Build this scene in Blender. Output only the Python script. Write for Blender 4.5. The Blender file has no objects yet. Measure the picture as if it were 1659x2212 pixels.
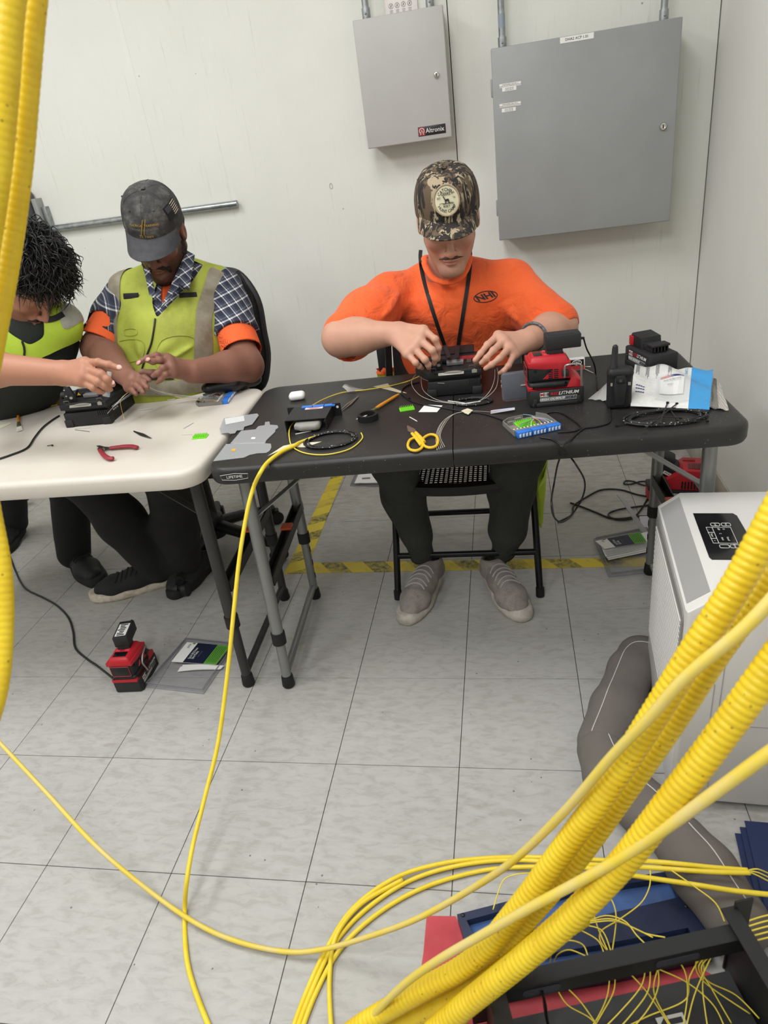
import bpy, bmesh, math, random
import numpy as np
from mathutils import Vector, Matrix, Euler, Quaternion

# ------------------------------------------------------------------ camera, world, lights, exposure
scene = bpy.context.scene
COL = scene.collection
cam_data = bpy.data.cameras.new('camera')
cam = bpy.data.objects.new('camera', cam_data)
COL.objects.link(cam)
cam_data.sensor_fit = 'VERTICAL'
cam_data.sensor_height = 36.0
cam_data.sensor_width = 27.0
cam_data.lens = 1465.98 / 2212 * 36.0
cam_data.clip_start = 0.02
cam.matrix_world = Matrix(((0.9812477, 0.0423174, 0.1880482, 0.1543105),
                           (0.1441197, 0.4867615, -0.8615641, -1.1263850),
                           (-0.1279937, 0.8725093, 0.4715348, 1.3206659),
                           (0, 0, 0, 1)))
cam_data.dof.use_dof = True
cam_data.dof.focus_distance = 1.85
cam_data.dof.aperture_fstop = 5.6
scene.camera = cam

world = bpy.data.worlds.new('world')
scene.world = world
world.use_nodes = True
world.node_tree.nodes['Background'].inputs[0].default_value = (1, 0.985, 0.95, 1)
world.node_tree.nodes['Background'].inputs[1].default_value = 0.05

vs = scene.view_settings
vs.view_transform = 'Standard'
try: vs.look = 'None'
except Exception: pass
vs.gamma = 1.0
vs.use_curve_mapping = False
vs.exposure = -0.2

CEIL = 2.75
LIGHTS = [(-1.75, 0.1), (-0.3, 0.1), (-0.35, -1.6), (-1.7, -1.7)]   # ceiling troffers, x and y of the centres
LPOW = [35.0, 25.0, 38.0, 28.0]
for (lx, ly), lw in zip(LIGHTS, LPOW):
    ld = bpy.data.lights.new('troffer_light', 'AREA')
    ld.shape = 'RECTANGLE'; ld.size = 0.56; ld.size_y = 1.16
    ld.energy = lw
    ld.color = (0.97, 0.985, 1.0)
    lo = bpy.data.objects.new('troffer_light', ld)
    lo.location = (lx, ly, CEIL - 0.035)
    COL.objects.link(lo)

# ------------------------------------------------------------------ materials
def lin(c):
    if isinstance(c, str):
        c = c.lstrip('#'); c = [int(c[i:i+2], 16) / 255 for i in (0, 2, 4)]
    return tuple(((x / 12.92) if x <= 0.04045 else ((x + 0.055) / 1.055) ** 2.4) for x in c[:3]) + (1.0,)

MATS = {}
class NT:
    def __init__(s, m):
        s.t = m.node_tree; s.n = s.t.nodes; s.bsdf = s.n['Principled BSDF']
    def new(s, ty, **kw):
        x = s.n.new(ty)
        for k, v in kw.items(): setattr(x, k, v)
        return x
    def link(s, a, b): s.t.links.new(a, b)
    def noise(s, scale, detail=3, rough=0.55, vec=None, dist=0):
        x = s.new('ShaderNodeTexNoise'); x.inputs['Scale'].default_value = scale
        x.inputs['Detail'].default_value = detail; x.inputs['Roughness'].default_value = rough
        x.inputs['Distortion'].default_value = dist
        s.link(vec if vec is not None else s.coord(), x.inputs['Vector']); return x.outputs['Fac']
    def coord(s, kind='Object', scale=None, rot=None):
        c = s.new('ShaderNodeTexCoord').outputs[kind]
        if scale or rot:
            m = s.new('ShaderNodeMapping')
            if scale: m.inputs['Scale'].default_value = scale
            if rot: m.inputs['Rotation'].default_value = rot
            s.link(c, m.inputs['Vector']); c = m.outputs['Vector']
        return c
    def ramp(s, fac, stops, interp='LINEAR'):
        r = s.new('ShaderNodeValToRGB'); r.color_ramp.interpolation = interp
        e = r.color_ramp.elements
        while len(e) < len(stops): e.new(0.5)
        for el, (p, c) in zip(e, stops):
            el.position = p; el.color = lin(c) if not isinstance(c, (int, float)) else (c, c, c, 1)
        s.link(fac, r.inputs['Fac']); return r.outputs['Color']
    def mix(s, fac, a, b, mode='MIX'):
        x = s.new('ShaderNodeMix', data_type='RGBA', blend_type=mode)
        for sock, v in ((x.inputs[0], fac), (x.inputs[6], a), (x.inputs[7], b)):
            if hasattr(v, 'links'): s.link(v, sock)
            elif isinstance(v, (int, float)): sock.default_value = v
            else: sock.default_value = lin(v)
        return x.outputs[2]
    def math(s, op, a, b=0.0):
        x = s.new('ShaderNodeMath', operation=op)
        for sock, v in ((x.inputs[0], a), (x.inputs[1], b)):
            if hasattr(v, 'links'): s.link(v, sock)
            else: sock.default_value = v
        return x.outputs[0]
    def sep(s, vec):
        x = s.new('ShaderNodeSeparateXYZ'); s.link(vec, x.inputs[0]); return x.outputs
    def bump(s, h, strength=0.3, dist=0.002):
        b = s.new('ShaderNodeBump'); b.inputs['Strength'].default_value = strength
        b.inputs['Distance'].default_value = dist
        s.link(h, b.inputs['Height']); s.link(b.outputs[0], s.bsdf.inputs['Normal'])

def mat(name, col, rough=0.5, metal=0.0, col2=None, nscale=30.0, lo=0.35, hi=0.65, bump=0.0, bscale=300.0, bdist=0.001,
        coat=0.0, trans=0.0, ior=1.45, alpha=1.0, emit=None, estr=0.0, spec=0.5, sss=0.0, fn=None, stretch=None, sheen=0.0):
    if name in MATS: return MATS[name]
    m = bpy.data.materials.new(name); m.use_nodes = True
    t = NT(m); b = t.bsdf
    b.inputs['Base Color'].default_value = lin(col)
    m.diffuse_color = lin(col)
    b.inputs['Roughness'].default_value = rough
    b.inputs['Metallic'].default_value = metal
    b.inputs['Coat Weight'].default_value = coat
    b.inputs['Transmission Weight'].default_value = trans
    b.inputs['IOR'].default_value = ior
    b.inputs['Alpha'].default_value = alpha
    b.inputs['Specular IOR Level'].default_value = spec
    b.inputs['Sheen Weight'].default_value = sheen
    if sss:
        b.inputs['Subsurface Weight'].default_value = sss
        b.inputs['Subsurface Radius'].default_value = (0.012, 0.005, 0.003)
        b.inputs['Subsurface Scale'].default_value = 0.5
    if emit:
        b.inputs['Emission Color'].default_value = lin(emit); b.inputs['Emission Strength'].default_value = estr
    if col2 is not None:
        f = t.noise(nscale, 4, 0.6, t.coord(scale=stretch) if stretch else None)
        t.link(t.ramp(f, [(lo, col), (hi, col2)]), b.inputs['Base Color'])
    if bump: t.bump(t.noise(bscale, 3), bump, bdist)
    if fn: fn(t)
    MATS[name] = m
    return m

# ------------------------------------------------------------------ mesh building
FRAME = {}
def V(*a): return Vector(a if len(a) > 1 else a[0])
def frame_from(o, ux, uy):
    ux = V(ux).normalized(); uy = V(uy); uz = ux.cross(uy).normalized(); uy = uz.cross(ux).normalized()
    m = Matrix((ux, uy, uz)).transposed().to_4x4(); m.translation = V(o); return m
def tr(loc=(0, 0, 0), rz=0.0, rx=0.0, ry=0.0):
    return Matrix.Translation(V(loc)) @ Euler((rx, ry, rz)).to_matrix().to_4x4()

def tag(o, label=None, cat=None, group=None, kind=None):
    if label: o['label'] = label
    if cat: o['category'] = cat
    if group: o['group'] = group
    if kind: o['kind'] = kind
    return o
def thing(name, label, cat, loc=(0, 0, 0), rz=0.0, group=None, rx=0.0, ry=0.0, m=None, kind=None):
    o = bpy.data.objects.new(name, None); COL.objects.link(o)
    o.empty_display_size = 0.02
    if m is None: m = tr(loc, rz, rx, ry)
    o.matrix_basis = m
    FRAME[o.name] = m.copy()
    return tag(o, label, cat, group, kind)

def smooth_path(pts, per=8, closed=False):
    p = [V(q) for q in pts]; n = len(p); out = []
    if n < 3: return p
    rng = range(n) if closed else range(n - 1)
    for i in rng:
        if closed: a, b, c, d = p[(i-1) % n], p[i], p[(i+1) % n], p[(i+2) % n]
        else: a, b, c, d = p[max(i-1, 0)], p[i], p[i+1], p[min(i+2, n-1)]
        # centripetal-ish tangents
        for k in range(per):
            t = k / per
            t2, t3 = t*t, t*t*t
            m1 = (c - a) * 0.5; m2 = (d - b) * 0.5
            L = (c - b).length
            for mm in (m1, m2):
                if mm.length > L * 1.2 and mm.length > 0: mm *= L * 1.2 / mm.length
            out.append(b*(2*t3-3*t2+1) + m1*(t3-2*t2+t) + c*(-2*t3+3*t2) + m2*(t3-t2))
    if not closed: out.append(p[-1])
    return out

class MB:
    def __init__(s): s.bm = bmesh.new(); s.mi = 0
    def _fin(s, geom_faces):
        for f in geom_faces: f.material_index = s.mi
    def box(s, c, size, m=None, bev=0.0, seg=2, taper=None):
        x, y, z = [d / 2 for d in size]
        vs_ = [V(a*x, b*y, d*z) for a in (-1, 1) for b in (-1, 1) for d in (-1, 1)]
        if taper:
            for v in vs_:
                if v.z > 0: v.x *= taper[0]; v.y *= taper[1]
        tmp = bmesh.new()
        bv = [tmp.verts.new(v) for v in vs_]
        for q in ((0,1,3,2),(4,6,7,5),(0,4,5,1),(2,3,7,6),(0,2,6,4),(1,5,7,3)): tmp.faces.new([bv[i] for i in q])
        if bev > 0:
            bmesh.ops.bevel(tmp, geom=tmp.edges[:], offset=bev, segments=seg, profile=0.5, affect='EDGES', clamp_overlap=True)
        mm = Matrix.Translation(V(c)) if m is None else (m @ Matrix.Translation(V(c)))
        s.absorb(tmp, mm)
        return s
    def absorb(s, tmp, mm=None):
        if mm is not None: bmesh.ops.transform(tmp, matrix=mm, verts=tmp.verts[:])
        mp = {}
        for v in tmp.verts: mp[v] = s.bm.verts.new(v.co)
        for f in tmp.faces:
            try: g = s.bm.faces.new([mp[v] for v in f.verts]); g.material_index = s.mi
            except ValueError: pass
        tmp.free()
    def ring(s, c, ux, uy, rx, ry, n, ph=0.0):
        return [s.bm.verts.new(c + ux*(rx*math.cos(2*math.pi*i/n+ph)) + uy*(ry*math.sin(2*math.pi*i/n+ph))) for i in range(n)]
    def bridge(s, a, b):
        n = len(a)
        for i in range(n):
            f = s.bm.faces.new((a[i], a[(i+1) % n], b[(i+1) % n], b[i])); f.material_index = s.mi
    def cap(s, a, flip=False):
        f = s.bm.faces.new(a[::-1] if flip else a); f.material_index = s.mi
    def tube(s, pts, r, n=8, caps=True, closed=False, up=None, flat=1.0):
        p = [V(q) for q in pts]; N = len(p)
        rr = r if isinstance(r, (list, tuple, np.ndarray)) else [r] * N
        prev = None; rings = []
        for i in range(N):
            if closed: d = p[(i+1) % N] - p[i-1]
            else: d = p[min(i+1, N-1)] - p[max(i-1, 0)]
            if d.length < 1e-9: d = V(0, 0, 1)
            d.normalize()
            if prev is None:
                h = V(up) if up else (V(0, 0, 1) if abs(d.z) < 0.9 else V(1, 0, 0))
                ux = (h - d * h.dot(d)).normalized()
            else:
                ux = prev - d * prev.dot(d)
                ux = ux.normalized() if ux.length > 1e-6 else prev
            prev = ux; uy = d.cross(ux)
            rings.append(s.ring(p[i], ux, uy, rr[i]*flat, rr[i], n))
        for i in range(N - 1): s.bridge(rings[i], rings[i+1])
        if closed: s.bridge(rings[-1], rings[0])
        elif caps: s.cap(rings[0], True); s.cap(rings[-1])
        return s
    def cyl(s, a, b, r, r2=None, n=16): return s.tube([a, b], [r, r if r2 is None else r2], n)
    def lathe(s, prof, m=None, n=24):
        m = m or Matrix.Identity(4)
        rings = []
        for (r, z) in prof:
            rings.append([s.bm.verts.new(m @ V(r*math.cos(2*math.pi*i/n), r*math.sin(2*math.pi*i/n), z)) for i in range(n)])
        for i in range(len(rings)-1): s.bridge(rings[i], rings[i+1])
        if prof[0][0] > 1e-5: s.cap(rings[0], True)
        if prof[-1][0] > 1e-5: s.cap(rings[-1])
        return s
    def prism(s, poly, h, m=None, bev=0.0, z0=0.0):
        m = m or Matrix.Identity(4)
        tmp = bmesh.new()
        a = [tmp.verts.new((x, y, z0)) for x, y in poly]; b = [tmp.verts.new((x, y, z0+h)) for x, y in poly]
        n = len(poly)
        tmp.faces.new(a[::-1]); tmp.faces.new(b)
        for i in range(n): tmp.faces.new((a[i], a[(i+1) % n], b[(i+1) % n], b[i]))
        bmesh.ops.recalc_face_normals(tmp, faces=tmp.faces[:])
        if bev > 0:
            bmesh.ops.bevel(tmp, geom=[e for e in tmp.edges if abs(e.verts[0].co.z-e.verts[1].co.z) < 1e-9], offset=bev, segments=2, profile=0.5, affect='EDGES', clamp_overlap=True)
        s.absorb(tmp, m); return s
    def ball(s, c, r, n=12, m=None):
        tmp = bmesh.new(); bmesh.ops.create_uvsphere(tmp, u_segments=n, v_segments=max(6, n*2//3), radius=1.0)
        rr = r if isinstance(r, (tuple, list)) else (r, r, r)
        mm = Matrix.Translation(V(c)) @ Matrix.Diagonal((*rr, 1))
        s.absorb(tmp, (m @ mm) if m is not None else mm); return s
    def grid(s, fn, nu, nv, closed_u=False):
        g = [[s.bm.verts.new(V(fn(i / (nu if closed_u else nu-1), j / (nv-1)))) for j in range(nv)] for i in range(nu)]
        for i in range(nu if closed_u else nu-1):
            for j in range(nv-1):
                f = s.bm.faces.new((g[i][j], g[(i+1) % nu][j], g[(i+1) % nu][j+1], g[i][j+1])); f.material_index = s.mi
        return g
    def thicken(s, t):
        bmesh.ops.recalc_face_normals(s.bm, faces=s.bm.faces[:])
        bmesh.ops.solidify(s.bm, geom=s.bm.faces[:], thickness=t)
        return s
    def done(s, name, mats, parent=None, world=False, angle=35, recalc=True):
        if recalc: bmesh.ops.recalc_face_normals(s.bm, faces=s.bm.faces[:])
        me = bpy.data.meshes.new(name)
        o = bpy.data.objects.new(name, me)
        if parent is not None:
            F = FRAME[parent.name]
            if world: bmesh.ops.transform(s.bm, matrix=F.inverted(), verts=s.bm.verts[:])
        else:
            co = [v.co for v in s.bm.verts]
            lo = V(min(c.x for c in co), min(c.y for c in co), min(c.z for c in co)); hi = V(max(c.x for c in co), max(c.y for c in co), max(c.z for c in co))
            base = V((lo.x+hi.x)/2, (lo.y+hi.y)/2, lo.z)
            bmesh.ops.translate(s.bm, vec=-base, verts=s.bm.verts[:])
            o.location = base; F = Matrix.Translation(base)
        s.bm.to_mesh(me); s.bm.free()
        fin(o, me, mats, parent, F, angle); return o

def fin(o, me, mats, parent, F, angle=35):
    for m in (mats if isinstance(mats, (list, tuple)) else [mats]): me.materials.append(m)
    if angle:
        me.polygons.foreach_set('use_smooth', [True] * len(me.polygons))
        if angle < 180: me.set_sharp_from_angle(angle=math.radians(angle))
    COL.objects.link(o)
    if parent is not None: o.parent = parent
    FRAME[o.name] = F
    return o

def struct(o): o['kind'] = 'structure'; return o
def dup(root, m=None, label=None, group=None):
    def cp(o, parent):
        c = o.copy(); COL.objects.link(c)
        if parent is not None: c.parent = parent
        for ch in list(o.children): cp(ch, c)
        return c
    r = cp(root, None)
    if m is not None: r.matrix_basis = m; FRAME[r.name] = m.copy()
    if label: r['label'] = label
    if group: r['group'] = group
    return r

def text(body, size, m, material, parent=None, depth=0.0004, name='lettering', align='CENTER', world=True, bend=None, shear=0.0, bold=0.0, squeeze=1.0):
    """flat printed lettering: frame m gives origin, reading direction (x), up (y), out (z)"""
    cu = bpy.data.curves.new(name, 'FONT'); cu.body = body; cu.size = size; cu.align_x = align; cu.align_y = 'CENTER'
    cu.resolution_u = 2; cu.shear = shear; cu.offset = bold * size
    tmp = bpy.data.objects.new(name, cu)
    me = bpy.data.meshes.new_from_object(tmp)
    bpy.data.objects.remove(tmp)
    b = bmesh.new(); b.from_mesh(me); bpy.data.meshes.remove(me)
    for v in b.verts:
        x, y = v.co.x * squeeze, v.co.y
        if bend:      # bend = function (x, y) -> point in frame
            x, y, z = bend(x, y); v.co = V(x, y, z + depth)
        else: v.co = V(x, y, depth)
    s = MB(); s.bm.free(); s.bm = b
    bmesh.ops.transform(b, matrix=m, verts=b.verts[:])
    return s.done(name, material, parent, world=world, angle=0, recalc=False)

# ------------------------------------------------------------------ smooth solids (signed distance, surface nets)
class SDF:
    def __init__(s, vox=0.005): s.p = []; s.vox = vox
    def cone(s, a, b, ra, rb, k=0.02, op='u', sq=None):
        s.p.append(('c', np.array(a, float), np.array(b, float), ra, rb, k, op, sq)); return s
    def chain(s, pts, rads, k=0.02, op='u', sq=None):
        for i in range(len(pts)-1): s.cone(pts[i], pts[i+1], rads[i], rads[i+1], k, op, sq)
        return s
    def ell(s, c, r, rot=None, k=0.02, op='u'):
        r = np.array(r, float) if np.ndim(r) else np.array([r, r, r], float)
        Rm = np.eye(3) if rot is None else np.array(rot, float)      # rows = local axes
        s.p.append(('e', np.array(c, float), r, Rm, k, op)); return s
    def box(s, c, h, rot=None, rnd=0.005, k=0.01, op='u'):
        Rm = np.eye(3) if rot is None else np.array(rot, float)
        s.p.append(('b', np.array(c, float), np.array(h, float), Rm, rnd, k, op)); return s
    def plane(s, o, n, k=0.004):        # keep the side the normal points away from
        n = np.array(n, float); n /= np.linalg.norm(n)
        s.p.append(('p', np.array(o, float), n, k)); return s
    def bounds(s):
        lo, hi = [], []
        for q in s.p:
            op = q[6] if q[0] in 'cb' else (q[5] if q[0] == 'e' else 's')
            if op != 'u': continue
            if q[0] == 'c': r = max(q[3], q[4]); r *= (1 if q[7] is None else max(1, q[7][1])); lo.append(np.minimum(q[1], q[2])-r); hi.append(np.maximum(q[1], q[2])+r)
            elif q[0] == 'e': r = q[2].max(); lo.append(q[1]-r); hi.append(q[1]+r)
            elif q[0] == 'b': r = np.linalg.norm(q[2]) + q[4]; lo.append(q[1]-r); hi.append(q[1]+r)
        return np.min(lo, 0), np.max(hi, 0)
    def field(s, noise=None):
        h = s.vox; lo, hi = s.bounds(); lo = lo - 4*h; hi = hi + 4*h
        n = np.ceil((hi-lo)/h).astype(int) + 1
        F = np.full(n, 0.2, np.float32)
        ax = [lo[i] + h*np.arange(n[i]) for i in range(3)]
        for q in s.p:
            if q[0] == 'p':
                d = sum(((ax[i]-q[1][i])*q[2][i]).reshape([-1 if j == i else 1 for j in range(3)]) for i in range(3))
                F = np.maximum(F, d.astype(np.float32)); continue
            if q[0] == 'c': r = max(q[3], q[4]) * (1 if q[7] is None else max(1, q[7][1])); l, u = np.minimum(q[1], q[2])-r, np.maximum(q[1], q[2])+r; k, op = q[5], q[6]
            elif q[0] == 'e': r = q[2].max(); l, u = q[1]-r, q[1]+r; k, op = q[4], q[5]
            else: r = np.linalg.norm(q[2])+q[4]; l, u = q[1]-r, q[1]+r; k, op = q[5], q[6]
            mg = k + 4*h
            i0 = np.clip(np.floor((l-mg-lo)/h).astype(int), 0, n-1); i1 = np.clip(np.ceil((u+mg-lo)/h).astype(int)+1, 1, n)
            if (i1 <= i0).any(): continue
            X = ax[0][i0[0]:i1[0]].astype(np.float32)[:, None, None]; Y = ax[1][i0[1]:i1[1]].astype(np.float32)[None, :, None]; Z = ax[2][i0[2]:i1[2]].astype(np.float32)[None, None, :]
            if q[0] == 'c':
                a, b, ra, rb, sq = q[1], q[2], q[3], q[4], q[7]
                px, py, pz = X-a[0], Y-a[1], Z-a[2]
                ba = (b-a)
                if sq is not None:
                    u_ = np.array(sq[0], float); u_ /= np.linalg.norm(u_); sc = 1.0/sq[1]
                    dt = px*u_[0]+py*u_[1]+pz*u_[2]
                    px, py, pz = px+dt*(sc-1)*u_[0], py+dt*(sc-1)*u_[1], pz+dt*(sc-1)*u_[2]
                    ba = ba + (ba@u_)*(sc-1)*u_
                L2 = float(ba@ba) + 1e-12
                t = np.clip((px*ba[0]+py*ba[1]+pz*ba[2])/L2, 0, 1)
                d = np.sqrt((px-t*ba[0])**2+(py-t*ba[1])**2+(pz-t*ba[2])**2) - (ra+(rb-ra)*t)
            elif q[0] == 'e':
                c, r_, Rm = q[1], q[2], q[3]
                px, py, pz = X-c[0], Y-c[1], Z-c[2]
                L = [(px*Rm[i][0]+py*Rm[i][1]+pz*Rm[i][2])/r_[i] for i in range(3)]
                k0 = np.sqrt(L[0]**2+L[1]**2+L[2]**2)
                k1 = np.sqrt((L[0]/r_[0])**2+(L[1]/r_[1])**2+(L[2]/r_[2])**2)+1e-9
                d = k0*(k0-1)/k1
            else:
                c, hh, Rm, rnd = q[1], q[2], q[3], q[4]
                px, py, pz = X-c[0], Y-c[1], Z-c[2]
                L = [np.abs(px*Rm[i][0]+py*Rm[i][1]+pz*Rm[i][2])-hh[i]+rnd for i in range(3)]
                d = np.sqrt(np.maximum(L[0], 0)**2+np.maximum(L[1], 0)**2+np.maximum(L[2], 0)**2) + np.minimum(np.maximum(L[0], np.maximum(L[1], L[2])), 0) - rnd
            d = d.astype(np.float32)
            S = F[i0[0]:i1[0], i0[1]:i1[1], i0[2]:i1[2]]
            if op == 'u': w = np.maximum(k-np.abs(S-d), 0)/max(k, 1e-6); R_ = np.minimum(S, d)-w*w*k*0.25
            else: w = np.maximum(k-np.abs(S+d), 0)/max(k, 1e-6); R_ = np.maximum(S, -d)+w*w*k*0.25
            F[i0[0]:i1[0], i0[1]:i1[1], i0[2]:i1[2]] = R_
        if noise is not None:
            m = np.abs(F) < 0.03
            idx = np.nonzero(m)
            P = np.stack([lo[i]+h*idx[i] for i in range(3)], 1)
            F[m] = F[m] + noise(P).astype(np.float32)
        return F, lo
    def mesh(s, noise=None, relax=1):
        F, lo = s.field(noise); h = s.vox
        F[[0, -1]] = 0.2; F[:, [0, -1]] = 0.2; F[:, :, [0, -1]] = 0.2
        ins = F < 0
        c = np.zeros([d-1 for d in F.shape], np.int8)
        for i in (0, 1):
            for j in (0, 1):
                for k in (0, 1): c += ins[i:i+c.shape[0], j:j+c.shape[1], k:k+c.shape[2]]
        act = (c > 0) & (c < 8)
        ci = np.argwhere(act); idm = np.full(act.shape, -1, np.int64); idm[act] = np.arange(len(ci))
        # vertex = mean of edge crossings
        acc = np.zeros((len(ci), 3)); cnt = np.zeros(len(ci))
        corners = [(i, j, k) for i in (0, 1) for j in (0, 1) for k in (0, 1)]
        val = {q: F[ci[:, 0]+q[0], ci[:, 1]+q[1], ci[:, 2]+q[2]].astype(float) for q in corners}
        for a in corners:
            for ax in range(3):
                if a[ax]: continue
                b = list(a); b[ax] = 1; b = tuple(b)
                va, vb = val[a], val[b]; m = (va < 0) != (vb < 0)
                t = va[m]/(va[m]-vb[m])
                pt = np.tile(np.array(a, float), (m.sum(), 1)); pt[:, ax] = t
                acc[m] += pt; cnt[m] += 1
        vtx = lo + h*(ci + acc/cnt[:, None])
        quads = []
        for ax in range(3):
            o1, o2 = [(1, 2), (2, 0), (0, 1)][ax]
            sl0 = [slice(1, -1)]*3; sl1 = [slice(1, -1)]*3
            sl0[ax] = slice(0, -1); sl1[ax] = slice(1, None)
            A = ins[tuple(sl0)]; Bq = ins[tuple(sl1)]
            e = np.argwhere(A != Bq)
            if not len(e): continue
            flip = A[tuple(e.T)]
            base = e.copy()
            for q in range(3):
                if q != ax: base[:, q] += 1
            def cell(d1, d2):
                g = base.copy(); g[:, o1] -= d1; g[:, o2] -= d2; return idm[tuple(g.T)]
            q4 = np.stack([cell(1, 1), cell(0, 1), cell(0, 0), cell(1, 0)], 1)
            q4[~flip] = q4[~flip][:, ::-1]
            quads.append(q4)
        Q = np.concatenate(quads); Q = Q[(Q >= 0).all(1)]
        for _ in range(relax):
            E = np.concatenate([Q[:, [0, 1]], Q[:, [1, 2]], Q[:, [2, 3]], Q[:, [3, 0]]])
            sm = np.zeros_like(vtx); n_ = np.zeros(len(vtx))
            for ax in range(3):
                sm[:, ax] = np.bincount(E[:, 0], vtx[E[:, 1], ax], len(vtx)) + np.bincount(E[:, 1], vtx[E[:, 0], ax], len(vtx))
            n_ = np.bincount(E[:, 0], minlength=len(vtx)) + np.bincount(E[:, 1], minlength=len(vtx))
            vtx = vtx*0.5 + 0.5*sm/np.maximum(n_, 1)[:, None]
        return vtx, Q

def raw_obj(name, meshes, mats, parent=None, color=None, angle=180):
    """meshes: list of (verts, quads) in world coordinates joined into one mesh; color(P)->rgb per vertex (linear)"""
    vs_, fs, off, mi = [], [], 0, []
    for i, mq in enumerate(meshes):
        v, q = mq[0], mq[1]
        vs_.append(v); fs.append(q+off); off += len(v); mi += [mq[2] if len(mq) > 2 else 0]*len(q)
    v = np.concatenate(vs_); q = np.concatenate(fs)
    me = bpy.data.meshes.new(name); o = bpy.data.objects.new(name, me)
    if parent is not None: F = FRAME[parent.name]
    else:
        base = V((v[:, 0].min()+v[:, 0].max())/2, (v[:, 1].min()+v[:, 1].max())/2, v[:, 2].min()); F = Matrix.Translation(base); o.location = base
    iv = np.array(F.inverted())
    lv = v @ iv[:3, :3].T + iv[:3, 3]
    me.vertices.add(len(lv)); me.vertices.foreach_set('co', lv.astype(np.float32).ravel())
    me.loops.add(len(q)*4); me.loops.foreach_set('vertex_index', q.astype(np.int32).ravel())
    me.polygons.add(len(q)); me.polygons.foreach_set('loop_start', np.arange(0, len(q)*4, 4, dtype=np.int32))
    try: me.polygons.foreach_set('loop_total', np.full(len(q), 4, np.int32))
    except Exception: pass
    me.polygons.foreach_set('material_index', np.array(mi, np.int32))
    me.update(calc_edges=True); me.validate()
    if color is not None:
        at = me.color_attributes.new('tint', 'FLOAT_COLOR', 'POINT')
        c = np.ones((len(v), 4), np.float32); c[:, :3] = color(v)
        at.data.foreach_set('color', c.ravel())
    fin(o, me, mats, parent, F, angle)
    return o

# ------------------------------------------------------------------ the room
YB, XR = 1.805, 0.905
T = 0.3048
def pos_coord(t): return t.new('ShaderNodeNewGeometry').outputs['Position']
def scaled(t, vec, s):
    m = t.new('ShaderNodeMapping'); m.inputs['Scale'].default_value = s; t.link(vec, m.inputs['Vector']); return m.outputs['Vector']
def tile_fn(t):
    p = pos_coord(t)
    f1 = t.noise(42, 5, 0.62, scaled(t, p, (0.55, 1.5, 1)), 0.6)
    base = t.ramp(f1, [(0.40, '#a5a29d'), (0.47, '#aba9a4'), (0.60, '#b0aea9')])
    f2 = t.noise(2.6, 4, 0.65, p)                        # trodden-in grime
    f3 = t.noise(26, 5, 0.7, scaled(t, p, (0.6, 1.6, 1)))
    g = t.math('MULTIPLY', t.ramp(f2, [(0.48, 0.0), (0.75, 1.0)]), t.ramp(f3, [(0.46, 0.0), (0.66, 1.0)]))
    # the walked-on strip by the wall is browner
    sy = t.sep(p)[1]
    w = t.new('ShaderNodeMapRange'); w.inputs[1].default_value = 0.85; w.inputs[2].default_value = 1.5; t.link(sy, w.inputs[0])
    c = t.mix(t.math('MULTIPLY', g, 0.55), base, '#7d786f')
    g2 = t.math('MULTIPLY', w.outputs[0], t.ramp(f3, [(0.42, 0.0), (0.62, 1.0)]))
    c = t.mix(t.math('MULTIPLY', g2, 0.5), c, '#94897a')
    sp = t.new('ShaderNodeTexVoronoi'); sp.inputs['Scale'].default_value = 34; t.link(p, sp.inputs['Vector'])
    dn = t.noise(9, 1, 0.5, p)
    dots = t.math('MULTIPLY', t.math('LESS_THAN', sp.outputs['Distance'], 0.075), t.math('GREATER_THAN', dn, 0.6))
    c = t.mix(t.math('MULTIPLY', dots, 0.75), c, '#4a4742')
    t.link(c, t.bsdf.inputs['Base Color'])
    r = t.ramp(f1, [(0.3, 0.36), (0.7, 0.46)]); t.link(r, t.bsdf.inputs['Roughness'])
    t.bump(f3, 0.04, 0.0008)
m_tile = mat('vinyl_tile', '#b4b2ad', 0.4, fn=tile_fn, spec=0.35)
m_joint = mat('tile_joint', '#34322e', 0.9)

def wall_fn(t):
    p = pos_coord(t)
    f = t.noise(1.4, 4, 0.6, p)
    c = t.ramp(f, [(0.35, '#dfdfd6'), (0.6, '#e5e4dd')])
    st = t.noise(16, 4, 0.7, scaled(t, p, (5.0, 5.0, 0.22)))
    c = t.mix(t.math('MULTIPLY', t.ramp(st, [(0.62, 0.0), (0.78, 1.0)]), 0.35), c, '#a9a897')
    v = t.new('ShaderNodeTexVoronoi'); v.inputs['Scale'].default_value = 7.5; t.link(p, v.inputs['Vector'])
    c = t.mix(t.math('MULTIPLY', t.math('LESS_THAN', v.outputs['Distance'], 0.026), 0.7), c, '#77766a')
    t.link(c, t.bsdf.inputs['Base Color'])
    t.bump(t.math('ADD', t.noise(55, 4, 0.6, scaled(t, p, (1.6, 1.6, 0.5))), t.math('MULTIPLY', st, 0.7)), 0.22, 0.003)
m_wall = mat('painted_plywood', '#dedcd2', 0.55, fn=wall_fn, spec=0.3)
def wall2_fn(t):
    p = pos_coord(t)
    c = t.ramp(t.noise(1.8, 4, 0.6, p), [(0.35, '#e2e1da'), (0.65, '#e7e6e0')])
    v = t.new('ShaderNodeTexVoronoi'); v.inputs['Scale'].default_value = 9.0; t.link(p, v.inputs['Vector'])
    c = t.mix(t.math('MULTIPLY', t.math('LESS_THAN', v.outputs['Distance'], 0.02), 0.5), c, '#8d8a80')
    t.link(c, t.bsdf.inputs['Base Color'])
    t.bump(t.noise(70, 3, 0.6, p), 0.1, 0.002)
m_wall2 = mat('painted_drywall', '#d8d6ce', 0.6, fn=wall2_fn, spec=0.3)
m_base = mat('vinyl_base', '#b9b4a8', 0.5, col2='#a29d90', nscale=9)
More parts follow.
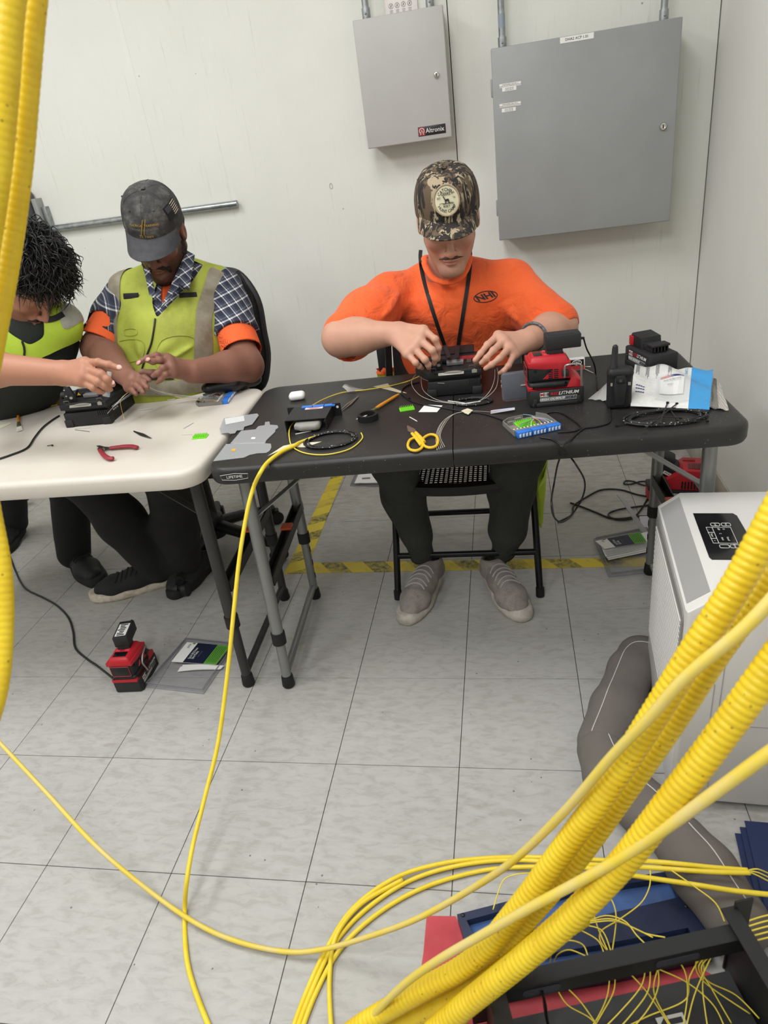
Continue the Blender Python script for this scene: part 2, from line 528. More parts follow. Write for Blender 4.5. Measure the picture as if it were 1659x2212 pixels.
m_ceil = mat('ceiling_paint', '#e4e3dd', 0.8)
m_dark = mat('gap_dark', '#3a372f', 0.9)

floor = MB().box((-0.7, -1.2, -0.008), (4.4, 6.1, 0.01)).done('floor', m_joint)
tag(floor, 'grey mottled vinyl tile floor with dark joints', 'floor', kind='structure')
tile_me = None
for i in range(-9, 3):
    for j in range(-9, 6):
        if tile_me is None:
            o = MB().box((0, 0, 0), (T-0.0016, T-0.0016, 0.003), bev=0.0005, seg=1).done('tile', m_tile, floor, angle=30)
            tile_me = o.data
        else:
            o = bpy.data.objects.new('tile', tile_me); COL.objects.link(o); o.parent = floor
        wx, wy = (i+0.5)*T, (j+0.5)*T
        if wx > XR: wx -= 0.0
        o.location = V(wx, wy, -0.0015) - floor.location
back = MB().box((-0.7, YB+0.06, CEIL/2), (4.4, 0.1, CEIL)).done('wall_back', m_dark)
tag(back, 'off-white painted plywood wall behind the workers', 'wall', kind='structure')
seams = [-2.9, -2.436, -1.2172, -0.0005, XR-0.002]
for a, b in zip(seams[:-1], seams[1:]):
    MB().box(((a+b)/2, YB+0.006, CEIL/2), (b-a-0.0032, 0.012, CEIL-0.002), bev=0.001, seg=1).done('wall_panel', m_wall, back, world=True)
MB().box((-1.2172, YB+0.0005, CEIL/2), (0.022, 0.003, CEIL-0.01), bev=0.0012).done('filled_seam', m_wall, back, world=True)
q = (-0.5062, 1.804, 1.2057)
MB().tube([(q[0]+0.0055*math.cos(a), q[1], q[2]+0.010*math.sin(a)) for a in np.linspace(0, 2*math.pi, 20)[:-1]], 0.0009, 5, closed=True).done('filled_knot', m_base, back, world=True)
right = MB().box((XR+0.05, -1.2, CEIL/2), (0.1, 6.1, CEIL)).done('wall_right', m_wall2)
tag(right, 'smooth pale wall closing the right side of the room', 'wall', kind='structure')
left = MB().box((-2.95, -1.2, CEIL/2), (0.1, 6.1, CEIL)).done('wall_left', m_wall2)
tag(left, 'pale wall at the far left beyond the picture', 'wall', kind='structure')
front = MB().box((-0.7, -4.3, CEIL/2), (4.4, 0.1, CEIL)).done('wall_front', m_wall2)
tag(front, 'pale wall behind the photographer', 'wall', kind='structure')
ceil_o = MB().box((-0.7, -1.2, CEIL+0.05), (4.4, 6.1, 0.1)).done('ceiling', m_ceil)
tag(ceil_o, 'white ceiling above the workroom', 'ceiling', kind='structure')
for lx, ly in LIGHTS:
    f = MB()
    for sx, sy, wx, wy in ((-0.295, 0, 0.03, 1.22), (0.295, 0, 0.03, 1.22), (0, -0.595, 0.56, 0.03), (0, 0.595, 0.56, 0.03)):
        f.box((lx+sx, ly+sy, CEIL-0.02), (wx, wy, 0.04))
    tag(f.done('ceiling_light_frame', mat('fixture_white', '#eeeeea', 0.4)), 'white frame of a recessed ceiling light', 'light frame', 'ceiling light frames')
bb = MB().box((XR-0.004, 0.6, 0.05), (0.008, 2.4, 0.1), bev=0.003).done('baseboard_right', m_base)
tag(bb, 'worn vinyl base strip along the right wall', 'baseboard', kind='structure')
bb = MB().box((-1.0, YB-0.004, 0.05), (3.8, 0.008, 0.1), bev=0.003).done('baseboard_back', m_base)
tag(bb, 'worn vinyl base strip along the plywood wall', 'baseboard', kind='structure')

# hazard tape
def tape_fn(ang, axis):
    def fn(t):
        p = pos_coord(t); s = t.sep(p)
        a = t.math('ADD', t.math('MULTIPLY', s[0], math.cos(ang)), t.math('MULTIPLY', s[1], math.sin(ang)))
        w = t.math('FRACT', t.math('MULTIPLY', a, 1/0.125))
        st = t.math('LESS_THAN', w, 0.5)
        n = t.noise(60, 5, 0.7, p); n2 = t.noise(7, 3, 0.6, p)
        worn = t.ramp(n, [(0.42, '#5e5a34'), (0.58, '#b1a23f')])
        stripe = t.mix(t.ramp(n2, [(0.38, 0.0), (0.55, 1.0)]), '#cdb63f', worn)
        yel = t.mix(t.ramp(t.noise(30, 4, 0.7, p), [(0.55, 0.0), (0.8, 0.7)]), '#d9c136', '#8d8240')
        t.link(t.mix(st, yel, stripe), t.bsdf.inputs['Base Color'])
    return fn
m_tape1 = mat('hazard_tape_across', '#d9c136', 0.5, fn=tape_fn(math.radians(38), 0))
m_tape2 = mat('hazard_tape_along', '#d9c136', 0.5, fn=tape_fn(math.radians(118), 0))
E1 = [(-0.6795, 0.8476, 0.), (0.5942, 0.8368, 0.), (0.604, 0.8894, 0.), (-0.6528, 0.9199, 0.)]
t1 = MB().prism([(q[0], q[1]) for q in E1[:2]] + [(0.9, 0.83), (0.9, 0.878)] + [(q[0], q[1]) for q in E1[2:]], 0.0007)
tag(t1.done('floor_tape', m_tape1), 'yellow striped hazard tape on the floor running under the folding chair', 'tape')
E2 = [(-0.6795, 0.8476, 0.), (-0.6779, 1.7007, 0.), (-0.62, 1.6936, 0.), (-0.6017, 0.9173, 0.), (-0.5777, 0.849, 0.)]
a2, b2 = V(E2[1])-V(E2[0]), V(E2[2])-V(E2[3])
far1 = V(E2[0])+a2*(1.70-E2[0][1])/a2.y; far2 = V(E2[3])+b2*(1.70-E2[3][1])/b2.y
t2 = MB().prism([(E2[0][0], E2[0][1]), (E2[4][0], E2[4][1]), (E2[3][0], E2[3][1]), (far2.x, far2.y), (far1.x, far1.y)], 0.0007, z0=0.0004)
tag(t2.done('floor_tape', m_tape2), 'yellow hazard tape strip running from the corner back to the wall', 'tape')

# ------------------------------------------------------------------ wall cabinets
m_cab = mat('cabinet_grey_light', '#b3b1ad', 0.42, col2='#b8b6b2', nscale=5, bump=0.05, bscale=900)
m_cab2 = mat('cabinet_grey', '#949695', 0.40, col2='#9a9c9b', nscale=5, bump=0.06, bscale=700)
m_chrome = mat('chrome', '#d5d3ce', 0.18, 1.0)
m_black = mat('black_plastic', '#17171a', 0.45)
m_white = mat('white_label', '#ecebe7', 0.5)
m_ink = mat('ink_black', '#26262a', 0.6)
m_inkgrey = mat('ink_grey', '#6d6d70', 0.6)
m_emt = mat('galvanised', '#aeb2b4', 0.35, 0.85, col2='#8d9193', nscale=40)
def lock(parent, x, y, z, r=0.013):
    m = tr((x, y, z), rx=math.radians(90))
    l = MB().lathe([(r, 0), (r, 0.004), (r*0.8, 0.009), (r*0.55, 0.0095), (r*0.5, 0.006), (0, 0.006)], m, 20).done('lock', m_chrome, parent, world=True)
    MB().box((x, y-0.0098, z), (0.0022, 0.0012, 0.011)).done('keyhole', m_black, l, world=True)
def enclosure(name, label, x0, x1, z0, z1, yf, material, ridge):
    t = thing(name, label, 'cabinet', ((x0+x1)/2, YB, z0))
    w, h = x1-x0, z1-z0
    MB().box(((x0+x1)/2, (yf+0.006+YB)/2, (z0+z1)/2), (w-0.012, YB-yf-0.006, h-0.012), bev=0.002).done('body', material, t, world=True)
    MB().box(((x0+x1)/2, yf+ridge/2, (z0+z1)/2), (w, ridge, h), bev=0.0035, seg=3).done('door', material, t, world=True)
    return t
c1 = enclosure('wall_cabinet', 'small light grey metal wall cabinet with a red and black maker badge', -0.320, -0.009, 1.3157, 1.708, 1.69, m_cab, 0.022)
lk = (-0.0471, 1.69, 1.5116)
lock(c1, lk[0], 1.690, lk[2], 0.0095)
bx = (-0.0791, 1.69, 1.3463)
badge = MB().box((bx[0], 1.6893, bx[2]), (0.100, 0.0014, 0.030), bev=0.0006).done('badge', mat('badge_black', '#241d21', 0.35), c1, world=True)
MB().box((bx[0]-0.0365, 1.6884, bx[2]), (0.0225, 0.0006, 0.0255)).done('badge_red_field', mat('badge_red', '#a3353c', 0.4), badge, world=True)
FB = lambda p: frame_from(p, (1, 0, 0), (0, 0, 1))
text('Altronix', 0.0215, FB((bx[0]+0.011, 1.6880, bx[2])), m_white, badge, squeeze=0.92)
rg = MB().tube([(bx[0]-0.0365+0.0085*math.cos(a), 1.6878, bx[2]+0.0015+0.0085*math.sin(a)) for a in [math.radians(d) for d in range(-45, 226, 15)]], 0.0011, 6)
rg.tube([(bx[0]-0.0365-0.006, 1.6878, bx[2]-0.0105), (bx[0]-0.0365, 1.6878, bx[2]+0.005), (bx[0]-0.0365+0.006, 1.6878, bx[2]-0.0105)], 0.0011, 6)
rg.done('badge_emblem', m_white, badge, world=True)
c2 = enclosure('wall_cabinet', 'large square grey metal wall cabinet with printed strips at its left edge', 0.143, 0.753, 0.948, 1.5585, 1.66, m_cab2, 0.03)
lk = (0.7111, 1.66, 1.2547)
lock(c2, lk[0], 1.660, lk[2], 0.0125)
for zz in (1.445, 1.06): MB().box((0.1415, 1.685, zz), (0.009, 0.02, 0.055), bev=0.003).done('hinge', m_cab2, c2, world=True)
def strip(u, v, w, h, lines, parent, sz):
    p = (u, 1.6594, v)
    s = MB().box(p, (w, 0.0007, h)).done('label_strip', m_white, parent, world=True)
    for k, ln in enumerate(lines):
        text(ln, sz, FB((u, 1.6588, v+(len(lines)-1)*0.5*sz*1.0-k*sz*1.0)), m_ink, s)
q = (0.4241, 1.66, 1.5484); strip(q[0], q[2], 0.108, 0.017, ['DHA2 ACP 1.01'], c2, 0.011)
for v1, v2, a, b in ((183, 191, 'DHA2-LENEL1-SEC-A01-1', '172.26.128.100'), (226, 237, 'DHA2-LENEL1-SEC-A01-2', '172.26.128.102')):
    q = (0.2033, 1.66, 1.4466) if v1 == 183 else (0.2009, 1.66, 1.3878)
    strip(q[0], q[2], 0.073, 0.0115, [a, 'DHA2-CC-ACC-SWITCH OUTPUT'], c2, 0.0048)
    q = (0.1997, 1.66, 1.4349) if v1 == 183 else (0.1956, 1.66, 1.3731)
    strip(q[0], q[2], 0.048, 0.0115, [b, '172.26.128.103'], c2, 0.0048)

def conduit(u0, r, y, zb, label, ztop=CEIL-0.001):
    t = thing('conduit', label, 'conduit', (u0, y, zb))
    MB().cyl((u0, y, zb), (u0, y, ztop), r).done('pipe', m_emt, t, world=True)
    cp = MB().cyl((u0, y, zb-0.001), (u0, y, zb+0.035), r*1.28)
    cp.ball((u0, y-r*1.3, zb+0.018), 0.004, 8)
    cp.done('connector', m_emt, t, world=True)
q = (-0.2776, 1.745, 1.7277); conduit(q[0], 0.0115, 1.745, 1.709, 'thin galvanised conduit at the left end of the small cabinet top')
q = (-0.0545, 1.745, 1.7207); conduit(q[0], 0.0115, 1.745, 1.709, 'thin galvanised conduit at the right end of the small cabinet top')
q = (0.1832, 1.75, 1.5812); conduit(q[0], 0.0117, 1.75, 1.559, 'galvanised conduit with a blue smear above the left end of the large cabinet')
MB().tube([(q[0], 1.75, 1.62), (q[0], 1.75, 1.66)], 0.0119, 16, caps=False).done('paint_smear', mat('smear_blue', '#8f9ca6', 0.5), bpy.data.objects['conduit.002'], world=True)
q = (0.7119, 1.75, 1.5755); conduit(q[0], 0.0117, 1.75, 1.559, 'galvanised conduit above the right end of the large cabinet')
# paper card and small box above the small cabinet
q0 = (-0.1592, 1.79, 1.7394)
sh = MB().box((q0[0], 1.80, q0[2]+0.05), (0.115, 0.004, 0.19), bev=0.001).done('instruction_card', mat('card_pink_white', '#eee6e2', 0.5))
tag(sh, 'printed instruction card with round symbols above the small cabinet', 'card')
for k in range(4):
    cx = q0[0]-0.036+0.022*k; cz = q0[2]+0.004
    MB().tube([(cx+0.0075*math.cos(a), 1.7975, cz+0.0075*math.sin(a)) for a in np.linspace(0, 2*math.pi, 20)[:-1]], 0.0006, 5, closed=True).tube([(cx-0.004, 1.7975, cz-0.004), (cx+0.004, 1.7975, cz+0.004)], 0.0007, 5).tube([(cx-0.002, 1.7975, cz+0.004), (cx+0.002, 1.7975, cz-0.004)], 0.0007, 5).done('symbol', m_inkgrey, sh, world=True)
    b_ = MB()
    for j in range(4): b_.box((cx, 1.7977, cz-0.013-0.004*j), (0.012-0.002*(j % 2), 0.0004, 0.0012))
    b_.done('print_lines', m_inkgrey, sh, world=True)
# junction box and horizontal conduit at the left
q0, q1 = (-1.7509, 1.785, 1.1899), (-1.2781, 1.785, 1.1836)
zc = q0[2]
t = thing('conduit', 'horizontal galvanised conduit on the wall left of the dark cap', 'conduit', (q0[0], 1.785, zc))
MB().cyl((-2.42, 1.785, zc), (-0.9, 1.785, zc), 0.0125).done('pipe', m_emt, t, world=True)
for u in (-1.83,):
    MB().box((u, 1.79, zc), (0.02, 0.034, 0.034), bev=0.006).done('strap', m_emt, t, world=True)
qb = (-1.7872, 1.74, 1.2578)
t = thing('junction_box', 'dark grey wall box half hidden by the black-haired man and the yellow tubing', 'junction box', (qb[0]-0.1, YB, qb[2]-0.12))
bxc = (qb[0]-0.115, 1.755, qb[2]-0.03)
MB().box(bxc, (0.23, 0.10, 0.24), bev=0.02).done('body', mat('box_dark_grey', '#4b4b50', 0.5), t, world=True)
MB().box((bxc[0]+0.128, 1.78, bxc[2]-0.0), (0.02, 0.05, 0.17), bev=0.002).done('mounting_flange', mat('flange_grey', '#9b9c98', 0.4), t, world=True)
MB().box((bxc[0]+0.15, 1.79, bxc[2]-0.01), (0.018, 0.03, 0.12), bev=0.002).done('connector_plate', m_emt, t, world=True)

# ------------------------------------------------------------------ folding tables
def rrect(x0, x1, y0, y1, r, n=7):
    out = []
    for cx, cy, a0 in ((x1-r, y0+r, -90), (x1-r, y1-r, 0), (x0+r, y1-r, 90), (x0+r, y0+r, 180)):
        for k in range(n+1):
            a = math.radians(a0+90*k/n); out.append((cx+r*math.cos(a), cy+r*math.sin(a)))
    return out
TZ = 0.71
def ttop_fn(t):
    c = t.ramp(t.noise(7, 4, 0.6), [(0.35, '#232222'), (0.65, '#2b2928')])
    v = t.new('ShaderNodeTexVoronoi'); v.inputs['Scale'].default_value = 120; t.link(t.coord(), v.inputs['Vector'])
    d = t.math('MULTIPLY', t.math('LESS_THAN', v.outputs['Distance'], 0.12), t.math('GREATER_THAN', t.noise(11, 3), 0.55))
    t.link(t.mix(t.math('MULTIPLY', d, 0.7), c, '#8a8680'), t.bsdf.inputs['Base Color'])
    t.bump(t.noise(420, 3), 0.15, 0.0006)
m_ttop = mat('table_black', '#232222', 0.42, spec=0.45, fn=ttop_fn)
m_tsil = mat('leg_silver', '#8b8c8b', 0.38, 0.55)
m_tblk = mat('leg_black', '#353434', 0.42, 0.2)
m_foot = mat('rubber_black', '#151515', 0.6)
m_orange = mat('latch_orange', '#c8562e', 0.5)
def table_slab(poly_fn, top_z, h, name, material, parent, edge=0.012):
    # slab with a rounded top rim and a skirt
    b = MB()
    prof = [(-0.010, -h), (-0.003, -h), (0, -h+0.006), (0, -edge), (-edge*0.13, -edge*0.5), (-edge*0.5, -edge*0.13), (-edge, 0.0), (-edge-0.006, 0.0002)]
    rings = []
    for inset, z in prof:
        rings.append([b.bm.verts.new((x, y, top_z+z)) for x, y in poly_fn(inset)])
    for i in range(len(rings)-1): b.bridge(rings[i], rings[i+1])
    b.cap(rings[-1]); b.cap(rings[0], True)
    return b.done(name, material, parent, angle=50)
def table_leg(parent, x, yt, yb, material, z_top, z_collar, foot_m, lowmat=None, slots=False):
    t_ = V(x, yt, z_top); f_ = V(x, yb, 0.0)
    k = (z_top - z_collar) / z_top
    c_ = t_.lerp(f_, k)
    leg = MB().cyl(t_, c_, 0.0165).done('leg', material, parent)
    MB().cyl(c_ + (t_-c_)*0.02, f_ + V(0, 0, 0.02), 0.0135).done('leg_extension', lowmat or material, leg)
    d = (t_-f_).normalized()
    MB().cyl(c_-d*0.018, c_+d*0.018, 0.0195).done('collar', m_foot, leg)
    MB().tube([f_, f_+d*0.006, f_+d*0.036, f_+d*0.04], [0.015, 0.0185, 0.0165, 0.015], 16).done('foot_cap', m_foot, leg)
    if slots:
        for s_ in (0.07, 0.12, 0.17):
            if s_ < z_collar-0.04: MB().box((x-0.0132 if x > 0 else x+0.0132, yt+(yb-yt)*(1-s_/z_top), s_+0.02), (0.002, 0.006, 0.02)).done('slot', m_foot, leg)
    return leg
def channel(parent, a, b, w, h, material, name, inner=None):
    a, b = V(a), V(b); d = (b-a); L = d.length
    m = frame_from((a+b)/2, d, (0, 0, 1) if abs(d.normalized().z) < .9 else (0, 1, 0))
    s = MB()
    s.box((0, -h/2+0.0015, 0), (L, 0.003, w), m); s.box((0, 0, w/2-0.0015), (L, h, 0.003), m); s.box((0, 0, -w/2+0.0015), (L, h, 0.003), m)
    return s.done(name, material, parent)
# black table, turned about 3 degrees
BT = thing('folding_table', 'black plastic folding table with silver legs holding the splicing tools', 'table', (0.036, 0.563, 0), math.radians(3.0))
W2, D2 = 0.609, 0.303
def half(x0, x1, outer):
    def fn(e):
        r = 0.055+e
        if outer < 0: a = rrect(x0-e, x1, -D2-e, D2+e, max(r, 0.02)); 
        else: a = rrect(x0, x1+e, -D2-e, D2+e, max(r, 0.02))
        # square the inner corners
        out = []
        for k, (x, y) in enumerate(a):
            c = k // 8
            if outer < 0 and c in (0, 1): x, y = x1, (-D2-e if c == 0 else D2+e)
            if outer > 0 and c in (2, 3): x, y = x0, (D2+e if c == 2 else -D2-e)
            out.append((x, y + 0.0001*(k % 8)*(1 if c in (1, 2) else -1) if (outer < 0 and c in (0, 1)) or (outer > 0 and c in (2, 3)) else y))
        return out
    return fn
SEAM = -0.025
h1 = table_slab(half(-W2, SEAM-0.001, -1), TZ, 0.042, 'table_top_half', m_ttop, BT)
h2 = table_slab(half(SEAM+0.001, W2, 1), TZ, 0.042, 'table_top_half', m_ttop, BT)
# maker plate on the front edge
lg = frame_from((-W2+0.072, -D2-0.0004, TZ-0.022), (1, 0, 0), (0, 0, 1))
pl = MB()
pw, ph = 0.031, 0.0068
op = [(-pw, ph*0.75), (0, ph*1.15), (pw, ph*0.75), (pw*0.92, -ph*0.75), (0, -ph*1.15), (-pw*0.92, -ph*0.75)]
pl.tube([lg @ V(x*1.1, y*1.1, 0.0002) for x, y in op], 0.0004, 5, closed=True)
plo = pl.done('maker_outline', m_white, h1)
text('LIFETIME', 0.0100, lg, m_white, h1, world=False, squeeze=1.02)
for sx, nm in ((-1, 'l'), (1, 'r')):
    x = sx*0.552
    lgm = m_tsil
    l1 = table_leg(BT, x, -0.205, -0.262, lgm, TZ-0.035, 0.165 if sx < 0 else 0.25, m_foot)
    l2 = table_leg(BT, x, 0.195, 0.165 if sx < 0 else 0.205, lgm, TZ-0.035, 0.235, m_foot, slots=True)
    cb = channel(BT, (x-0.002*sx, -0.222, 0.335), (x, 0.192, 0.345), 0.03, 0.03, m_tblk, 'cross_bar')
    MB().box((x, 0.03, 0.36), (0.032, 0.035, 0.008), bev=0.002).done('latch', m_orange, cb)
    MB().cyl((x, -0.245, 0.045), (x, 0.17, 0.05), 0.0105).done('lower_rail', m_tsil, BT)
    br = MB()
    for dx in (-0.011, 0.011):
        br.box((0, 0, 0), (0.30, 0.020, 0.0025), frame_from((x-sx*0.105+0, -0.19+dx*0, 0.598), (sx*0.24, 0, -0.175), (0, dx/abs(dx), 0)) @ Matrix.Translation((0, 0.011, 0)))
    br.done('brace', m_tsil, BT)
    MB().cyl((x-sx*0.005, -0.222, 0.518), (x-sx*0.005, -0.168, 0.518), 0.0085).done('brace_pivot', m_tsil, BT)
    MB().cyl((x-sx*0.01, -0.2, TZ-0.045), (x-sx*0.01, 0.19, TZ-0.045), 0.0125).done('hinge_bar', m_tsil, BT)

# white table
def wt_fn(t):
    c = t.ramp(t.noise(5, 4, 0.6), [(0.3, '#c6beb3'), (0.7, '#ccc5bb')])
    n = t.noise(140, 3, 0.7, t.coord(scale=(1, 2.2, 1)))
    area = t.noise(2.2, 2, 0.5)
    c = t.mix(t.math('MULTIPLY', t.ramp(n, [(0.6, 0.0), (0.72, 1.0)]), t.ramp(area, [(0.5, 0.0), (0.68, 0.6)])), c, '#8f857a')
    t.link(c, t.bsdf.inputs['Base Color']); t.bump(t.noise(500, 2), 0.12, 0.0005)
m_wt = mat('table_almond', '#dad2c8', 0.45, fn=wt_fn)
WT = thing('folding_table', 'almond white plastic folding table with black legs at the left', 'table', (-1.192, 0.527, 0), math.radians(1.2))
w2, d2 = 0.609, 0.311
table_slab(lambda e: rrect(-w2-e, w2+e, -d2-e, d2+e, 0.06+e), TZ-0.002, 0.045, 'table_top', m_wt, WT, edge=0.014)
for sx in (-1, 1):
    x = sx*0.562
    table_leg(WT, x, -0.235, -0.262, m_tblk, TZ-0.04, 0.225, m_foot)
    table_leg(WT, x, 0.195, 0.155, m_tblk, TZ-0.04, 0.235, m_foot)
    cb = channel(WT, (x, -0.235, 0.325), (x, 0.18, 0.34), 0.03, 0.03, m_tblk, 'cross_bar')
    MB().box((x, 0.03, 0.355), (0.032, 0.035, 0.008), bev=0.002).done('latch', m_orange, cb)
    MB().cyl((x, -0.25, 0.045), (x, 0.16, 0.05), 0.0105).done('lower_rail', m_tblk, WT)
    br = MB()
    for dx in (-0.011, 0.011):
        br.box((0, 0, 0), (0.22, 0.02, 0.0025), frame_from((x-sx*0.07, -0.215, 0.6), (sx*0.17, 0, -0.14), (0, dx/abs(dx), 0)) @ Matrix.Translation((0, 0.011, 0)))
    br.done('brace', m_tblk, WT)
    MB().cyl((x-sx*0.01, -0.225, TZ-0.05), (x-sx*0.01, 0.19, TZ-0.05), 0.0125).done('hinge_bar', m_tblk, WT)

# ------------------------------------------------------------------ folding chair (middle man)
m_chblk = mat('chair_black_metal', '#141416', 0.35, 0.3)
m_chpl = mat('chair_black_plastic', '#1b1b1d', 0.5)
FC = thing('folding_chair', 'black folding chair with a perforated seat under the man in orange', 'chair', (-0.005, 0.86, 0))
fc = (-0.005, 0.86)
SZ = 0.43
def seat_y(x): return -0.205+0.9*x*x
so_b = MB()
nx = 13
for i in range(-nx, nx+1):                     # bars of the perforated pan, front to back
    x = i*0.0145; so_b.box((x, (seat_y(x)+0.19)/2, SZ-0.004), (0.0058, 0.19-seat_y(x), 0.0012))
for j in range(29):
    y = -0.19+j*0.0135
    xm = 0.2 if y > -0.17 else 0.13
    for sgn in (0, 1):
        so_b.box((0, y, SZ-0.004), (xm*2, 0.0052, 0.0012))
        break
so_b.tube([V(x, seat_y(x), SZ-0.02) for x in np.linspace(-0.2, 0.2, 17)] + [V(0.2, 0.19, SZ-0.02), V(-0.2, 0.19, SZ-0.02)], 0.02, 8, closed=True)
so = so_b.done('seat', m_chpl, FC)
lf = [(-0.205, -0.185, 0.0), (0.225, -0.165, 0.0)]
for sx in (-1, 1):
    MB().tube([(sx*0.23, -0.175, 0.012), (sx*0.218, -0.02, 0.40), (sx*0.213, 0.15, 0.78)], 0.011, 10).done('front_leg', m_chblk, FC)
    MB().tube([(sx*0.19, 0.27, 0.012), (sx*0.19, 0.0, 0.395)], 0.011, 10).done('rear_leg', m_chblk, FC)
    MB().cyl((sx*0.23, -0.176, 0.0), (sx*0.23, -0.172, 0.03), 0.0135).done('foot_cap', m_foot, FC)
    MB().cyl((sx*0.19, 0.272, 0.0), (sx*0.19, 0.262, 0.03), 0.0135).done('foot_cap', m_foot, FC)
MB().cyl((-0.225, -0.125, 0.135), (0.225, -0.125, 0.135), 0.0105).done('front_rail', m_chblk, FC)
MB().cyl((-0.19, 0.2, 0.11), (0.19, 0.2, 0.11), 0.0105).done('rear_rail', m_chblk, FC)
b_ = MB(); b_.grid(lambda u, v: (-0.2+0.4*u, 0.095+0.07*v+0.035*(1-(2*u-1)**2), 0.60+0.2*v), 14, 7); b_.thicken(0.012)
b_.done('backrest', m_chpl, FC)

# ------------------------------------------------------------------ office chair (man with the dark cap)
OC = thing('office_chair', 'black swivel office chair with mesh back and castors under the man in plaid', 'chair', (-0.80, 1.0, 0))
hub = V((-1.0133, 1.0609, 0.06)); hub.z = 0.0
def w2l(p): return V(p)
b = MB(); b.lathe([(0.045, 0.055), (0.05, 0.09), (0.045, 0.14), (0.028, 0.15), (0.028, 0.30), (0.02, 0.30), (0.02, 0.40)], Matrix.Translation((hub.x, hub.y, 0)), 18)
b.done('column', m_chpl, OC, world=True)
cst = [(-1.0237, 0.7303, 0.), (-0.8229, 1.2382, 0.), (-0.7192, 0.936, 0.), (-1.25, 0.98, 0), (-1.1, 1.3, 0)]
for c in cst:
    c = V(c); c.z = 0
    d = (c-hub); d.normalize()
    arm = MB().tube([hub+V(0, 0, 0.105), hub.lerp(c, 0.5)+V(0, 0, 0.092), c+V(0, 0, 0.068)], [0.03, 0.025, 0.017], 10, flat=0.8).done('base_arm', m_chpl, OC, world=True)
    side = V(-d.y, d.x, 0)
    w = MB()
    for s_ in (-1, 1):
        w.tube([c+side*(s_*0.006)+V(0, 0, 0.027), c+side*(s_*0.024)+V(0, 0, 0.027)], 0.027, 18)
    w.done('castor', m_black, arm, world=True)
    MB().tube([c+side*0.0+V(0, 0, 0.03)+d*-0.02, c+V(0, 0, 0.056), c+d*0.012+V(0, 0, 0.05)], [0.012, 0.019, 0.014], 10).done('castor_hood', m_black, arm, world=True)
sd = SDF(0.007); sd.box((-0.97, 1.03, 0.45), (0.25, 0.24, 0.035), rnd=0.03)
raw_obj('seat', [sd.mesh()], mat('chair_fabric', '#1d1d1f', 0.85, bump=0.3, bscale=600), OC)
def back_pt(u, v):
    x = -0.935+ (u-0.5)*0.44*(1-0.25*(2*v-1)**4*1.0); z = 0.58+0.42*v
    y = 1.29+0.05*v-0.05*((u-0.5)*2)**2*-1*-1
    return (x, y - 0.0, z)
b_ = MB(); b_.grid(back_pt, 14, 16); b_.thicken(0.02)
def mesh_fn(t):
    v = t.new('ShaderNodeTexVoronoi'); v.inputs['Scale'].default_value = 160; t.link(t.coord(), v.inputs['Vector'])
    t.link(t.ramp(v.outputs['Distance'], [(0.1, '#2b2b2d'), (0.5, '#131314')]), t.bsdf.inputs['Base Color'])
    t.bump(v.outputs['Distance'], 0.5, 0.002)
bo = b_.done('backrest', mat('chair_mesh', '#202022', 0.7, fn=mesh_fn), OC, world=True)
edge = [back_pt(u, v) for u, v in [(0, 0), (0, .25), (0, .5), (0, .75), (0.04, .95), (.2, 1.0), (.5, 1.01), (.8, 1.0), (.96, .95), (1, .75), (1, .5), (1, .25), (1, 0), (.5, -.02)]]
MB().tube(smooth_path(edge, 5, True), 0.014, 8, closed=True).done('back_frame', m_chpl, bo, world=True)
MB().tube([(-0.95, 1.2, 0.43), (-0.94, 1.36, 0.46), (-0.93, 1.35, 0.75)], 0.022, 10, flat=0.6).done('back_bar', m_chpl, OC, world=True)
sd = SDF(0.005)
sd.chain([(-0.7361, 0.7458, 0.7489), (-0.6829, 0.7988, 0.7398), (-0.6528, 0.8979, 0.7179)], [0.022, 0.027, 0.022], k=0.02, sq=((0, 0, 1), 0.75))
sd.cone((-0.687, 0.808, 0.7371), (-0.6483, 0.9, 0.72), 0.026, 0.024, k=0.02, sq=((0, 0, 1), 0.8))
raw_obj('armrest', [sd.mesh()], mat('armrest_black', '#161616', 0.35), OC)
e0 = V((-0.6637, 0.8366, 0.7165))
MB().tube([e0, e0+V(0.01, 0.02, -0.12), (-0.66, 1.04, 0.46), (-0.78, 1.04, 0.43)], 0.015, 10).done('armrest_post', m_chpl, OC, world=True)
# second chair, only its base shows at the left
C2 = thing('office_chair', 'black chair base barely showing under the left end of the white table', 'chair', (-1.75, 1.3, 0))
MB().tube([(-2.4012, 1.4199, 0.07), (-2.2036, 1.4572, 0.06), (-2.176, 1.5113, 0.045)], [0.03, 0.024, 0.02], 10, flat=0.8).done('base_arm', m_chpl, C2, world=True)
q = (-2.2432, 1.5261, 0.02)
MB().tube([(q[0], q[1]-0.02, 0.026), (q[0], q[1]+0.02, 0.026)], 0.026, 16).done('castor', m_black, C2, world=True)

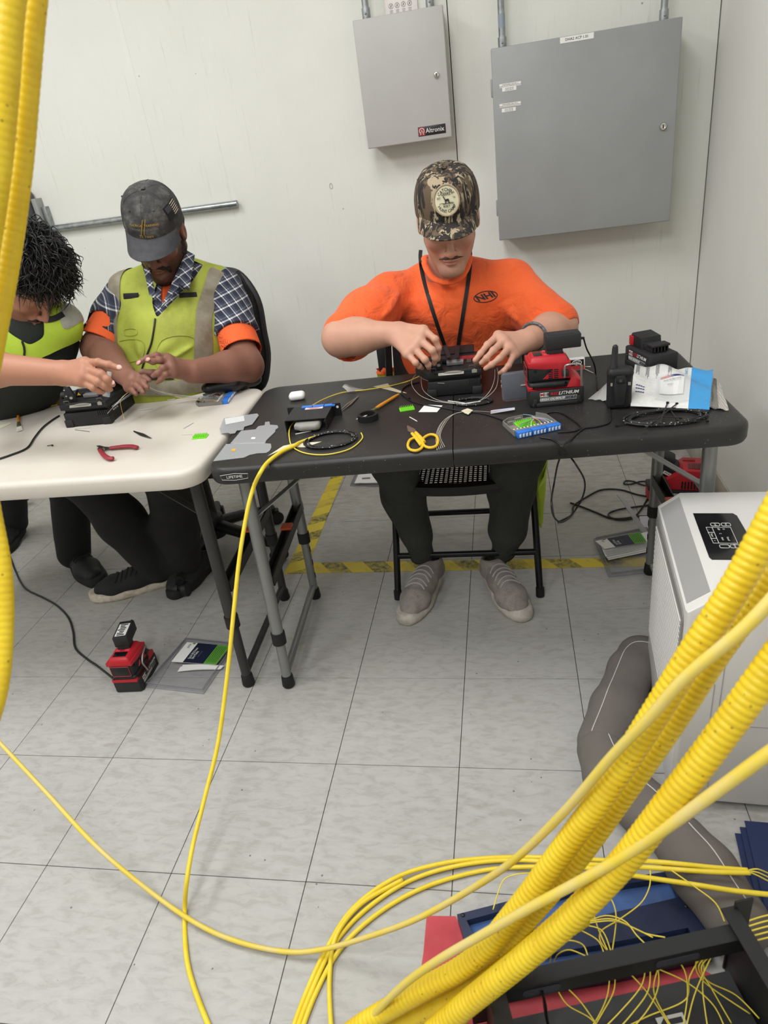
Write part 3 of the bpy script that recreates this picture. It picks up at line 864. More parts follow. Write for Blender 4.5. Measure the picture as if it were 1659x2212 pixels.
# ------------------------------------------------------------------ people
def tint_fn(rough_lo=0.45, rough_hi=0.6, bump=0.08, bscale=350):
    def fn(t):
        a = t.new('ShaderNodeVertexColor', layer_name='tint')
        n = t.noise(28, 4, 0.6)
        c = t.mix(t.math('MULTIPLY', t.ramp(n, [(0.4, 0.0), (0.7, 1.0)]), 0.14), a.outputs['Color'], '#a8604c')
        t.link(c, t.bsdf.inputs['Base Color'])
        t.bump(t.noise(bscale, 3), bump, 0.001)
    return fn
m_skin = mat('skin', '#c49a86', 0.5, fn=tint_fn(), sss=0.12, spec=0.4)
def mix3(a, b, w): return a*(1-w[:, None]) + b*w[:, None]
def L3(c): return np.array(lin(c)[:3])
def sm(x, a, b):
    t = np.clip((x-a)/(b-a), 0, 1); return t*t*(3-2*t)
def head_frame(c, yaw, pitch, roll=0.0):
    """x = to the head's own left... (image right when facing the camera), y = out of the face, z = crown"""
    m = Euler((0, 0, yaw)).to_matrix() @ Matrix.Rotation(roll, 3, 'Y') @ Matrix.Rotation(-pitch, 3, 'X')
    base = Matrix(((-1, 0, 0), (0, -1, 0), (0, 0, 1)))          # face -Y world
    r = Euler((0, 0, yaw)).to_matrix() @ base @ Matrix.Rotation(roll, 3, 'Y') @ Matrix.Rotation(-pitch, 3, 'X')
    M4 = r.to_4x4(); M4.translation = V(c); return M4
def rows(M4): return [list(M4.to_3x3().col[i]) for i in range(3)]
def head_sdf(M4, vox=0.0026, jaw=1.0, ears=True):
    s = SDF(vox); R = rows(M4); P = lambda *a: list(M4 @ V(a))
    E = lambda c, r, k=0.02, op='u', rot=None: s.ell(P(*c), r, R if rot is None else rot, k, op)
    E((0, -0.012, 0.035), (0.075, 0.095, 0.088))
    E((0, 0.030, -0.030), (0.062, 0.062, 0.082), 0.03)
    for x in (-1, 1):
        s.cone(P(x*0.052*jaw, -0.005, -0.055), P(x*0.018, 0.072, -0.103), 0.022, 0.018, 0.03)
        E((x*0.042, 0.066, -0.022), (0.021, 0.018, 0.018), 0.025)
        E((x*0.031, 0.098, 0.004), (0.019, 0.015, 0.012), 0.012, 's')
        E((x*0.031, 0.0795, 0.003), (0.0135, 0.0125, 0.0115), 0.006)
    E((0, 0.082, -0.106), (0.024, 0.016, 0.016), 0.025)
    E((0, 0.081, 0.023), (0.052, 0.016, 0.013), 0.02)
    s.cone(P(0, 0.090, 0.010), P(0, 0.1135, -0.031), 0.0075, 0.0105, 0.012)
    E((0, 0.1165, -0.036), (0.0115, 0.0105, 0.0095), 0.008)
    for x in (-1, 1): E((x*0.0125, 0.1045, -0.0395), (0.0075, 0.010, 0.0075), 0.007)
    for x in (-1, 1): E((x*0.006, 0.107, -0.0475), (0.0035, 0.004, 0.004), 0.003, 's')
    E((0, 0.0875, -0.060), (0.026, 0.014, 0.016), 0.014)
    E((0, 0.0985, -0.0635), (0.021, 0.0065, 0.0048), 0.006)
    E((0, 0.0975, -0.0735), (0.018, 0.0070, 0.0055), 0.006)
    s.cone(P(-0.021, 0.101, -0.0685), P(0.021, 0.101, -0.0685), 0.0012, 0.0012, 0.004, 's')
    if ears:
        for x in (-1, 1):
            E((x*0.079, -0.008, -0.006), (0.009, 0.019, 0.031), 0.008)
            E((x*0.088, -0.003, -0.002), (0.007, 0.010, 0.017), 0.006, 's')
    return s
def head_color(M4, skin, lip, stubble=None, st_amt=0.0, beard=None):
    iv = np.array(M4.inverted())
    def fn(P):
        l = P @ iv[:3, :3].T + iv[:3, 3]
        c = np.tile(skin, (len(P), 1))
        near = (np.abs(l) < 0.2).all(1)
        x, y, z = l[:, 0], l[:, 1], l[:, 2]
        w = near*np.exp(-((x/0.020)**2)**2)*np.exp(-(((z+0.0685)/0.0085)**2)**2)*sm(y, 0.085, 0.095)
        red = near*np.exp(-(((np.abs(x)-0.04)/0.022)**2+((z+0.03)/0.022)**2))*sm(y, 0.03, 0.06)*0.25 + near*np.exp(-((x/0.014)**2+((z+0.036)/0.014)**2))*sm(y, 0.09, 0.11)*0.3
        c = mix3(c, L3('#b0604f') * (skin.mean()/0.45), np.clip(red, 0, 1))
        if stubble is not None:
            q = near*sm(-z, 0.035, 0.075)*sm(y, -0.02, 0.02)*(1-w) ; q *= sm(np.abs(x)+np.maximum(0, -(z+0.09))*2+np.maximum(0, z+0.075)*(-0.2), 0.012, 0.03)*0.85+0.15
            c = mix3(c, stubble, np.clip(q*st_amt, 0, 1))
            ear = near*sm(-z, 0.0, 0.05)*sm(np.abs(x), 0.045, 0.06)*sm(0.07-y, 0.0, 0.03)*sm(y, -0.02, 0.0)
            c = mix3(c, stubble, np.clip(ear*st_amt, 0, 1))
        c = mix3(c, lip, np.clip(w, 0, 1)*0.8)
        return c
    return fn
def wrinkle(seed, amp, freq=28.0, dirs=4, stretch=None):
    rng = np.random.RandomState(seed); W = []
    for _ in range(dirs):
        d = rng.normal(size=3); d /= np.linalg.norm(d); e = rng.normal(size=3); e /= np.linalg.norm(e)
        W.append((d*freq*rng.uniform(0.6, 1.6), e*freq*rng.uniform(0.3, 0.7), rng.uniform(0, 6.28), rng.uniform(0.5, 1.0)))
    def fn(P):
        out = 0
        for d, e, ph, a in W:
            w = np.sin(P@d + ph + 1.6*np.sin(P@e+ph*1.7)); out = out + a*(np.abs(w)**1.5*np.sign(w))
        return out*amp/len(W)
    return fn
def fold_lines(lines):
    """soft ridges (a, b, width, height): cloth creases running between two points"""
    def fn(P):
        out = np.zeros(len(P))
        for a, b, w, h in lines:
            a, b = np.array(a), np.array(b); ba = b-a; t = np.clip(((P-a)@ba)/(ba@ba), 0, 1)
            d = np.linalg.norm(P-a-t[:, None]*ba, axis=1)
            out -= h*np.exp(-(d/w)**2)*np.sin(np.pi*np.clip(t, 0.02, 0.98))**0.5
        return out
    return fn
def add_fn(*f): return lambda P: sum(g(P) for g in f)
def clip_mesh(mq, keep):
    v, q = mq; c = v[q].mean(1); k = keep(c); q = q[k]
    used = np.unique(q); mp = np.full(len(v), -1); mp[used] = np.arange(len(used)); v, q = v[used].copy(), mp[q]
    E = np.sort(np.concatenate([q[:, [0, 1]], q[:, [1, 2]], q[:, [2, 3]], q[:, [3, 0]]]), 1)
    u, n_ = np.unique(E, axis=0, return_counts=True); be = u[n_ == 1]
    for _ in range(14):                              # even out the cut edge
        cnt = np.bincount(be.ravel(), minlength=len(v)); m = cnt > 0
        for ax in range(3):
            a = np.bincount(be[:, 0], v[be[:, 1], ax], len(v)) + np.bincount(be[:, 1], v[be[:, 0], ax], len(v))
            v[m, ax] = 0.4*v[m, ax] + 0.6*a[m]/cnt[m]
    return v, q
def hand(s, wrist, mcps, fingers, thumb, rw=0.026, k=0.010, pr=0.0135, fr=0.0098):
    """wrist point, list of 4 knuckles, list of 4 lists of joints after the knuckle, thumb joints from its root"""
    w = np.array(wrist)
    for i, m in enumerate(mcps):
        m = np.array(m)
        s.cone(w + (np.array(mcps[i])-np.array(mcps).mean(0))*0.45, m, pr*1.15, pr*0.92, 0.018)
    for i in range(3): s.cone(mcps[i], mcps[i+1], pr*0.85, pr*0.85, 0.010)
    for i, f in enumerate(fingers):
        sc = (1.0, 1.02, 0.97, 0.86)[i]
        pts = [mcps[i]] + list(f); n = len(pts)
        rr = [fr*1.12*sc] + [fr*sc*(1.0-0.10*j) for j in range(1, n)]
        for j in range(n-1): s.cone(pts[j], pts[j+1], rr[j], rr[j+1], 0.004)
        for j in range(1, n-1): s.ell(pts[j], rr[j]*1.08, None, 0.004)
    if thumb:
        pts = list(thumb); rr = [0.014, 0.0115, 0.0105, 0.0085][:len(pts)]
        for j in range(len(pts)-1): s.cone(pts[j], pts[j+1], rr[j], rr[j+1], 0.010 if j == 0 else 0.005)
def nails(parent, items, material):
    for p, n, d, r in items:      # tip point, outward normal, finger direction, radius
        n = V(n).normalized(); d = V(d); d = (d-n*d.dot(n)).normalized(); x = n.cross(d)
        m = Matrix((x, d, n)).transposed().to_4x4(); m.translation = V(p)
        MB().ball((0, 0, 0), (r*0.68, r*0.9, r*0.25), 10, m).done('fingernail', material, parent, world=True)
TOCAM = lambda p: V(0.1543, -1.1264, 1.3207) - V(p)

from mathutils.bvhtree import BVHTree
BV = {}
def bvh_of(o_):
    if o_.name not in BV:
        me = o_.data; BV[o_.name] = BVHTree.FromPolygons([v.co for v in me.vertices], [list(p.vertices) for p in me.polygons])
    return BV[o_.name]
def drape(o_, parent_thing, p, off=0.0012):
    """move a point along the line from the viewer side onto a garment"""
    Fi = FRAME[parent_thing.name].inverted(); p = V(p); eye = V(0.1543, -1.1264, 1.3207)
    d = (p-eye).normalized(); h = bvh_of(o_).ray_cast(Fi @ eye, d)
    if h[0] is None: return p
    return FRAME[parent_thing.name] @ h[0] - d*off
# ---- baseball cap in head coordinates
def cap_build(parent, M4, m_crown, m_brim, a=0.086, b=0.104, h=0.112, rim=0.026, brim_len=0.072, brim_w=0.95, front_high=0.0, droop=0.022, seam_m=None, tilt=0.0, puff=0.62):
    Mt = M4 @ Matrix.Translation((0, -0.010, rim)) @ Matrix.Rotation(tilt, 4, 'X')
    def crown(u, v):
        az = 2*math.pi*u; c = math.cos(math.pi/2*v*0.995)**puff; sn = math.sin(math.pi/2*v)
        f = max(0, math.cos(az))
        x = a*c*math.sin(az); y = b*c*math.cos(az)*(1.0+0.03*f); z = h*sn*(1+front_high*f*(1-v)*v*2) - 0.018*(0.5-0.5*math.cos(az))*(1-v)*0
        z += -0.012*max(0, -math.cos(az))*(1-v) - (0.012 if v == 0 else 0)
        return Mt @ V(x, y, z)
    s = MB(); s.grid(crown, 48, 22, closed_u=True)
    top = s.done('cap_crown', m_crown, parent, world=True, angle=180)
    sb = MB()
    A = 62*math.pi/180
    def brim(u, v):
        az = (u*2-1)*A; x0 = (a+0.001)*math.sin(az); y0 = (b*1.03)*math.cos(az)
        e = math.cos(az*90/62*math.pi/180*180/math.pi*math.pi/180) if False else math.cos((u*2-1)*math.pi/2)**0.55
        x = x0*(1+0.05*v*brim_w); y = y0 + brim_len*v*e
        z = 0.004 - droop*v - 0.024*(x/0.08)**2*v**0.7
        if v < 0.12: x *= 0.96; y -= 0.006
        return Mt @ V(x, y, z)
    sb.grid(brim, 30, 9); sb.thicken(0.0032)
    bo = sb.done('cap_brim', m_brim, parent, world=True, angle=60)
    st = seam_m or m_crown
    ss = MB()
    for kk in range(6):
        u = (kk)/6.0
        ss.tube([crown(u, v) for v in np.linspace(0.02, 0.985, 18)], 0.0011, 5)
    ss.done('cap_seam', st, top, world=True)
    MB().ball(Mt @ V(0, 0, h), (0.007, 0.007, 0.004), 10).done('cap_button', st, top, world=True)
    for u in (1/12., -1/12., 3/12., -3/12.):
        p = crown(u % 1, 0.56); p2 = crown(u % 1, 0.6)
        MB().ball(p, 0.0032, 8).done('eyelet', st, top, world=True)
    return top, bo, crown, Mt

m_camo_cols = ('#b3a48c', '#6a5a45', '#2b2725')
def camo_fn(t):
    co = t.coord(scale=(1.3, 1.3, 0.22))
    n1 = t.noise(42, 3, 0.55, co, 0.9); n2 = t.noise(30, 3, 0.5, t.coord(scale=(1, 1, 0.4)), 0.5); n3 = t.noise(60, 3, 0.5, t.coord(scale=(1, 1, 0.25)), 1.2)
    c = t.mix(t.ramp(n2, [(0.45, 0.0), (0.48, 1.0)]), '#a39379', '#5e4f3d')
    c = t.mix(t.ramp(n1, [(0.515, 0.0), (0.53, 1.0)]), c, '#2a2624')
    c = t.mix(t.ramp(n3, [(0.57, 0.0), (0.585, 1.0)]), c, '#211e1d')
    t.link(c, t.bsdf.inputs['Base Color']); t.bump(t.noise(900, 2), 0.2, 0.0004)
m_camo = mat('bark_camo', '#6a5a45', 0.85, fn=camo_fn)
m_camomesh = mat('camo_mesh_dark', '#39332d', 0.85, bump=0.4, bscale=900)

# =================================================================== man in the orange T-shirt
P2 = thing('person', 'man in an orange T-shirt and bark camouflage cap working at the black table', 'person', (0.0, 1.0, 0.0))
SK2 = L3('#c4957f')
H2 = head_frame((0.0109, 0.8918, 1.1208), math.radians(4), math.radians(23))
hs = head_sdf(H2, jaw=0.93)
neck0, neck1 = H2 @ V(0, -0.03, -0.05), V((-0.0123, 0.987, 0.9646))
hs.chain([list(neck0), list(neck1), list(neck1+V(0, 0.03, -0.08))], [0.054, 0.056, 0.065], 0.03)
hm = hs.mesh(relax=1)
shL, shR = V((-0.1861, 0.9636, 0.9277)), V((0.1746, 1.0392, 0.9007))
elL, elR = V((-0.2999, 0.7356, 0.8639)), V((0.301, 0.895, 0.7988))
wrL, wrR = V((-0.1394, 0.674, 0.8782)), V((0.2103, 0.7366, 0.8108))
sa = SDF(0.0026)
mid = elL.lerp(wrL, 0.35)
sa.chain([list(shL.lerp(elL, 0.4)), list(elL), list(mid), list(wrL)], [0.048, 0.047, 0.045, 0.030], 0.03)
sa.ell(list(elL+V(-0.012, 0.01, -0.005)), 0.036, None, 0.03)
hand(sa, (-0.1258, 0.6646, 0.8769), [(-0.0578, 0.6494, 0.8856), (-0.0668, 0.6222, 0.867), (-0.0812, 0.6062, 0.852), (-0.0989, 0.6001, 0.8395)],
     [[(-0.027, 0.6221, 0.8658), (-0.0207, 0.6221, 0.8422), (-0.0242, 0.6274, 0.8213)], [(-0.0334, 0.5903, 0.8463), (-0.0287, 0.5958, 0.8249), (-0.0336, 0.6061, 0.8074)],
      [(-0.0527, 0.5731, 0.8289), (-0.0468, 0.5826, 0.8121), (-0.0483, 0.5987, 0.7998)], [(-0.0772, 0.5724, 0.8227), (-0.0699, 0.5824, 0.8104), (-0.0649, 0.5957, 0.8009)]],
     [(-0.098, 0.656, 0.8606), (-0.0564, 0.6562, 0.8444), (-0.0345, 0.6394, 0.8261), (-0.0263, 0.628, 0.8126)])
saR = SDF(0.0026)
mid = elR.lerp(wrR, 0.35)
saR.chain([list(shR.lerp(elR, 0.4)), list(elR), list(mid), list(wrR)], [0.048, 0.047, 0.045, 0.031], 0.03)
saR.ell(list(elR+V(0.012, 0.01, -0.005)), 0.036, None, 0.03)
hand(saR, (0.1951, 0.7225, 0.8123), [(0.1327, 0.6907, 0.8427), (0.1465, 0.6725, 0.8315), (0.16, 0.6587, 0.8157), (0.1712, 0.6546, 0.7975)],
     [[(0.1046, 0.6547, 0.8304), (0.0862, 0.6309, 0.8155), (0.0713, 0.6206, 0.8027)], [(0.1197, 0.6318, 0.8209), (0.1014, 0.6144, 0.8068), (0.0877, 0.6146, 0.7957)],
      [(0.1343, 0.6116, 0.8036), (0.1137, 0.6012, 0.7927), (0.0978, 0.6042, 0.7833)], [(0.1556, 0.6086, 0.7832), (0.1446, 0.6032, 0.7735), (0.1325, 0.6085, 0.7667)]],
     [(0.1608, 0.7011, 0.8187), (0.1241, 0.6798, 0.8155), (0.0934, 0.6546, 0.803), (0.0742, 0.6292, 0.7961)])
body2 = raw_obj('body', [hm, sa.mesh(), saR.mesh()], m_skin, P2, head_color(H2, SK2, L3('#b5786b'), L3('#8d6a58'), 0.35))
# moustache, brows
m_hair_br = mat('hair_dark_brown', '#4a362b', 0.7, col2='#54402f', nscale=160, stretch=(1, 1, 0.3))
ms = SDF(0.0018)
for x in (-1, 1):
    ms.chain([list(H2 @ V(x*0.002, 0.1035, -0.0545)), list(H2 @ V(x*0.016, 0.0995, -0.056)), list(H2 @ V(x*0.033, 0.088, -0.063))], [0.0034, 0.0036, 0.0018], 0.003)
raw_obj('moustache', [ms.mesh(wrinkle(3, 0.0012, 600, 5))], m_hair_br, body2)
ms = SDF(0.0018)
for x in (-1, 1): ms.chain([list(H2 @ V(x*0.012, 0.0955, 0.021)), list(H2 @ V(x*0.030, 0.0925, 0.0255)), list(H2 @ V(x*0.046, 0.080, 0.021))], [0.0028, 0.0032, 0.002], 0.003)
raw_obj('eyebrow', [ms.mesh()], m_hair_br, body2)
hr = SDF(0.003)
hr.ell(list(H2 @ V(0, -0.025, 0.02)), (0.0775, 0.084, 0.075), rows(H2))
hr.plane(list(H2 @ V(0, 0, -0.03)), list(-(H2.to_3x3() @ V(0, 0, 1))))
hr.plane(list(H2 @ V(0, 0.035, 0)), list((H2.to_3x3() @ V(0, 1, 0))))
raw_obj('hair', [hr.mesh(wrinkle(5, 0.002, 200, 4))], m_hair_br, body2)
# cap
top, bo, crown, Mt = cap_build(P2, H2, m_camo, m_camo, a=0.088, b=0.105, h=0.092, rim=0.043, brim_len=0.066, front_high=0.2, droop=0.012, puff=0.5)
m_patch_rim = mat('patch_tan', '#a38f78', 0.8); m_patch = mat('patch_cream', '#d9d3b3', 0.85, bump=0.2, bscale=800)
pc, pe, pd_ = crown(0.0, 0.40), crown(0.03, 0.40), crown(0.0, 0.46)
pc = crown(0.0, 0.38); pn = (pe-pc).cross(pd_-pc).normalized()
if pn.dot(TOCAM(pc)) < 0: pn = -pn
pu = (crown(0.0, 0.46)-crown(0.0, 0.30)).normalized(); px_ = pu.cross(pn)
PM = Matrix((px_, pu, pn)).transposed().to_4x4(); PM.translation = pc + pn*0.0006
PMb = PM @ Matrix.Diagonal((1, 1.12, 1, 1))
def bowl(x, y): return -(x*x)*4.6 - (y*y)*1.6
def disc(r, z, n=36, rr=8):
    s = MB()
    s.grid(lambda u, v: (max(v, 0.002)*r*math.cos(2*math.pi*u), max(v, 0.002)*r*math.sin(2*math.pi*u), bowl(max(v, .002)*r*math.cos(2*math.pi*u), max(v, .002)*r*math.sin(2*math.pi*u))+z), n, rr, closed_u=True)
    s.thicken(0.0014); bmesh.ops.transform(s.bm, matrix=PMb, verts=s.bm.verts[:]); return s
patch = disc(0.0315, 0.0022).done('patch', m_patch, top, world=True)
MB().tube([PMb @ V(0.0325*math.cos(a), 0.0325*math.sin(a), bowl(0.0325*math.cos(a), 0.0325*math.sin(a))+0.0028) for a in np.linspace(0, 2*math.pi, 40)[:-1]], 0.0022, 8, closed=True).done('patch_border', m_patch_rim, patch, world=True)
def arc_text(body, rad, mid_deg, size, flip):
    def bend(x, y):
        if not flip: a = math.radians(mid_deg)-x/rad; r = rad+y
        else: a = math.radians(mid_deg)+x/rad; r = rad-y
        X, Y = r*math.cos(a), r*math.sin(a); return (X, Y, bowl(X, Y)+0.0048)
    text(body, size, PMb, m_ink, patch, bend=bend, bold=0.02)
arc_text("CATCHIN'", 0.0222, 92, 0.0098, False)
flat = lambda dx, dy: (lambda x, y: (x+dx, y+dy, bowl(x+dx, y+dy)+0.0048))
text('DEERS.', 0.0082, PMb, m_ink, patch, bend=flat(0, 0.0135), bold=0.02)
text('EST.', 0.006, PMb, m_ink, patch, bend=flat(-0.0185, 0.005), bold=0.02)
text("'16", 0.006, PMb, m_ink, patch, bend=flat(0.0195, 0.005), bold=0.02)
text('BUILT', 0.0066, PMb, m_ink, patch, bend=flat(0.0, -0.0125), bold=0.02)
arc_text('HUNT CAMP', 0.0235, -90, 0.0092, True)
dr = MB()
def dpt(x, y): return PMb @ V(x, y, bowl(x, y)+0.0046)
dr.tube([dpt(-0.004, 0.001), dpt(0.0, 0.0008), dpt(0.006, 0.0015)], [0.0022, 0.0026, 0.0022], 6)
for x in (-0.0035, -0.0018, 0.005, 0.0066): dr.tube([dpt(x, 0.0), dpt(x+0.0004, -0.0065)], 0.0007, 5)
dr.tube([dpt(-0.004, 0.002), dpt(-0.0062, 0.007), dpt(-0.0085, 0.0065)], [0.0014, 0.0011, 0.0006], 5)
for q in ((-0.0045, 0.0118), (-0.0085, 0.0112)): dr.tube([dpt(-0.0062, 0.0072), dpt((q[0]-0.0062)/2-0.001, 0.0095), dpt(*q)], 0.0005, 5)
for x0, x1, yy in ((-0.019, -0.004, -0.0065), (-0.01, 0.017, -0.0075), (0.006, 0.019, -0.0058)): dr.tube([dpt(x0, yy), dpt((x0+x1)/2, yy+0.0012), dpt(x1, yy)], 0.0006, 5)
dr.done('deer_mark', m_ink, patch, world=True)

# T-shirt
def cloth_bump(lo=16, amt=0.85, dist=0.012, st=(1, 1, 1)):
    def fn(t):
        n = t.noise(lo, 3, 0.5, t.coord(scale=st), 1.2); n2 = t.noise(900, 2)
        t.bump(t.math('ADD', n, t.math('MULTIPLY', n2, 0.02)), amt, dist)
    return fn
m_tee = mat('tee_orange', '#ee6630', 0.85, col2='#ea5e2a', nscale=9, sheen=0.1, fn=cloth_bump())
nb = V((-0.0153, 1.0322, 0.9637))
tee = SDF(0.0042)
chest = V(0.005, 1.02, 0.86); waist = V(0.0, 1.06, 0.68); hip = V(0, 1.08, 0.56)
up = (nb-hip).normalized()
tee.chain([list(hip), list(waist), list(chest), list(nb+V(0, 0.03, -0.04))], [0.112, 0.116, 0.124, 0.075], 0.06, sq=((1, 0, 0), 1.42))
for S, E_, sgn in ((shL, elL, -1), (shR, elR, 1)):
    tee.cone(list(nb+V(0.03*sgn, 0.03, -0.035)), list(S+V(0, 0.005, -0.005)), 0.054, 0.052, 0.05)
    hem = S.lerp(E_, 0.88)+V(0, 0, -0.012)
    tee.chain([list(S), list(S.lerp(E_, 0.5)+V(0, 0, -0.004)), list(hem)], [0.058, 0.062, 0.074], 0.05)
    tee.plane(list(S.lerp(E_, 0.93)), list((E_-S).normalized())) if False else None
    d = (E_-S).normalized()
    tee.cone(list(S.lerp(E_, 0.62)), list(S.lerp(E_, 1.5)+V(0, 0, -0.018)), 0.050, 0.066, 0.004, 's')
tee.cone(list(H2 @ V(0, -0.03, -0.06)), list(nb+V(0, 0.01, 0.0)), 0.056, 0.058, 0.006, 's')
w1 = wrinkle(11, 0.024, 17, 6)
folds = fold_lines([(shL+V(0.05, -0.06, 0.02), elL+V(0.11, 0.0, 0.02), 0.012, 0.010), (shL+V(0.08, -0.07, -0.02), elL+V(0.15, 0.03, -0.02), 0.010, 0.008), (shL+V(0.02, -0.04, 0.05), shL+V(0.03, -0.08, -0.12), 0.010, 0.010),
                    (shR+V(-0.05, -0.07, 0.0), elR+V(-0.11, 0.0, 0.02), 0.012, 0.010), (shR+V(-0.02, -0.05, 0.04), shR+V(-0.04, -0.08, -0.13), 0.010, 0.010), (chest+V(-0.10, -0.13, -0.04), chest+V(-0.02, -0.13, -0.2), 0.014, 0.008),
                    (chest+V(0.12, -0.12, -0.02), chest+V(0.04, -0.13, -0.2), 0.012, 0.008)])
teeo = raw_obj('tee_shirt', [tee.mesh(add_fn(w1, folds))], m_tee, P2)
col = [(-0.0718, 0.9687, 1.0185), (-0.0639, 0.917, 0.9952), (-0.0409, 0.8852, 0.9703), (-0.0042, 0.875, 0.9583), (0.0318, 0.8971, 0.9632), (0.0528, 0.9374, 0.9859), (0.0563, 0.9901, 1.0066), tuple(nb+V(0.035, 0.085, 0.03)), tuple(nb+V(-0.035, 0.085, 0.03))]
MB().tube(smooth_path(col, 6, True), 0.0095, 10, closed=True, flat=0.6).done('collar', m_tee, teeo, world=True, angle=180)
# chest print
cp0 = V((0.1017, 0.8449, 0.9142))
PR = frame_from(cp0, V((0.1233, 0.8669, 0.9138))-V((0.0796, 0.8438, 0.9103)), V((0.1016, 0.8915, 0.9251))-V((0.1009, 0.8361, 0.8983)))
def draped_text(body, size, M4, material, parent, garment, th, **kw):
    o_ = text(body, size, M4, material, None, **kw)
    F = FRAME[o_.name]; me = o_.data
    Fp = FRAME[parent.name].inverted()
    for v in me.vertices: v.co = Fp @ drape(garment, th, F @ v.co)
    o_.location = (0, 0, 0); o_.parent = parent; FRAME[o_.name] = FRAME[parent.name]
    return o_
draped_text('NHI', 0.034, PR, m_ink, teeo, teeo, P2, bold=0.035, squeeze=0.95)
ov = [PR @ V(0.031*math.cos(a)*(1+0.12*abs(math.cos(a))), 0.0225*math.sin(a)+0.004*math.cos(a)*0, 0.0) for a in np.linspace(0, 2*math.pi, 44)[:-1]]
MB().tube([drape(teeo, P2, q, 0.0008) for q in ov], 0.0013, 6, closed=True).done('print_oval', m_ink, teeo, world=True)
# lanyard
m_lan = mat('lanyard_black', '#141416', 0.6)
def ribbon(pts, w, material, name, parent, garment, th, off=0.003):
    P = [(drape(garment, th, q, off) if any(f_ for _, f_ in pts) and 0.18 < i/(6.0*(len(pts)-1)) < 0.86 else q) for i, q in enumerate(smooth_path([q for q, _ in pts], 6))]
    s = MB(); prev = None
    for i, p in enumerate(P):
        d = (P[min(i+1, len(P)-1)]-P[max(i-1, 0)]).normalized(); n = TOCAM(p).normalized(); x = d.cross(n).normalized()
        r = [s.bm.verts.new(p+x*w/2+n*0.0007), s.bm.verts.new(p-x*w/2+n*0.0007), s.bm.verts.new(p-x*w/2-n*0.0007), s.bm.verts.new(p+x*w/2-n*0.0007)]
        if prev: s.bridge(prev, r)
        else: s.cap(r, True)
        prev = r
    s.cap(prev)
    return s.done(name, material, parent, world=True)
ribbon([((-0.0862, 1.02, 1.0332), False), ((-0.0832, 0.9616, 1.0208), False), ((-0.0733, 0.8828, 0.9894), True), ((-0.056, 0.8224, 0.9359), True), ((-0.0351, 0.7881, 0.8649), True), ((-0.0154, 0.7428, 0.8167), True), ((0.0025, 0.6489, 0.8076), False)], 0.011, m_lan, 'lanyard_strap', P2, teeo, P2)
ribbon([((0.058, 1.0438, 1.0192), False), ((0.0606, 0.9854, 1.0068), False), ((0.0585, 0.9021, 0.9722), True), ((0.0452, 0.831, 0.9113), True), ((0.0323, 0.798, 0.8561), True), ((0.0223, 0.7484, 0.8118), True), ((0.0217, 0.6517, 0.8051), False)], 0.011, m_lan, 'lanyard_strap', P2, teeo, P2)
# bracelet
ax = (wrR-elR).normalized(); bc = elR.lerp(wrR, 0.82)
bx_ = ax.cross(V(0, 0, 1)).normalized(); by_ = ax.cross(bx_)
MB().tube([bc + bx_*(0.0395*math.cos(a)) + by_*(0.0395*math.sin(a)) for a in np.linspace(0, 2*math.pi, 30)[:-1]], 0.0045, 8, closed=True, flat=1.0).done('bracelet', mat('bracelet_grey', '#77787c', 0.5, col2='#3b3c40', nscale=160), P2, world=True)
# trousers
m_pant = mat('jogger_charcoal', '#353634', 0.9, col2='#313230', nscale=14, fn=cloth_bump(18, 0.4))
kL, kR = V((-0.1888, 0.66, 0.5055)), V((0.1709, 0.68, 0.4958))
aL, aR = V((-0.1537, 0.755, 0.1283)), V((0.1189, 0.765, 0.1227))
pants = SDF(0.0045)
pants.chain([(-0.06, 1.07, 0.53), (0.06, 1.07, 0.53)], [0.098, 0.098], 0.05)
for h_, k_, a_, sg in ((V(-0.09, 1.04, 0.525), kL, aL, -1), (V(0.09, 1.04, 0.525), kR, aR, 1)):
    pants.chain([list(h_), list(h_.lerp(k_, 0.6)), list(k_)], [0.09, 0.08, 0.070], 0.04)
    c_ = k_.lerp(a_, 0.33)+V(0.012*-sg*0, 0.02, 0)
    pants.chain([list(k_), list(c_), list(k_.lerp(a_, 0.75)), list(a_)], [0.070, 0.066, 0.049, 0.041], 0.03)
    pants.cone(list(a_+(a_-k_)*-0.03), list(a_+(a_-k_)*0.12), 0.030, 0.028, 0.003, 's')
pf = fold_lines([(kL+V(0.05, -0.05, -0.05), kL+V(0.065, 0.02, -0.03), 0.009, 0.010), (kL+V(0.055, -0.04, -0.075), kL+V(0.06, 0.03, -0.055), 0.009, 0.009), (kR+V(-0.05, -0.05, -0.05), kR+V(-0.065, 0.02, -0.03), 0.009, 0.010), (aL+V(-0.03, -0.03, 0.06), aL+V(0.035, -0.03, 0.05), 0.006, 0.004), (aR+V(-0.03, -0.03, 0.06), aR+V(0.035, -0.03, 0.05), 0.006, 0.004)])
raw_obj('trousers', [pants.mesh(add_fn(wrinkle(21, 0.018, 20, 5), pf))], m_pant, P2)

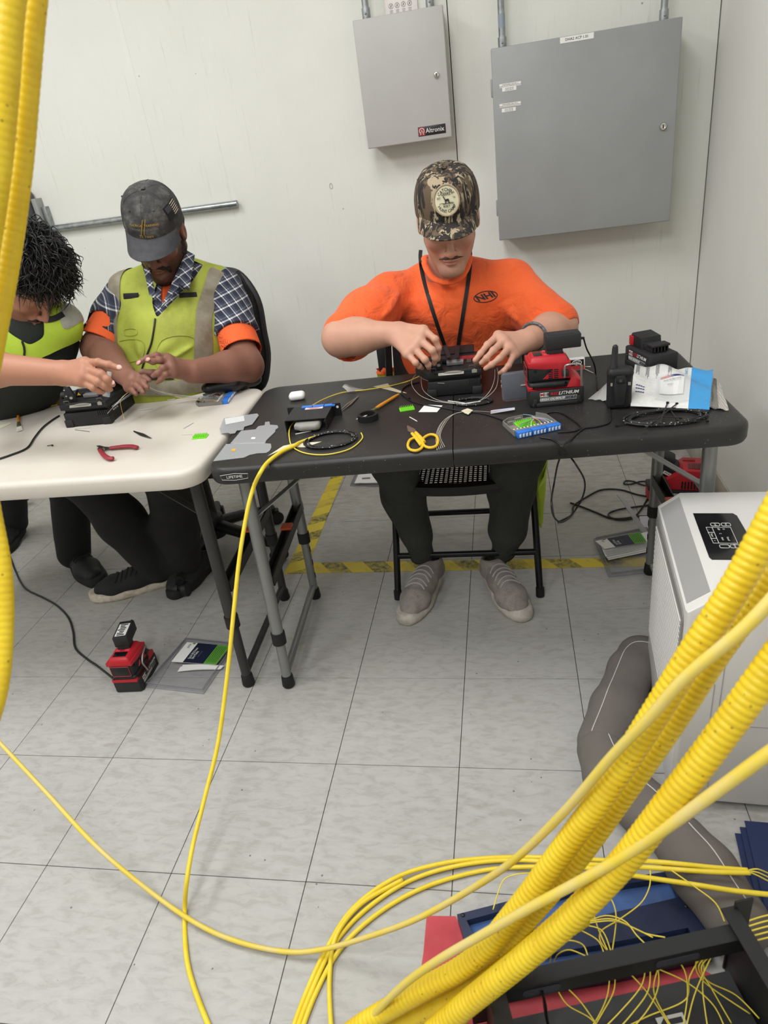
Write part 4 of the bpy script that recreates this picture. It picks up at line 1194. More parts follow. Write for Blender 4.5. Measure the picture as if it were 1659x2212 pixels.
# ---- shoes
def shoe(parent, heel, toe, side, m_up, m_sole, m_lace, width=0.052, h=0.075, sole_h=0.03, lace=True, sock=None, ankle=None, tab=None, name='shoe', vox=0.003):
    heel, toe = V(heel), V(toe); heel.z = toe.z = 0
    f = (toe-heel); L = f.length; f.normalize(); r = V(0, 0, 1).cross(f)*-1     # r = to the right of travel
    M4 = Matrix((r, f, V(0, 0, 1))).transposed().to_4x4(); M4.translation = heel
    P = lambda x, y, z: list(M4 @ V(x*side, y*L, z))
    S = SDF(vox)
    S.chain([P(0, 0.14, sole_h+0.028), P(0, 0.42, sole_h+0.026)], [0.031, 0.031], 0.03)
    S.chain([P(0, 0.42, sole_h+0.026), P(0.004, 0.70, sole_h+0.014), P(0.006, 0.86, sole_h+0.008)], [0.034, 0.034, 0.026], 0.03, sq=(tuple(r), 1.25))
    S.cone(P(0, 0.13, sole_h+0.03), P(0, 0.16, sole_h+h), 0.031, 0.034, 0.03)
    S.cone(P(0, 0.30, sole_h+0.045), P(0, 0.50, sole_h+0.035), 0.03, 0.026, 0.03)
    S.plane((heel.x, heel.y, sole_h*0.6), (0, 0, -1))
    S.cone(P(0, 0.15, sole_h+0.03), P(0, 0.16, sole_h+h+0.06), 0.024, 0.028, 0.006, 's')
    S.plane(P(0, 0.14, sole_h+h*1.0), tuple(V(0, 0, 1)-f*0.25))
    up_ = raw_obj(name, [S.mesh()], m_up, parent)
    out = []
    for k in range(32):
        a = 2*math.pi*k/32; y = 0.5+0.515*math.cos(a); wv = (0.62+0.38*sm(np.array([y]), 0.25, 0.68)[0])
        if y > 0.8: wv *= 1.0
        x = width*wv*abs(math.sin(a))**0.72*(1 if math.sin(a) > 0 else -1)
        out.append((x*side, (y)*L))
    b = MB()
    rings = []
    for ins, z in ((0.004, 0.0005), (0.0, 0.006), (-0.002, sole_h*0.5), (0.001, sole_h), (0.006, sole_h+0.003)):
        cx = [(x*(1-ins/width), L*0.5+(y-L*0.5)*(1-2*ins/L)) for x, y in out]
        rings.append([b.bm.verts.new(M4 @ V(x, y, z+ (0.010 if (y > L*0.88 and z > 0.02) else 0.0)*min(1, (y-L*0.88)/(0.06*L)))) for x, y in cx])
    for i in range(4): b.bridge(rings[i], rings[i+1])
    b.cap(rings[0], True); b.cap(rings[-1])
    b.done('sole', m_sole, up_, world=True, angle=60)
    if lace:
        for k in range(5):
            y = 0.36+0.065*k; z = sole_h+0.070-0.011*k
            b = MB(); Fi = FRAME[parent.name].inverted(); lp = []
            for q in smooth_path([P(-0.034, y+0.03, 0), P(-0.015, y+0.0, 0), P(0.015, y+0.012*(k % 2)-0.01, 0), P(0.034, y+0.03, 0)], 5):
                hq = bvh_of(up_).ray_cast(Fi @ (V(q)+V(0, 0, 0.25)), V(0, 0, -1))
                if hq[0] is not None: lp.append(FRAME[parent.name] @ hq[0] + V(0, 0, 0.0012))
            if len(lp) < 3: continue
            b.tube(lp, 0.0028, 6)
            b.done('lace', m_lace, up_, world=True)
    if tab:
        for k in range(2): MB().box((0, 0, 0), (0.022, 0.020, 0.003), Matrix.Translation(V(P(0, 0.40+0.13*k, sole_h+0.0665-0.012*k))) @ M4.to_3x3().to_4x4() @ Matrix.Rotation(-0.35, 4, 'X'), bev=0.001).done('tongue_patch', tab, up_, world=True)
    if sock and ankle is not None:
        q = SDF(0.003); q.chain([P(0, 0.16, sole_h+0.02), list(ankle)], [0.031, 0.031], 0.01)
        raw_obj('sock', [q.mesh()], sock, parent)
    return up_
def knit_fn(t):
    n = t.noise(14, 4, 0.6)
    c = t.ramp(n, [(0.38, '#7f7670'), (0.6, '#98918b'), (0.75, '#7a6d64')])
    v = t.new('ShaderNodeTexVoronoi'); v.inputs['Scale'].default_value = 330; t.link(t.coord(), v.inputs['Vector'])
    c = t.mix(t.math('MULTIPLY', t.ramp(v.outputs['Distance'], [(0.2, 1.0), (0.5, 0.0)]), 0.35), c, '#5c534e')
    t.link(c, t.bsdf.inputs['Base Color']); t.bump(v.outputs['Distance'], 0.6, 0.001)
m_knit = mat('shoe_knit_grey', '#a39d98', 0.85, fn=knit_fn)
m_solew = mat('sole_offwhite', '#c9c3ba', 0.7, col2='#a79d92', nscale=26)
m_lace = mat('lace_grey', '#a7a29e', 0.8); m_tab = mat('tongue_patch_pale', '#c3bdb5', 0.7); m_sock = mat('sock_black', '#151517', 0.9)
shoe(P2, (-0.106, 0.8052, -0.), (-0.1984, 0.5393, 0.), -1, m_knit, m_solew, m_lace, sock=m_sock, ankle=aL+V(0, 0.01, 0.02), tab=m_tab)
shoe(P2, (0.0551, 0.7928, 0.), (0.1754, 0.5507, -0.), 1, m_knit, m_solew, m_lace, sock=m_sock, ankle=aR+V(0, 0.01, 0.02), tab=m_tab)

# =================================================================== man in plaid with the lime vest
def inpoly(P, poly):
    x, z = P[:, 0], P[:, 2]; c = np.zeros(len(P), bool); n = len(poly)
    for i in range(n):
        x1, z1 = poly[i][0], poly[i][-1]; x2, z2 = poly[(i+1) % n][0], poly[(i+1) % n][-1]
        cond = ((z1 > z) != (z2 > z)) & (x < (x2-x1)*(z-z1)/((z2-z1) if abs(z2-z1) > 1e-9 else 1e-9)+x1); c ^= cond
    return c
def plaid_fn(ang, p=0.034):
    def fn(t):
        co = t.coord(rot=(0, ang, 0)); s = t.sep(co)
        def band(x):
            w = t.math('FRACT', t.math('MULTIPLY', x, 1/p))
            return t.ramp(w, [(0.0, 0.0), (0.30, 0.0), (0.34, 0.85), (0.43, 0.85), (0.47, 0.1), (0.60, 0.1), (0.64, 0.55), (0.70, 0.1), (0.96, 0.0)])
        a = t.math('ADD', s[0], t.math('MULTIPLY', s[1], 0.8))
        f = t.math('MULTIPLY', t.math('ADD', band(a), band(s[2])), 0.62)
        c = t.ramp(f, [(0.0, '#262a3a'), (0.35, '#5b6070'), (0.7, '#c9c6c2'), (1.0, '#e4e1dc')])
        t.link(c, t.bsdf.inputs['Base Color']); t.bump(t.noise(700, 2), 0.15, 0.0005)
    return fn
m_plaidR = mat('plaid_sleeve', '#3c4154', 0.85, fn=plaid_fn(math.radians(16)))
m_plaidL = mat('plaid_sleeve_tilted', '#3c4154', 0.85, fn=plaid_fn(math.radians(-25)))
m_plaid = mat('plaid_shirt', '#3c4154', 0.85, fn=plaid_fn(math.radians(30)))
def lime_fn(lo, hi, dirt):
    def fn(t):
        c = t.ramp(t.noise(9, 5, 0.65), [(0.35, lo), (0.65, hi)])
        c = t.mix(t.math('MULTIPLY', t.ramp(t.noise(6, 5, 0.7), [(0.5, 0.0), (0.72, 1.0)]), dirt), c, '#7d7a3a')
        t.link(c, t.bsdf.inputs['Base Color']); t.bump(t.noise(900, 2), 0.2, 0.0006)
    return fn
m_lime = mat('vest_lime_soiled', '#b4bb46', 0.75, fn=lime_fn('#99a23c', '#abb346', 0.6))
m_lime2 = mat('vest_lime', '#b6cf3c', 0.75, fn=lime_fn('#aac838', '#bcd443', 0.1))
m_refl = mat('reflective_soiled', '#8f8876', 0.55, col2='#766c58', nscale=22)
m_refl2 = mat('reflective_grey', '#a9aaa2', 0.5, col2='#97978e', nscale=22)
m_blackpatch = mat('patch_black', '#161617', 0.7)
P1 = thing('person', 'man in a plaid shirt and soiled lime vest with a faded dark cap', 'person', (-0.98, 1.05, 0.0))
SK1 = L3('#80594a')
H1 = head_frame((-0.8847, 0.9837, 1.1793), math.radians(9), math.radians(30), math.radians(-6))
hs = head_sdf(H1, jaw=1.08)
nb1 = V((-0.9063, 1.0447, 1.045))
hs.chain([list(H1 @ V(0, -0.03, -0.05)), list(nb1), list(nb1+V(0, 0.02, -0.08))], [0.058, 0.062, 0.07], 0.03)
s1L, s1R = V((-1.0566, 0.988, 1.0013)), V((-0.7626, 1.0861, 0.9784))
e1L, e1R = V((-1.1107, 0.839, 0.8778)), V((-0.6509, 0.8699, 0.7722))
w1L, w1R = V((-0.9563, 0.6842, 0.8304)), V((-0.7483, 0.7032, 0.814))
sa = SDF(0.0026)
sa.chain([list(s1R.lerp(e1R, 0.5)), list(e1R), list(e1R.lerp(w1R, 0.35)), list(w1R)], [0.05, 0.049, 0.046, 0.034], 0.03)
hand(sa, (-0.7621, 0.6933, 0.8224), [(-0.7929, 0.6557, 0.8721), (-0.7821, 0.641, 0.8622), (-0.7752, 0.6302, 0.8502), (-0.7731, 0.6285, 0.8358)],
     [[(-0.8095, 0.632, 0.8885), (-0.8287, 0.6105, 0.8886), (-0.8506, 0.5961, 0.8817)], [(-0.7961, 0.6178, 0.8784), (-0.8101, 0.6039, 0.8798), (-0.8199, 0.5944, 0.8875)],
      [(-0.7857, 0.6038, 0.8593), (-0.8014, 0.5947, 0.849), (-0.8157, 0.5938, 0.8424)], [(-0.7814, 0.6007, 0.8414), (-0.7984, 0.5963, 0.8295), (-0.8101, 0.5958, 0.8226)]],
     [(-0.7746, 0.6579, 0.8265), (-0.8036, 0.6425, 0.8311), (-0.8346, 0.6293, 0.8406), (-0.8627, 0.6222, 0.8493)], fr=0.0102, pr=0.0145)
saL = SDF(0.0026)
saL.chain([list(s1L.lerp(e1L, 0.5)), list(e1L), list(e1L.lerp(w1L, 0.4)), list(w1L)], [0.048, 0.047, 0.044, 0.033], 0.03)
hand(saL, (-0.9402, 0.6685, 0.8271), [(-0.9, 0.6406, 0.8342), (-0.9017, 0.6297, 0.8256), (-0.9102, 0.6276, 0.8145), (-0.9215, 0.6286, 0.804)],
     [[(-0.8737, 0.6241, 0.8361), (-0.8518, 0.6113, 0.8357), (-0.8341, 0.6003, 0.8298)], [(-0.8742, 0.6128, 0.8262), (-0.8525, 0.5975, 0.8214), (-0.8387, 0.5847, 0.8138)], [(-0.8799, 0.6057, 0.8154), (-0.8635, 0.5933, 0.8074), (-0.8548, 0.5853, 0.8)], [(-0.8963, 0.6061, 0.8015), (-0.8862, 0.5982, 0.7938)]],
     [(-0.9189, 0.6556, 0.8268), (-0.8819, 0.6296, 0.8281), (-0.8612, 0.6104, 0.8273)], fr=0.0102)
body1 = raw_obj('body', [hs.mesh(), sa.mesh(), saL.mesh()], m_skin, P1, head_color(H1, SK1, L3('#7d4d42'), L3('#33231c'), 0.8))
m_nail = mat('fingernail_pale', '#d2a393', 0.35); m_naild = mat('fingernail_pink', '#c59585', 0.35)
nails(body1, [(V((-0.8461, 0.5914, 0.8841)), V(-0.1, -0.75, 0.65), V((-0.8506, 0.5961, 0.8817))-V((-0.8287, 0.6105, 0.8886)), 0.009), (V((-0.8154, 0.5903, 0.8909)), V(-0.1, -0.75, 0.65), V((-0.8199, 0.5944, 0.8875))-V((-0.8101, 0.6039, 0.8798)), 0.009)], m_naild)
# beard
m_beard = mat('beard_black_brown', '#1d1614', 0.8, col2='#33261f', nscale=220)
bd = SDF(0.0024); Pm = lambda *a: list(H1 @ V(a))
for x in (-1, 1):
    bd.chain([Pm(x*0.066, 0.0, -0.02), Pm(x*0.061, 0.012, -0.06), Pm(x*0.042, 0.05, -0.098), Pm(x*0.012, 0.083, -0.113)], [0.010, 0.016, 0.017, 0.016], 0.012)
    bd.chain([Pm(x*0.003, 0.1015, -0.054), Pm(x*0.017, 0.098, -0.057), Pm(x*0.030, 0.084, -0.070), Pm(x*0.030, 0.075, -0.095)], [0.0045, 0.005, 0.005, 0.006], 0.006)
bd.cone(Pm(0, 0.086, -0.094), Pm(0, 0.084, -0.112), 0.008, 0.014, 0.01)
raw_obj('beard', [bd.mesh(wrinkle(8, 0.0035, 420, 6))], m_beard, body1)
hr = SDF(0.003); hr.ell(list(H1 @ V(0, -0.03, 0.005)), (0.0815, 0.088, 0.075), rows(H1))
hr.plane(list(H1 @ V(0, 0, -0.055)), list(-(H1.to_3x3() @ V(0, 0, 1)))); hr.plane(list(H1 @ V(0, 0.0, 0)), list((H1.to_3x3() @ V(0, 1, 0.25))))
raw_obj('hair', [hr.mesh(wrinkle(9, 0.006, 180, 5))], m_beard, body1)
def faded_fn(t):
    c = t.ramp(t.noise(24, 6, 0.72), [(0.32, '#29292a'), (0.5, '#3e3d3c'), (0.72, '#6b6964')])
    t.link(c, t.bsdf.inputs['Base Color']); t.bump(t.noise(700, 2), 0.25, 0.0006)
m_faded = mat('faded_black_cotton', '#3a3a39', 0.9, fn=faded_fn)
m_brimg = mat('brim_charcoal', '#47474a', 0.9, col2='#3e3e41', nscale=60, bump=0.2, bscale=600)
top1, brim1, crown1, Mt1 = cap_build(P1, H1, m_faded, m_brimg, a=0.087, b=0.101, h=0.096, rim=0.038, brim_len=0.074, droop=0.020, puff=0.52)
def cap_frame(crown, u, v, du=0.02, dv=0.03):
    c = crown(u % 1, v); x = (crown((u-du) % 1, v)-crown((u+du) % 1, v)); y = crown(u % 1, v+dv)-crown(u % 1, v-dv)
    m = frame_from(c, x, y)
    if (m.to_3x3() @ V(0, 0, 1)).dot(c-(crown(0, 0)+crown(0.5, 0))/2) < 0:
        m = frame_from(c, -x, y)
    return m
m_gold = mat('thread_gold', '#a8853c', 0.6)
def on_cap(crown, u0, v0, w_per_u, h_per_v):
    def bend(x, y):
        return (x, y, 0)
    return bend
def cap_text(crown, body, size, u0, v0, parent, material, Mt, a, th, garment):
    m = cap_frame(crown, u0, v0); m.translation += (m.to_3x3() @ V(0, 0, 1))*0.012
    n = m.to_3x3() @ V(0, 0, 1)
    o_ = text(body, size, m, material, None, bold=0.02)
    F = FRAME[o_.name]; Fi = FRAME[th.name].inverted(); me = o_.data
    for vv in me.vertices:
        p = F @ vv.co; h = bvh_of(garment).ray_cast(Fi @ (p+n*0.02), -n)
        vv.co = (h[0] + n*0.0009) if h[0] is not None else Fi @ p
    o_.location = (0, 0, 0); o_.parent = parent; FRAME[o_.name] = FRAME[th.name]
    return o_
cap_text(crown1, 'TACTICAL TRAINING', 0.0088, 0.0, 0.30, top1, m_gold, Mt1, 0.09, P1, top1)
cap_text(crown1, 'SYSTEMS ASSOCIATION', 0.0072, 0.0, 0.21, top1, mat('thread_grey', '#77746c', 0.7), Mt1, 0.09, P1, top1)
cap_text(crown1, '75 Years', 0.0115, 0.0, 0.08, top1, m_gold, Mt1, 0.09, P1, top1)
for u in (0.008, -0.008):
    MB().tube([crown1((u+0.022-0.09*(vv-0.05)) % 1, vv)+((crown1(0, .2)-crown1(.5, .2)).normalized()*0.0012) for vv in np.linspace(0.12, 0.42, 8)], 0.0011, 5).done('embroidered_slash', m_gold, top1, world=True)
# flag patch at the side
fm = cap_frame(crown1, -0.195, 0.36)
def flag_pt(x, y, off):
    n = fm.to_3x3() @ V(0, 0, 1); p = fm @ V(x, y, 0); Fi = FRAME[P1.name].inverted()
    h = bvh_of(top1).ray_cast(Fi @ (p+n*0.03), -n)
    return (FRAME[P1.name] @ h[0] if h[0] is not None else p) + n*off
fl = MB(); fl.grid(lambda u, v: flag_pt((u-0.5)*0.058, (v-0.5)*0.038, 0.0008), 10, 8); fl.thicken(0.0014)
flag = fl.done('flag_patch', m_blackpatch, top1, world=True)
m_stripe = mat('flag_stripe_tan', '#a89b8c', 0.8)
for k in range(6):
    x0 = -0.025 if k > 2 else -0.001
    MB().tube([flag_pt(x0+(0.025-x0)*q, -0.0155+0.0058*k*1.06, 0.0032) for q in np.linspace(0, 1, 6)] if k < 3 else [flag_pt(-0.001+0.026*q, -0.0155+0.0058*k*1.06, 0.0032) for q in np.linspace(0, 1, 6)], 0.0014, 5).done('flag_stripe', m_stripe, flag, world=True)
cn = MB(); cn.grid(lambda u, v: flag_pt(-0.026+0.022*u, 0.0+0.016*v, 0.0028), 5, 5); cn.thicken(0.0008); cn.done('flag_canton', mat('canton_dark', '#3b3a3f', 0.8), flag, world=True)
# clothes
hip1 = V(-1.0, 1.10, 0.52)
def torso1(d, arms=False):
    t = SDF(0.0045); ch = V((-0.9279, 0.9899, 0.8685)); wa = V((-0.9557, 0.9344, 0.7146))
    t.chain([list(hip1), list(wa), list(ch), list(nb1+V(0, 0.03, -0.05))], [0.125+d, 0.128+d, 0.130+d, 0.08+d], 0.07, sq=((1, 0.2, 0), 1.33))
    for S, sg in ((s1L, -1), (s1R, 1)):
        t.cone(list(nb1+V(0.03*sg, 0.03, -0.03)), list(S+V(-0.02*sg, 0.01, 0)), 0.055+d, 0.058+d, 0.05)
    t.cone(list(H1 @ V(0, -0.03, -0.06)), list(nb1+V(0, 0.02, 0.01)), 0.060, 0.062, 0.006, 's')
    return t
m_tee1 = mat('undershirt_orange', '#e8622f', 0.85, bump=0.15, bscale=900)
raw_obj('undershirt', [torso1(0.0).mesh(wrinkle(31, 0.003, 26, 4))], m_tee1, P1)
V1 = [(-0.9254, 0.9048, 1.115), (-0.889, 0.8564, 1.012), (-0.8824, 0.8237, 0.9497), (-0.8607, 0.839, 0.969), (-0.8111, 0.8799, 1.0239), (-0.7459, 0.9446, 1.1161)]
shirt_hole = [(-0.9321, 0.9572, 1.1074), (-0.9037, 0.8923, 1.0198), (-0.8902, 0.8738, 0.9807), (-0.8739, 0.8864, 0.9973), (-0.8416, 0.9443, 1.0478), (-0.8056, 0.9758, 1.0909)]
base = torso1(0.006).mesh(wrinkle(32, 0.004, 26, 5))
front = lambda P: P[:, 1] < 1.06
shirt = clip_mesh(base, lambda P: ~(inpoly(P, shirt_hole) & front(P)))
raw_obj('plaid_shirt', [shirt], m_plaid, P1)
vest_hole = [(-0.9509, 0.9648, 1.1287), (-0.9255, 0.9095, 1.0601), (-0.916, 0.8768, 0.9965), (-0.8916, 0.8326, 0.9485), (-0.8539, 0.8584, 0.9806), (-0.8169, 0.9105, 1.0185), (-0.7962, 0.9565, 1.0519), (-0.776, 1.0223, 1.1217)]
vb = torso1(0.016).mesh(add_fn(wrinkle(33, 0.020, 17, 6), fold_lines([((-0.8209, 0.8634, 0.8916), (-0.9121, 0.7956, 0.8465), 0.012, 0.010), ((-0.7656, 0.8612, 0.8656), (-0.8924, 0.7848, 0.8191), 0.010, 0.010), ((-1.0159, 0.8554, 0.9548), (-1.0354, 0.7906, 0.8441), 0.012, 0.008), ((-0.9603, 0.8567, 0.935), (-0.9556, 0.7687, 0.8148), 0.012, 0.008)])))
def arm_hole(P): 
    k = np.ones(len(P), bool)
    for S, E_ in ((s1L, e1L), (s1R, e1R)):
        d = np.array((E_-S).normalized()); o = np.array(S); q = P-o
        k &= ~((q@d > -0.03) & (np.linalg.norm(q-np.outer(q@d, d), axis=1) < 0.072) & ((P[:, 0] < S.x-0.022) if S is s1L else (P[:, 0] > S.x+0.022)))
    return k
vest = raw_obj('safety_vest', [clip_mesh(vb, lambda P: ~(inpoly(P, vest_hole) & front(P)) & arm_hole(P))], m_lime, P1)
sb = torso1(0.0195).mesh(add_fn(wrinkle(33, 0.020, 17, 6)))
for nm, poly in (('reflective_stripe', [(-1.0928, 1.0404, 1.1114), (-1.0295, 1.0497, 1.1032), (-1.0269, 0.9332, 0.9954), (-1.0275, 0.836, 0.8815), (-1.0588, 0.8314, 0.8856), (-1.0657, 0.9275, 1.0005)]),
                 ('reflective_stripe', [(-0.7649, 1.0994, 1.0884), (-0.7016, 1.1087, 1.0802), (-0.7413, 0.9822, 0.971), (-0.7518, 0.8598, 0.8575), (-0.7633, 0.8237, 0.7961), (-0.8083, 0.817, 0.8019), (-0.7846, 0.8825, 0.912), (-0.7804, 0.9906, 1.0019)]),
                 ('reflective_band', [(-1.0734, 0.7519, 0.7887), (-0.6865, 0.8129, 0.7458), (-0.6887, 0.7878, 0.7008), (-1.0755, 0.7282, 0.7462)])):
    raw_obj(nm, [clip_mesh(sb, lambda P: inpoly(P, poly) & front(P))], m_refl, vest)
for poly in ([(-1.0135, 0.9166, 1.0232), (-0.9681, 0.9239, 1.0185), (-0.969, 0.9134, 0.9996), (-1.0145, 0.9053, 1.003)], [(-0.8433, 0.9416, 1.001), (-0.7877, 0.9518, 0.9976), (-0.7915, 0.9401, 0.9777), (-0.8441, 0.9317, 0.9833)], [(-0.9255, 0.7677, 0.8009), (-0.8516, 0.7799, 0.7938), (-0.8525, 0.7696, 0.7752), (-0.9263, 0.758, 0.7836)]):
    MB().tube(smooth_path([drape(vest, P1, V(poly[0]).lerp(V(poly[3]), 0.5).lerp(V(poly[1]).lerp(V(poly[2]), 0.5), q), 0.004) for q in np.linspace(0, 1, 7)], 2), 0.0098, 6, flat=0.25, up=(0, -1, 0.3)).done('black_tab', m_blackpatch, vest, world=True)
MB().tube([drape(vest, P1, q, 0.003) for q in smooth_path([(-0.8596, 0.7771, 0.9615), (-0.8633, 0.7654, 0.9416), (-0.8733, 0.741, 0.901), (-0.8898, 0.7189, 0.8672), (-0.9049, 0.697, 0.8333), (-0.9158, 0.6626, 0.7748)], 5)], 0.0028, 6).done('zip', m_black, vest, world=True)
for pts in ([(-1.0032, 0.8421, 0.9255), (-0.9708, 0.8476, 0.9225), (-0.9701, 0.8394, 0.9073), (-1.0025, 0.834, 0.9103)], [(-1.0302, 0.8189, 0.8938), (-0.954, 0.8328, 0.8889), (-0.9592, 0.8052, 0.8405), (-1.0354, 0.7906, 0.8441)], [(-0.8921, 0.8426, 0.8821), (-0.7962, 0.8601, 0.8758), (-0.8041, 0.8177, 0.8014), (-0.9098, 0.7987, 0.8089)]):
    MB().tube([drape(vest, P1, q, 0.0012) for q in smooth_path(pts, 6, True)], 0.0016, 5, closed=True).done('pocket_seam', m_lime, vest, world=True)
pn0, pn1 = drape(vest, P1, (-1.0453, 0.8043, 0.8731), 0.012), drape(vest, P1, (-1.018, 0.7986, 0.8519), 0.012)
MB().tube([pn0, pn0.lerp(pn1, 0.4), pn0.lerp(pn1, 0.42), pn1], [0.006, 0.006, 0.0075, 0.007], 10).done('pocket_torch', m_black, vest, world=True)
# sleeves
for S, E_, mt, sd_, hem in ((s1L, e1L, m_plaidL, 1, 0.80), (s1R, e1R, m_plaidR, 2, 0.62)):
    q = SDF(0.0035); Hq = S.lerp(E_, hem)
    q.chain([list(S), list(S.lerp(E_, hem*0.5)), list(Hq)], [0.062, 0.064, 0.070], 0.03)
    q.plane(list(Hq), list((E_-S).normalized()))
    q.cone(list(S.lerp(E_, hem*0.75)), list(S.lerp(E_, hem+0.4)), 0.060, 0.064, 0.003, 's')
    raw_obj('plaid_sleeve', [q.mesh(add_fn(wrinkle(40+sd_, 0.014, 24, 5)))], mt, P1)
    q = SDF(0.0035); H2q = S.lerp(E_, hem+(0.22 if sd_ == 2 else 0.12))
    q.chain([list(S.lerp(E_, 0.3)), list(H2q)], [0.056, 0.066], 0.03); q.plane(list(H2q), list((E_-S).normalized()))
    q.cone(list(S.lerp(E_, hem)), list(S.lerp(E_, hem+0.6)), 0.058, 0.066, 0.003, 's')
    raw_obj('undershirt_sleeve', [q.mesh(wrinkle(44+sd_, 0.008, 26, 4))], m_tee1, P1)
# collar flaps
def flap(pts, material, parent, name='collar_flap'):
    b = MB(); a = [V(p) for p in pts]
    b.grid(lambda u, v: a[0].lerp(a[1], u).lerp(a[3].lerp(a[2], u), v) + TOCAM(a[0]).normalized()*(0.006*math.sin(math.pi*v)), 6, 6); b.thicken(0.003)
    return b.done(name, material, parent, world=True, angle=60)
flap([(-0.8256, 1.0282, 1.1098), (-0.8094, 1.045, 1.0916), (-0.7858, 0.89, 1.0112), (-0.8133, 0.8863, 1.0365)], m_plaid, P1)
flap([(-0.8199, 1.0006, 1.0995), (-0.8145, 0.9986, 1.0937), (-0.811, 0.8813, 1.0264), (-0.8685, 0.8457, 0.9738)], m_plaid, P1, 'shirt_placket')
flap([(-0.9388, 0.9438, 1.0856), (-0.9068, 0.9139, 1.0819), (-0.8785, 0.8525, 1.0008), (-0.9049, 0.8671, 1.0168)], m_plaid, P1)
# trousers and shoes
m_blackp = mat('trousers_black', '#1c1c1d', 0.9, col2='#222224', nscale=12, bump=0.25, bscale=700)
kA, kB = V(-1.2, 0.66, 0.53), V(-0.93, 0.70, 0.50)
aA, aB = V(-1.135, 0.80, 0.10), V((-1.0411, 0.82, 0.0606))
pt = SDF(0.005)
pt.cone((-1.06, 1.12, 0.55), (-0.92, 1.12, 0.55), 0.11, 0.11, 0.04)
for h_, k_, a_, r_ in ((V(-1.09, 1.06, 0.545), kA, aA, 0.072), (V(-0.9, 1.06, 0.545), kB, aB, 0.055)):
    pt.chain([list(h_), list(k_), list(k_.lerp(a_, 0.5)), list(a_)], [0.088, 0.075, 0.074, r_], 0.04)
raw_obj('trousers', [pt.mesh(add_fn(wrinkle(51, 0.016, 18, 6)))], m_blackp, P1)
m_canvas = mat('shoe_black_canvas', '#232325', 0.85, bump=0.2, bscale=600); m_rub = mat('shoe_rubber_cream', '#cfc6b5', 0.6, col2='#a89c8a', nscale=40)
shoe(P1, (-1.0958, 0.8112, 0.), (-1.3772, 0.7074, 0.), 1, m_canvas, m_rub, m_canvas, width=0.05, h=0.07, sole_h=0.026, lace=True, vox=0.0035)
shoe(P1, (-0.98, 0.93, 0), (-1.06, 0.70, 0), 1, m_canvas, mat('sole_black', '#1b1b1b', 0.8), m_canvas, width=0.048, h=0.07, sole_h=0.024, lace=False, vox=0.0035)

# =================================================================== leaning man with black hair
P0 = thing('person', 'black-haired man in a bright lime vest leaning in from the left over the white table', 'person', (-1.5, 0.95, 0.0))
SK0 = L3('#a97860')
H0 = head_frame((-1.206, 0.7379, 1.1128), math.radians(68), math.radians(48), math.radians(-4))
hs = head_sdf(H0)
nb0 = V((-1.3439, 0.7811, 1.0346))
hs.chain([list(H0 @ V(0, -0.035, -0.04)), list(nb0)], [0.053, 0.060], 0.03)
w0, e0_ = V((-0.9554, 0.3993, 0.9244)), V((-1.2859, 0.4292, 0.9624)); s0L = nb0+V(-0.13, -0.05, -0.06)
sa = SDF(0.0026)
sa.chain([list(s0L), list(e0_), list(e0_.lerp(w0, 0.4)), list(w0)], [0.046, 0.046, 0.044, 0.031], 0.03)
hand(sa, (-0.9361, 0.3972, 0.9235), [(-0.8719, 0.3941, 0.9451), (-0.8619, 0.3759, 0.9335), (-0.8634, 0.3641, 0.921), (-0.8732, 0.3601, 0.909)],
     [[(-0.8255, 0.3765, 0.9477), (-0.7963, 0.3731, 0.9404), (-0.7745, 0.3726, 0.9307)], [(-0.8102, 0.3499, 0.9247), (-0.7964, 0.346, 0.9121), (-0.7906, 0.3513, 0.8982)],
      [(-0.8199, 0.3413, 0.9086), (-0.8084, 0.3445, 0.8972), (-0.8024, 0.3533, 0.8855)], [(-0.8374, 0.342, 0.8957), (-0.8292, 0.3478, 0.886), (-0.8207, 0.3546, 0.8782)]],
     [(-0.9124, 0.3963, 0.923), (-0.8841, 0.4131, 0.9212), (-0.8528, 0.4094, 0.9126), (-0.8269, 0.3983, 0.9033)], fr=0.0106, pr=0.0155)
s0R = V((-1.1436, 0.748, 0.9791)); e0R = V((-1.316, 0.8507, 0.8114)); w0R = V((-1.3827, 0.877, 0.6528))
saL = SDF(0.004); saL.chain([list(s0R.lerp(e0R, 0.45)+V(0, 0.03, 0)), list(e0R), list(w0R)], [0.042, 0.036, 0.028], 0.03)
saL.cone(list(w0R), list(V(w0R)+V(0.01, -0.01, -0.09)), 0.026, 0.022, 0.02)
body0 = raw_obj('body', [hs.mesh(), sa.mesh(), saL.mesh()], m_skin, P0, head_color(H0, SK0, L3('#8d5a4c'), L3('#5a4034'), 0.35))
nails(body0, [(V((-0.7694, 0.3674, 0.9341)), V(0, -0.8, 0.6), V((-0.7745, 0.3726, 0.9307))-V((-0.7963, 0.3731, 0.9404)), 0.0092), (V((-0.7864, 0.3472, 0.9039)), V(0, -0.8, 0.6), V((-0.7916, 0.3517, 0.8993))-V((-0.8036, 0.3515, 0.9143)), 0.008)], m_nail)
m_hair = mat('hair_black', '#0f0e0e', 0.45, col2='#1c1a19', nscale=90)
ms = SDF(0.002)
for x in (-1, 1):
    ms.chain([list(H0 @ V(x*0.003, 0.102, -0.054)), list(H0 @ V(x*0.016, 0.099, -0.056)), list(H0 @ V(x*0.030, 0.087, -0.066))], [0.0045, 0.0045, 0.0025], 0.004)
    ms.chain([list(H0 @ V(x*0.012, 0.0965, 0.020)), list(H0 @ V(x*0.030, 0.0935, 0.0255)), list(H0 @ V(x*0.047, 0.080, 0.021))], [0.0032, 0.0036, 0.002], 0.004)
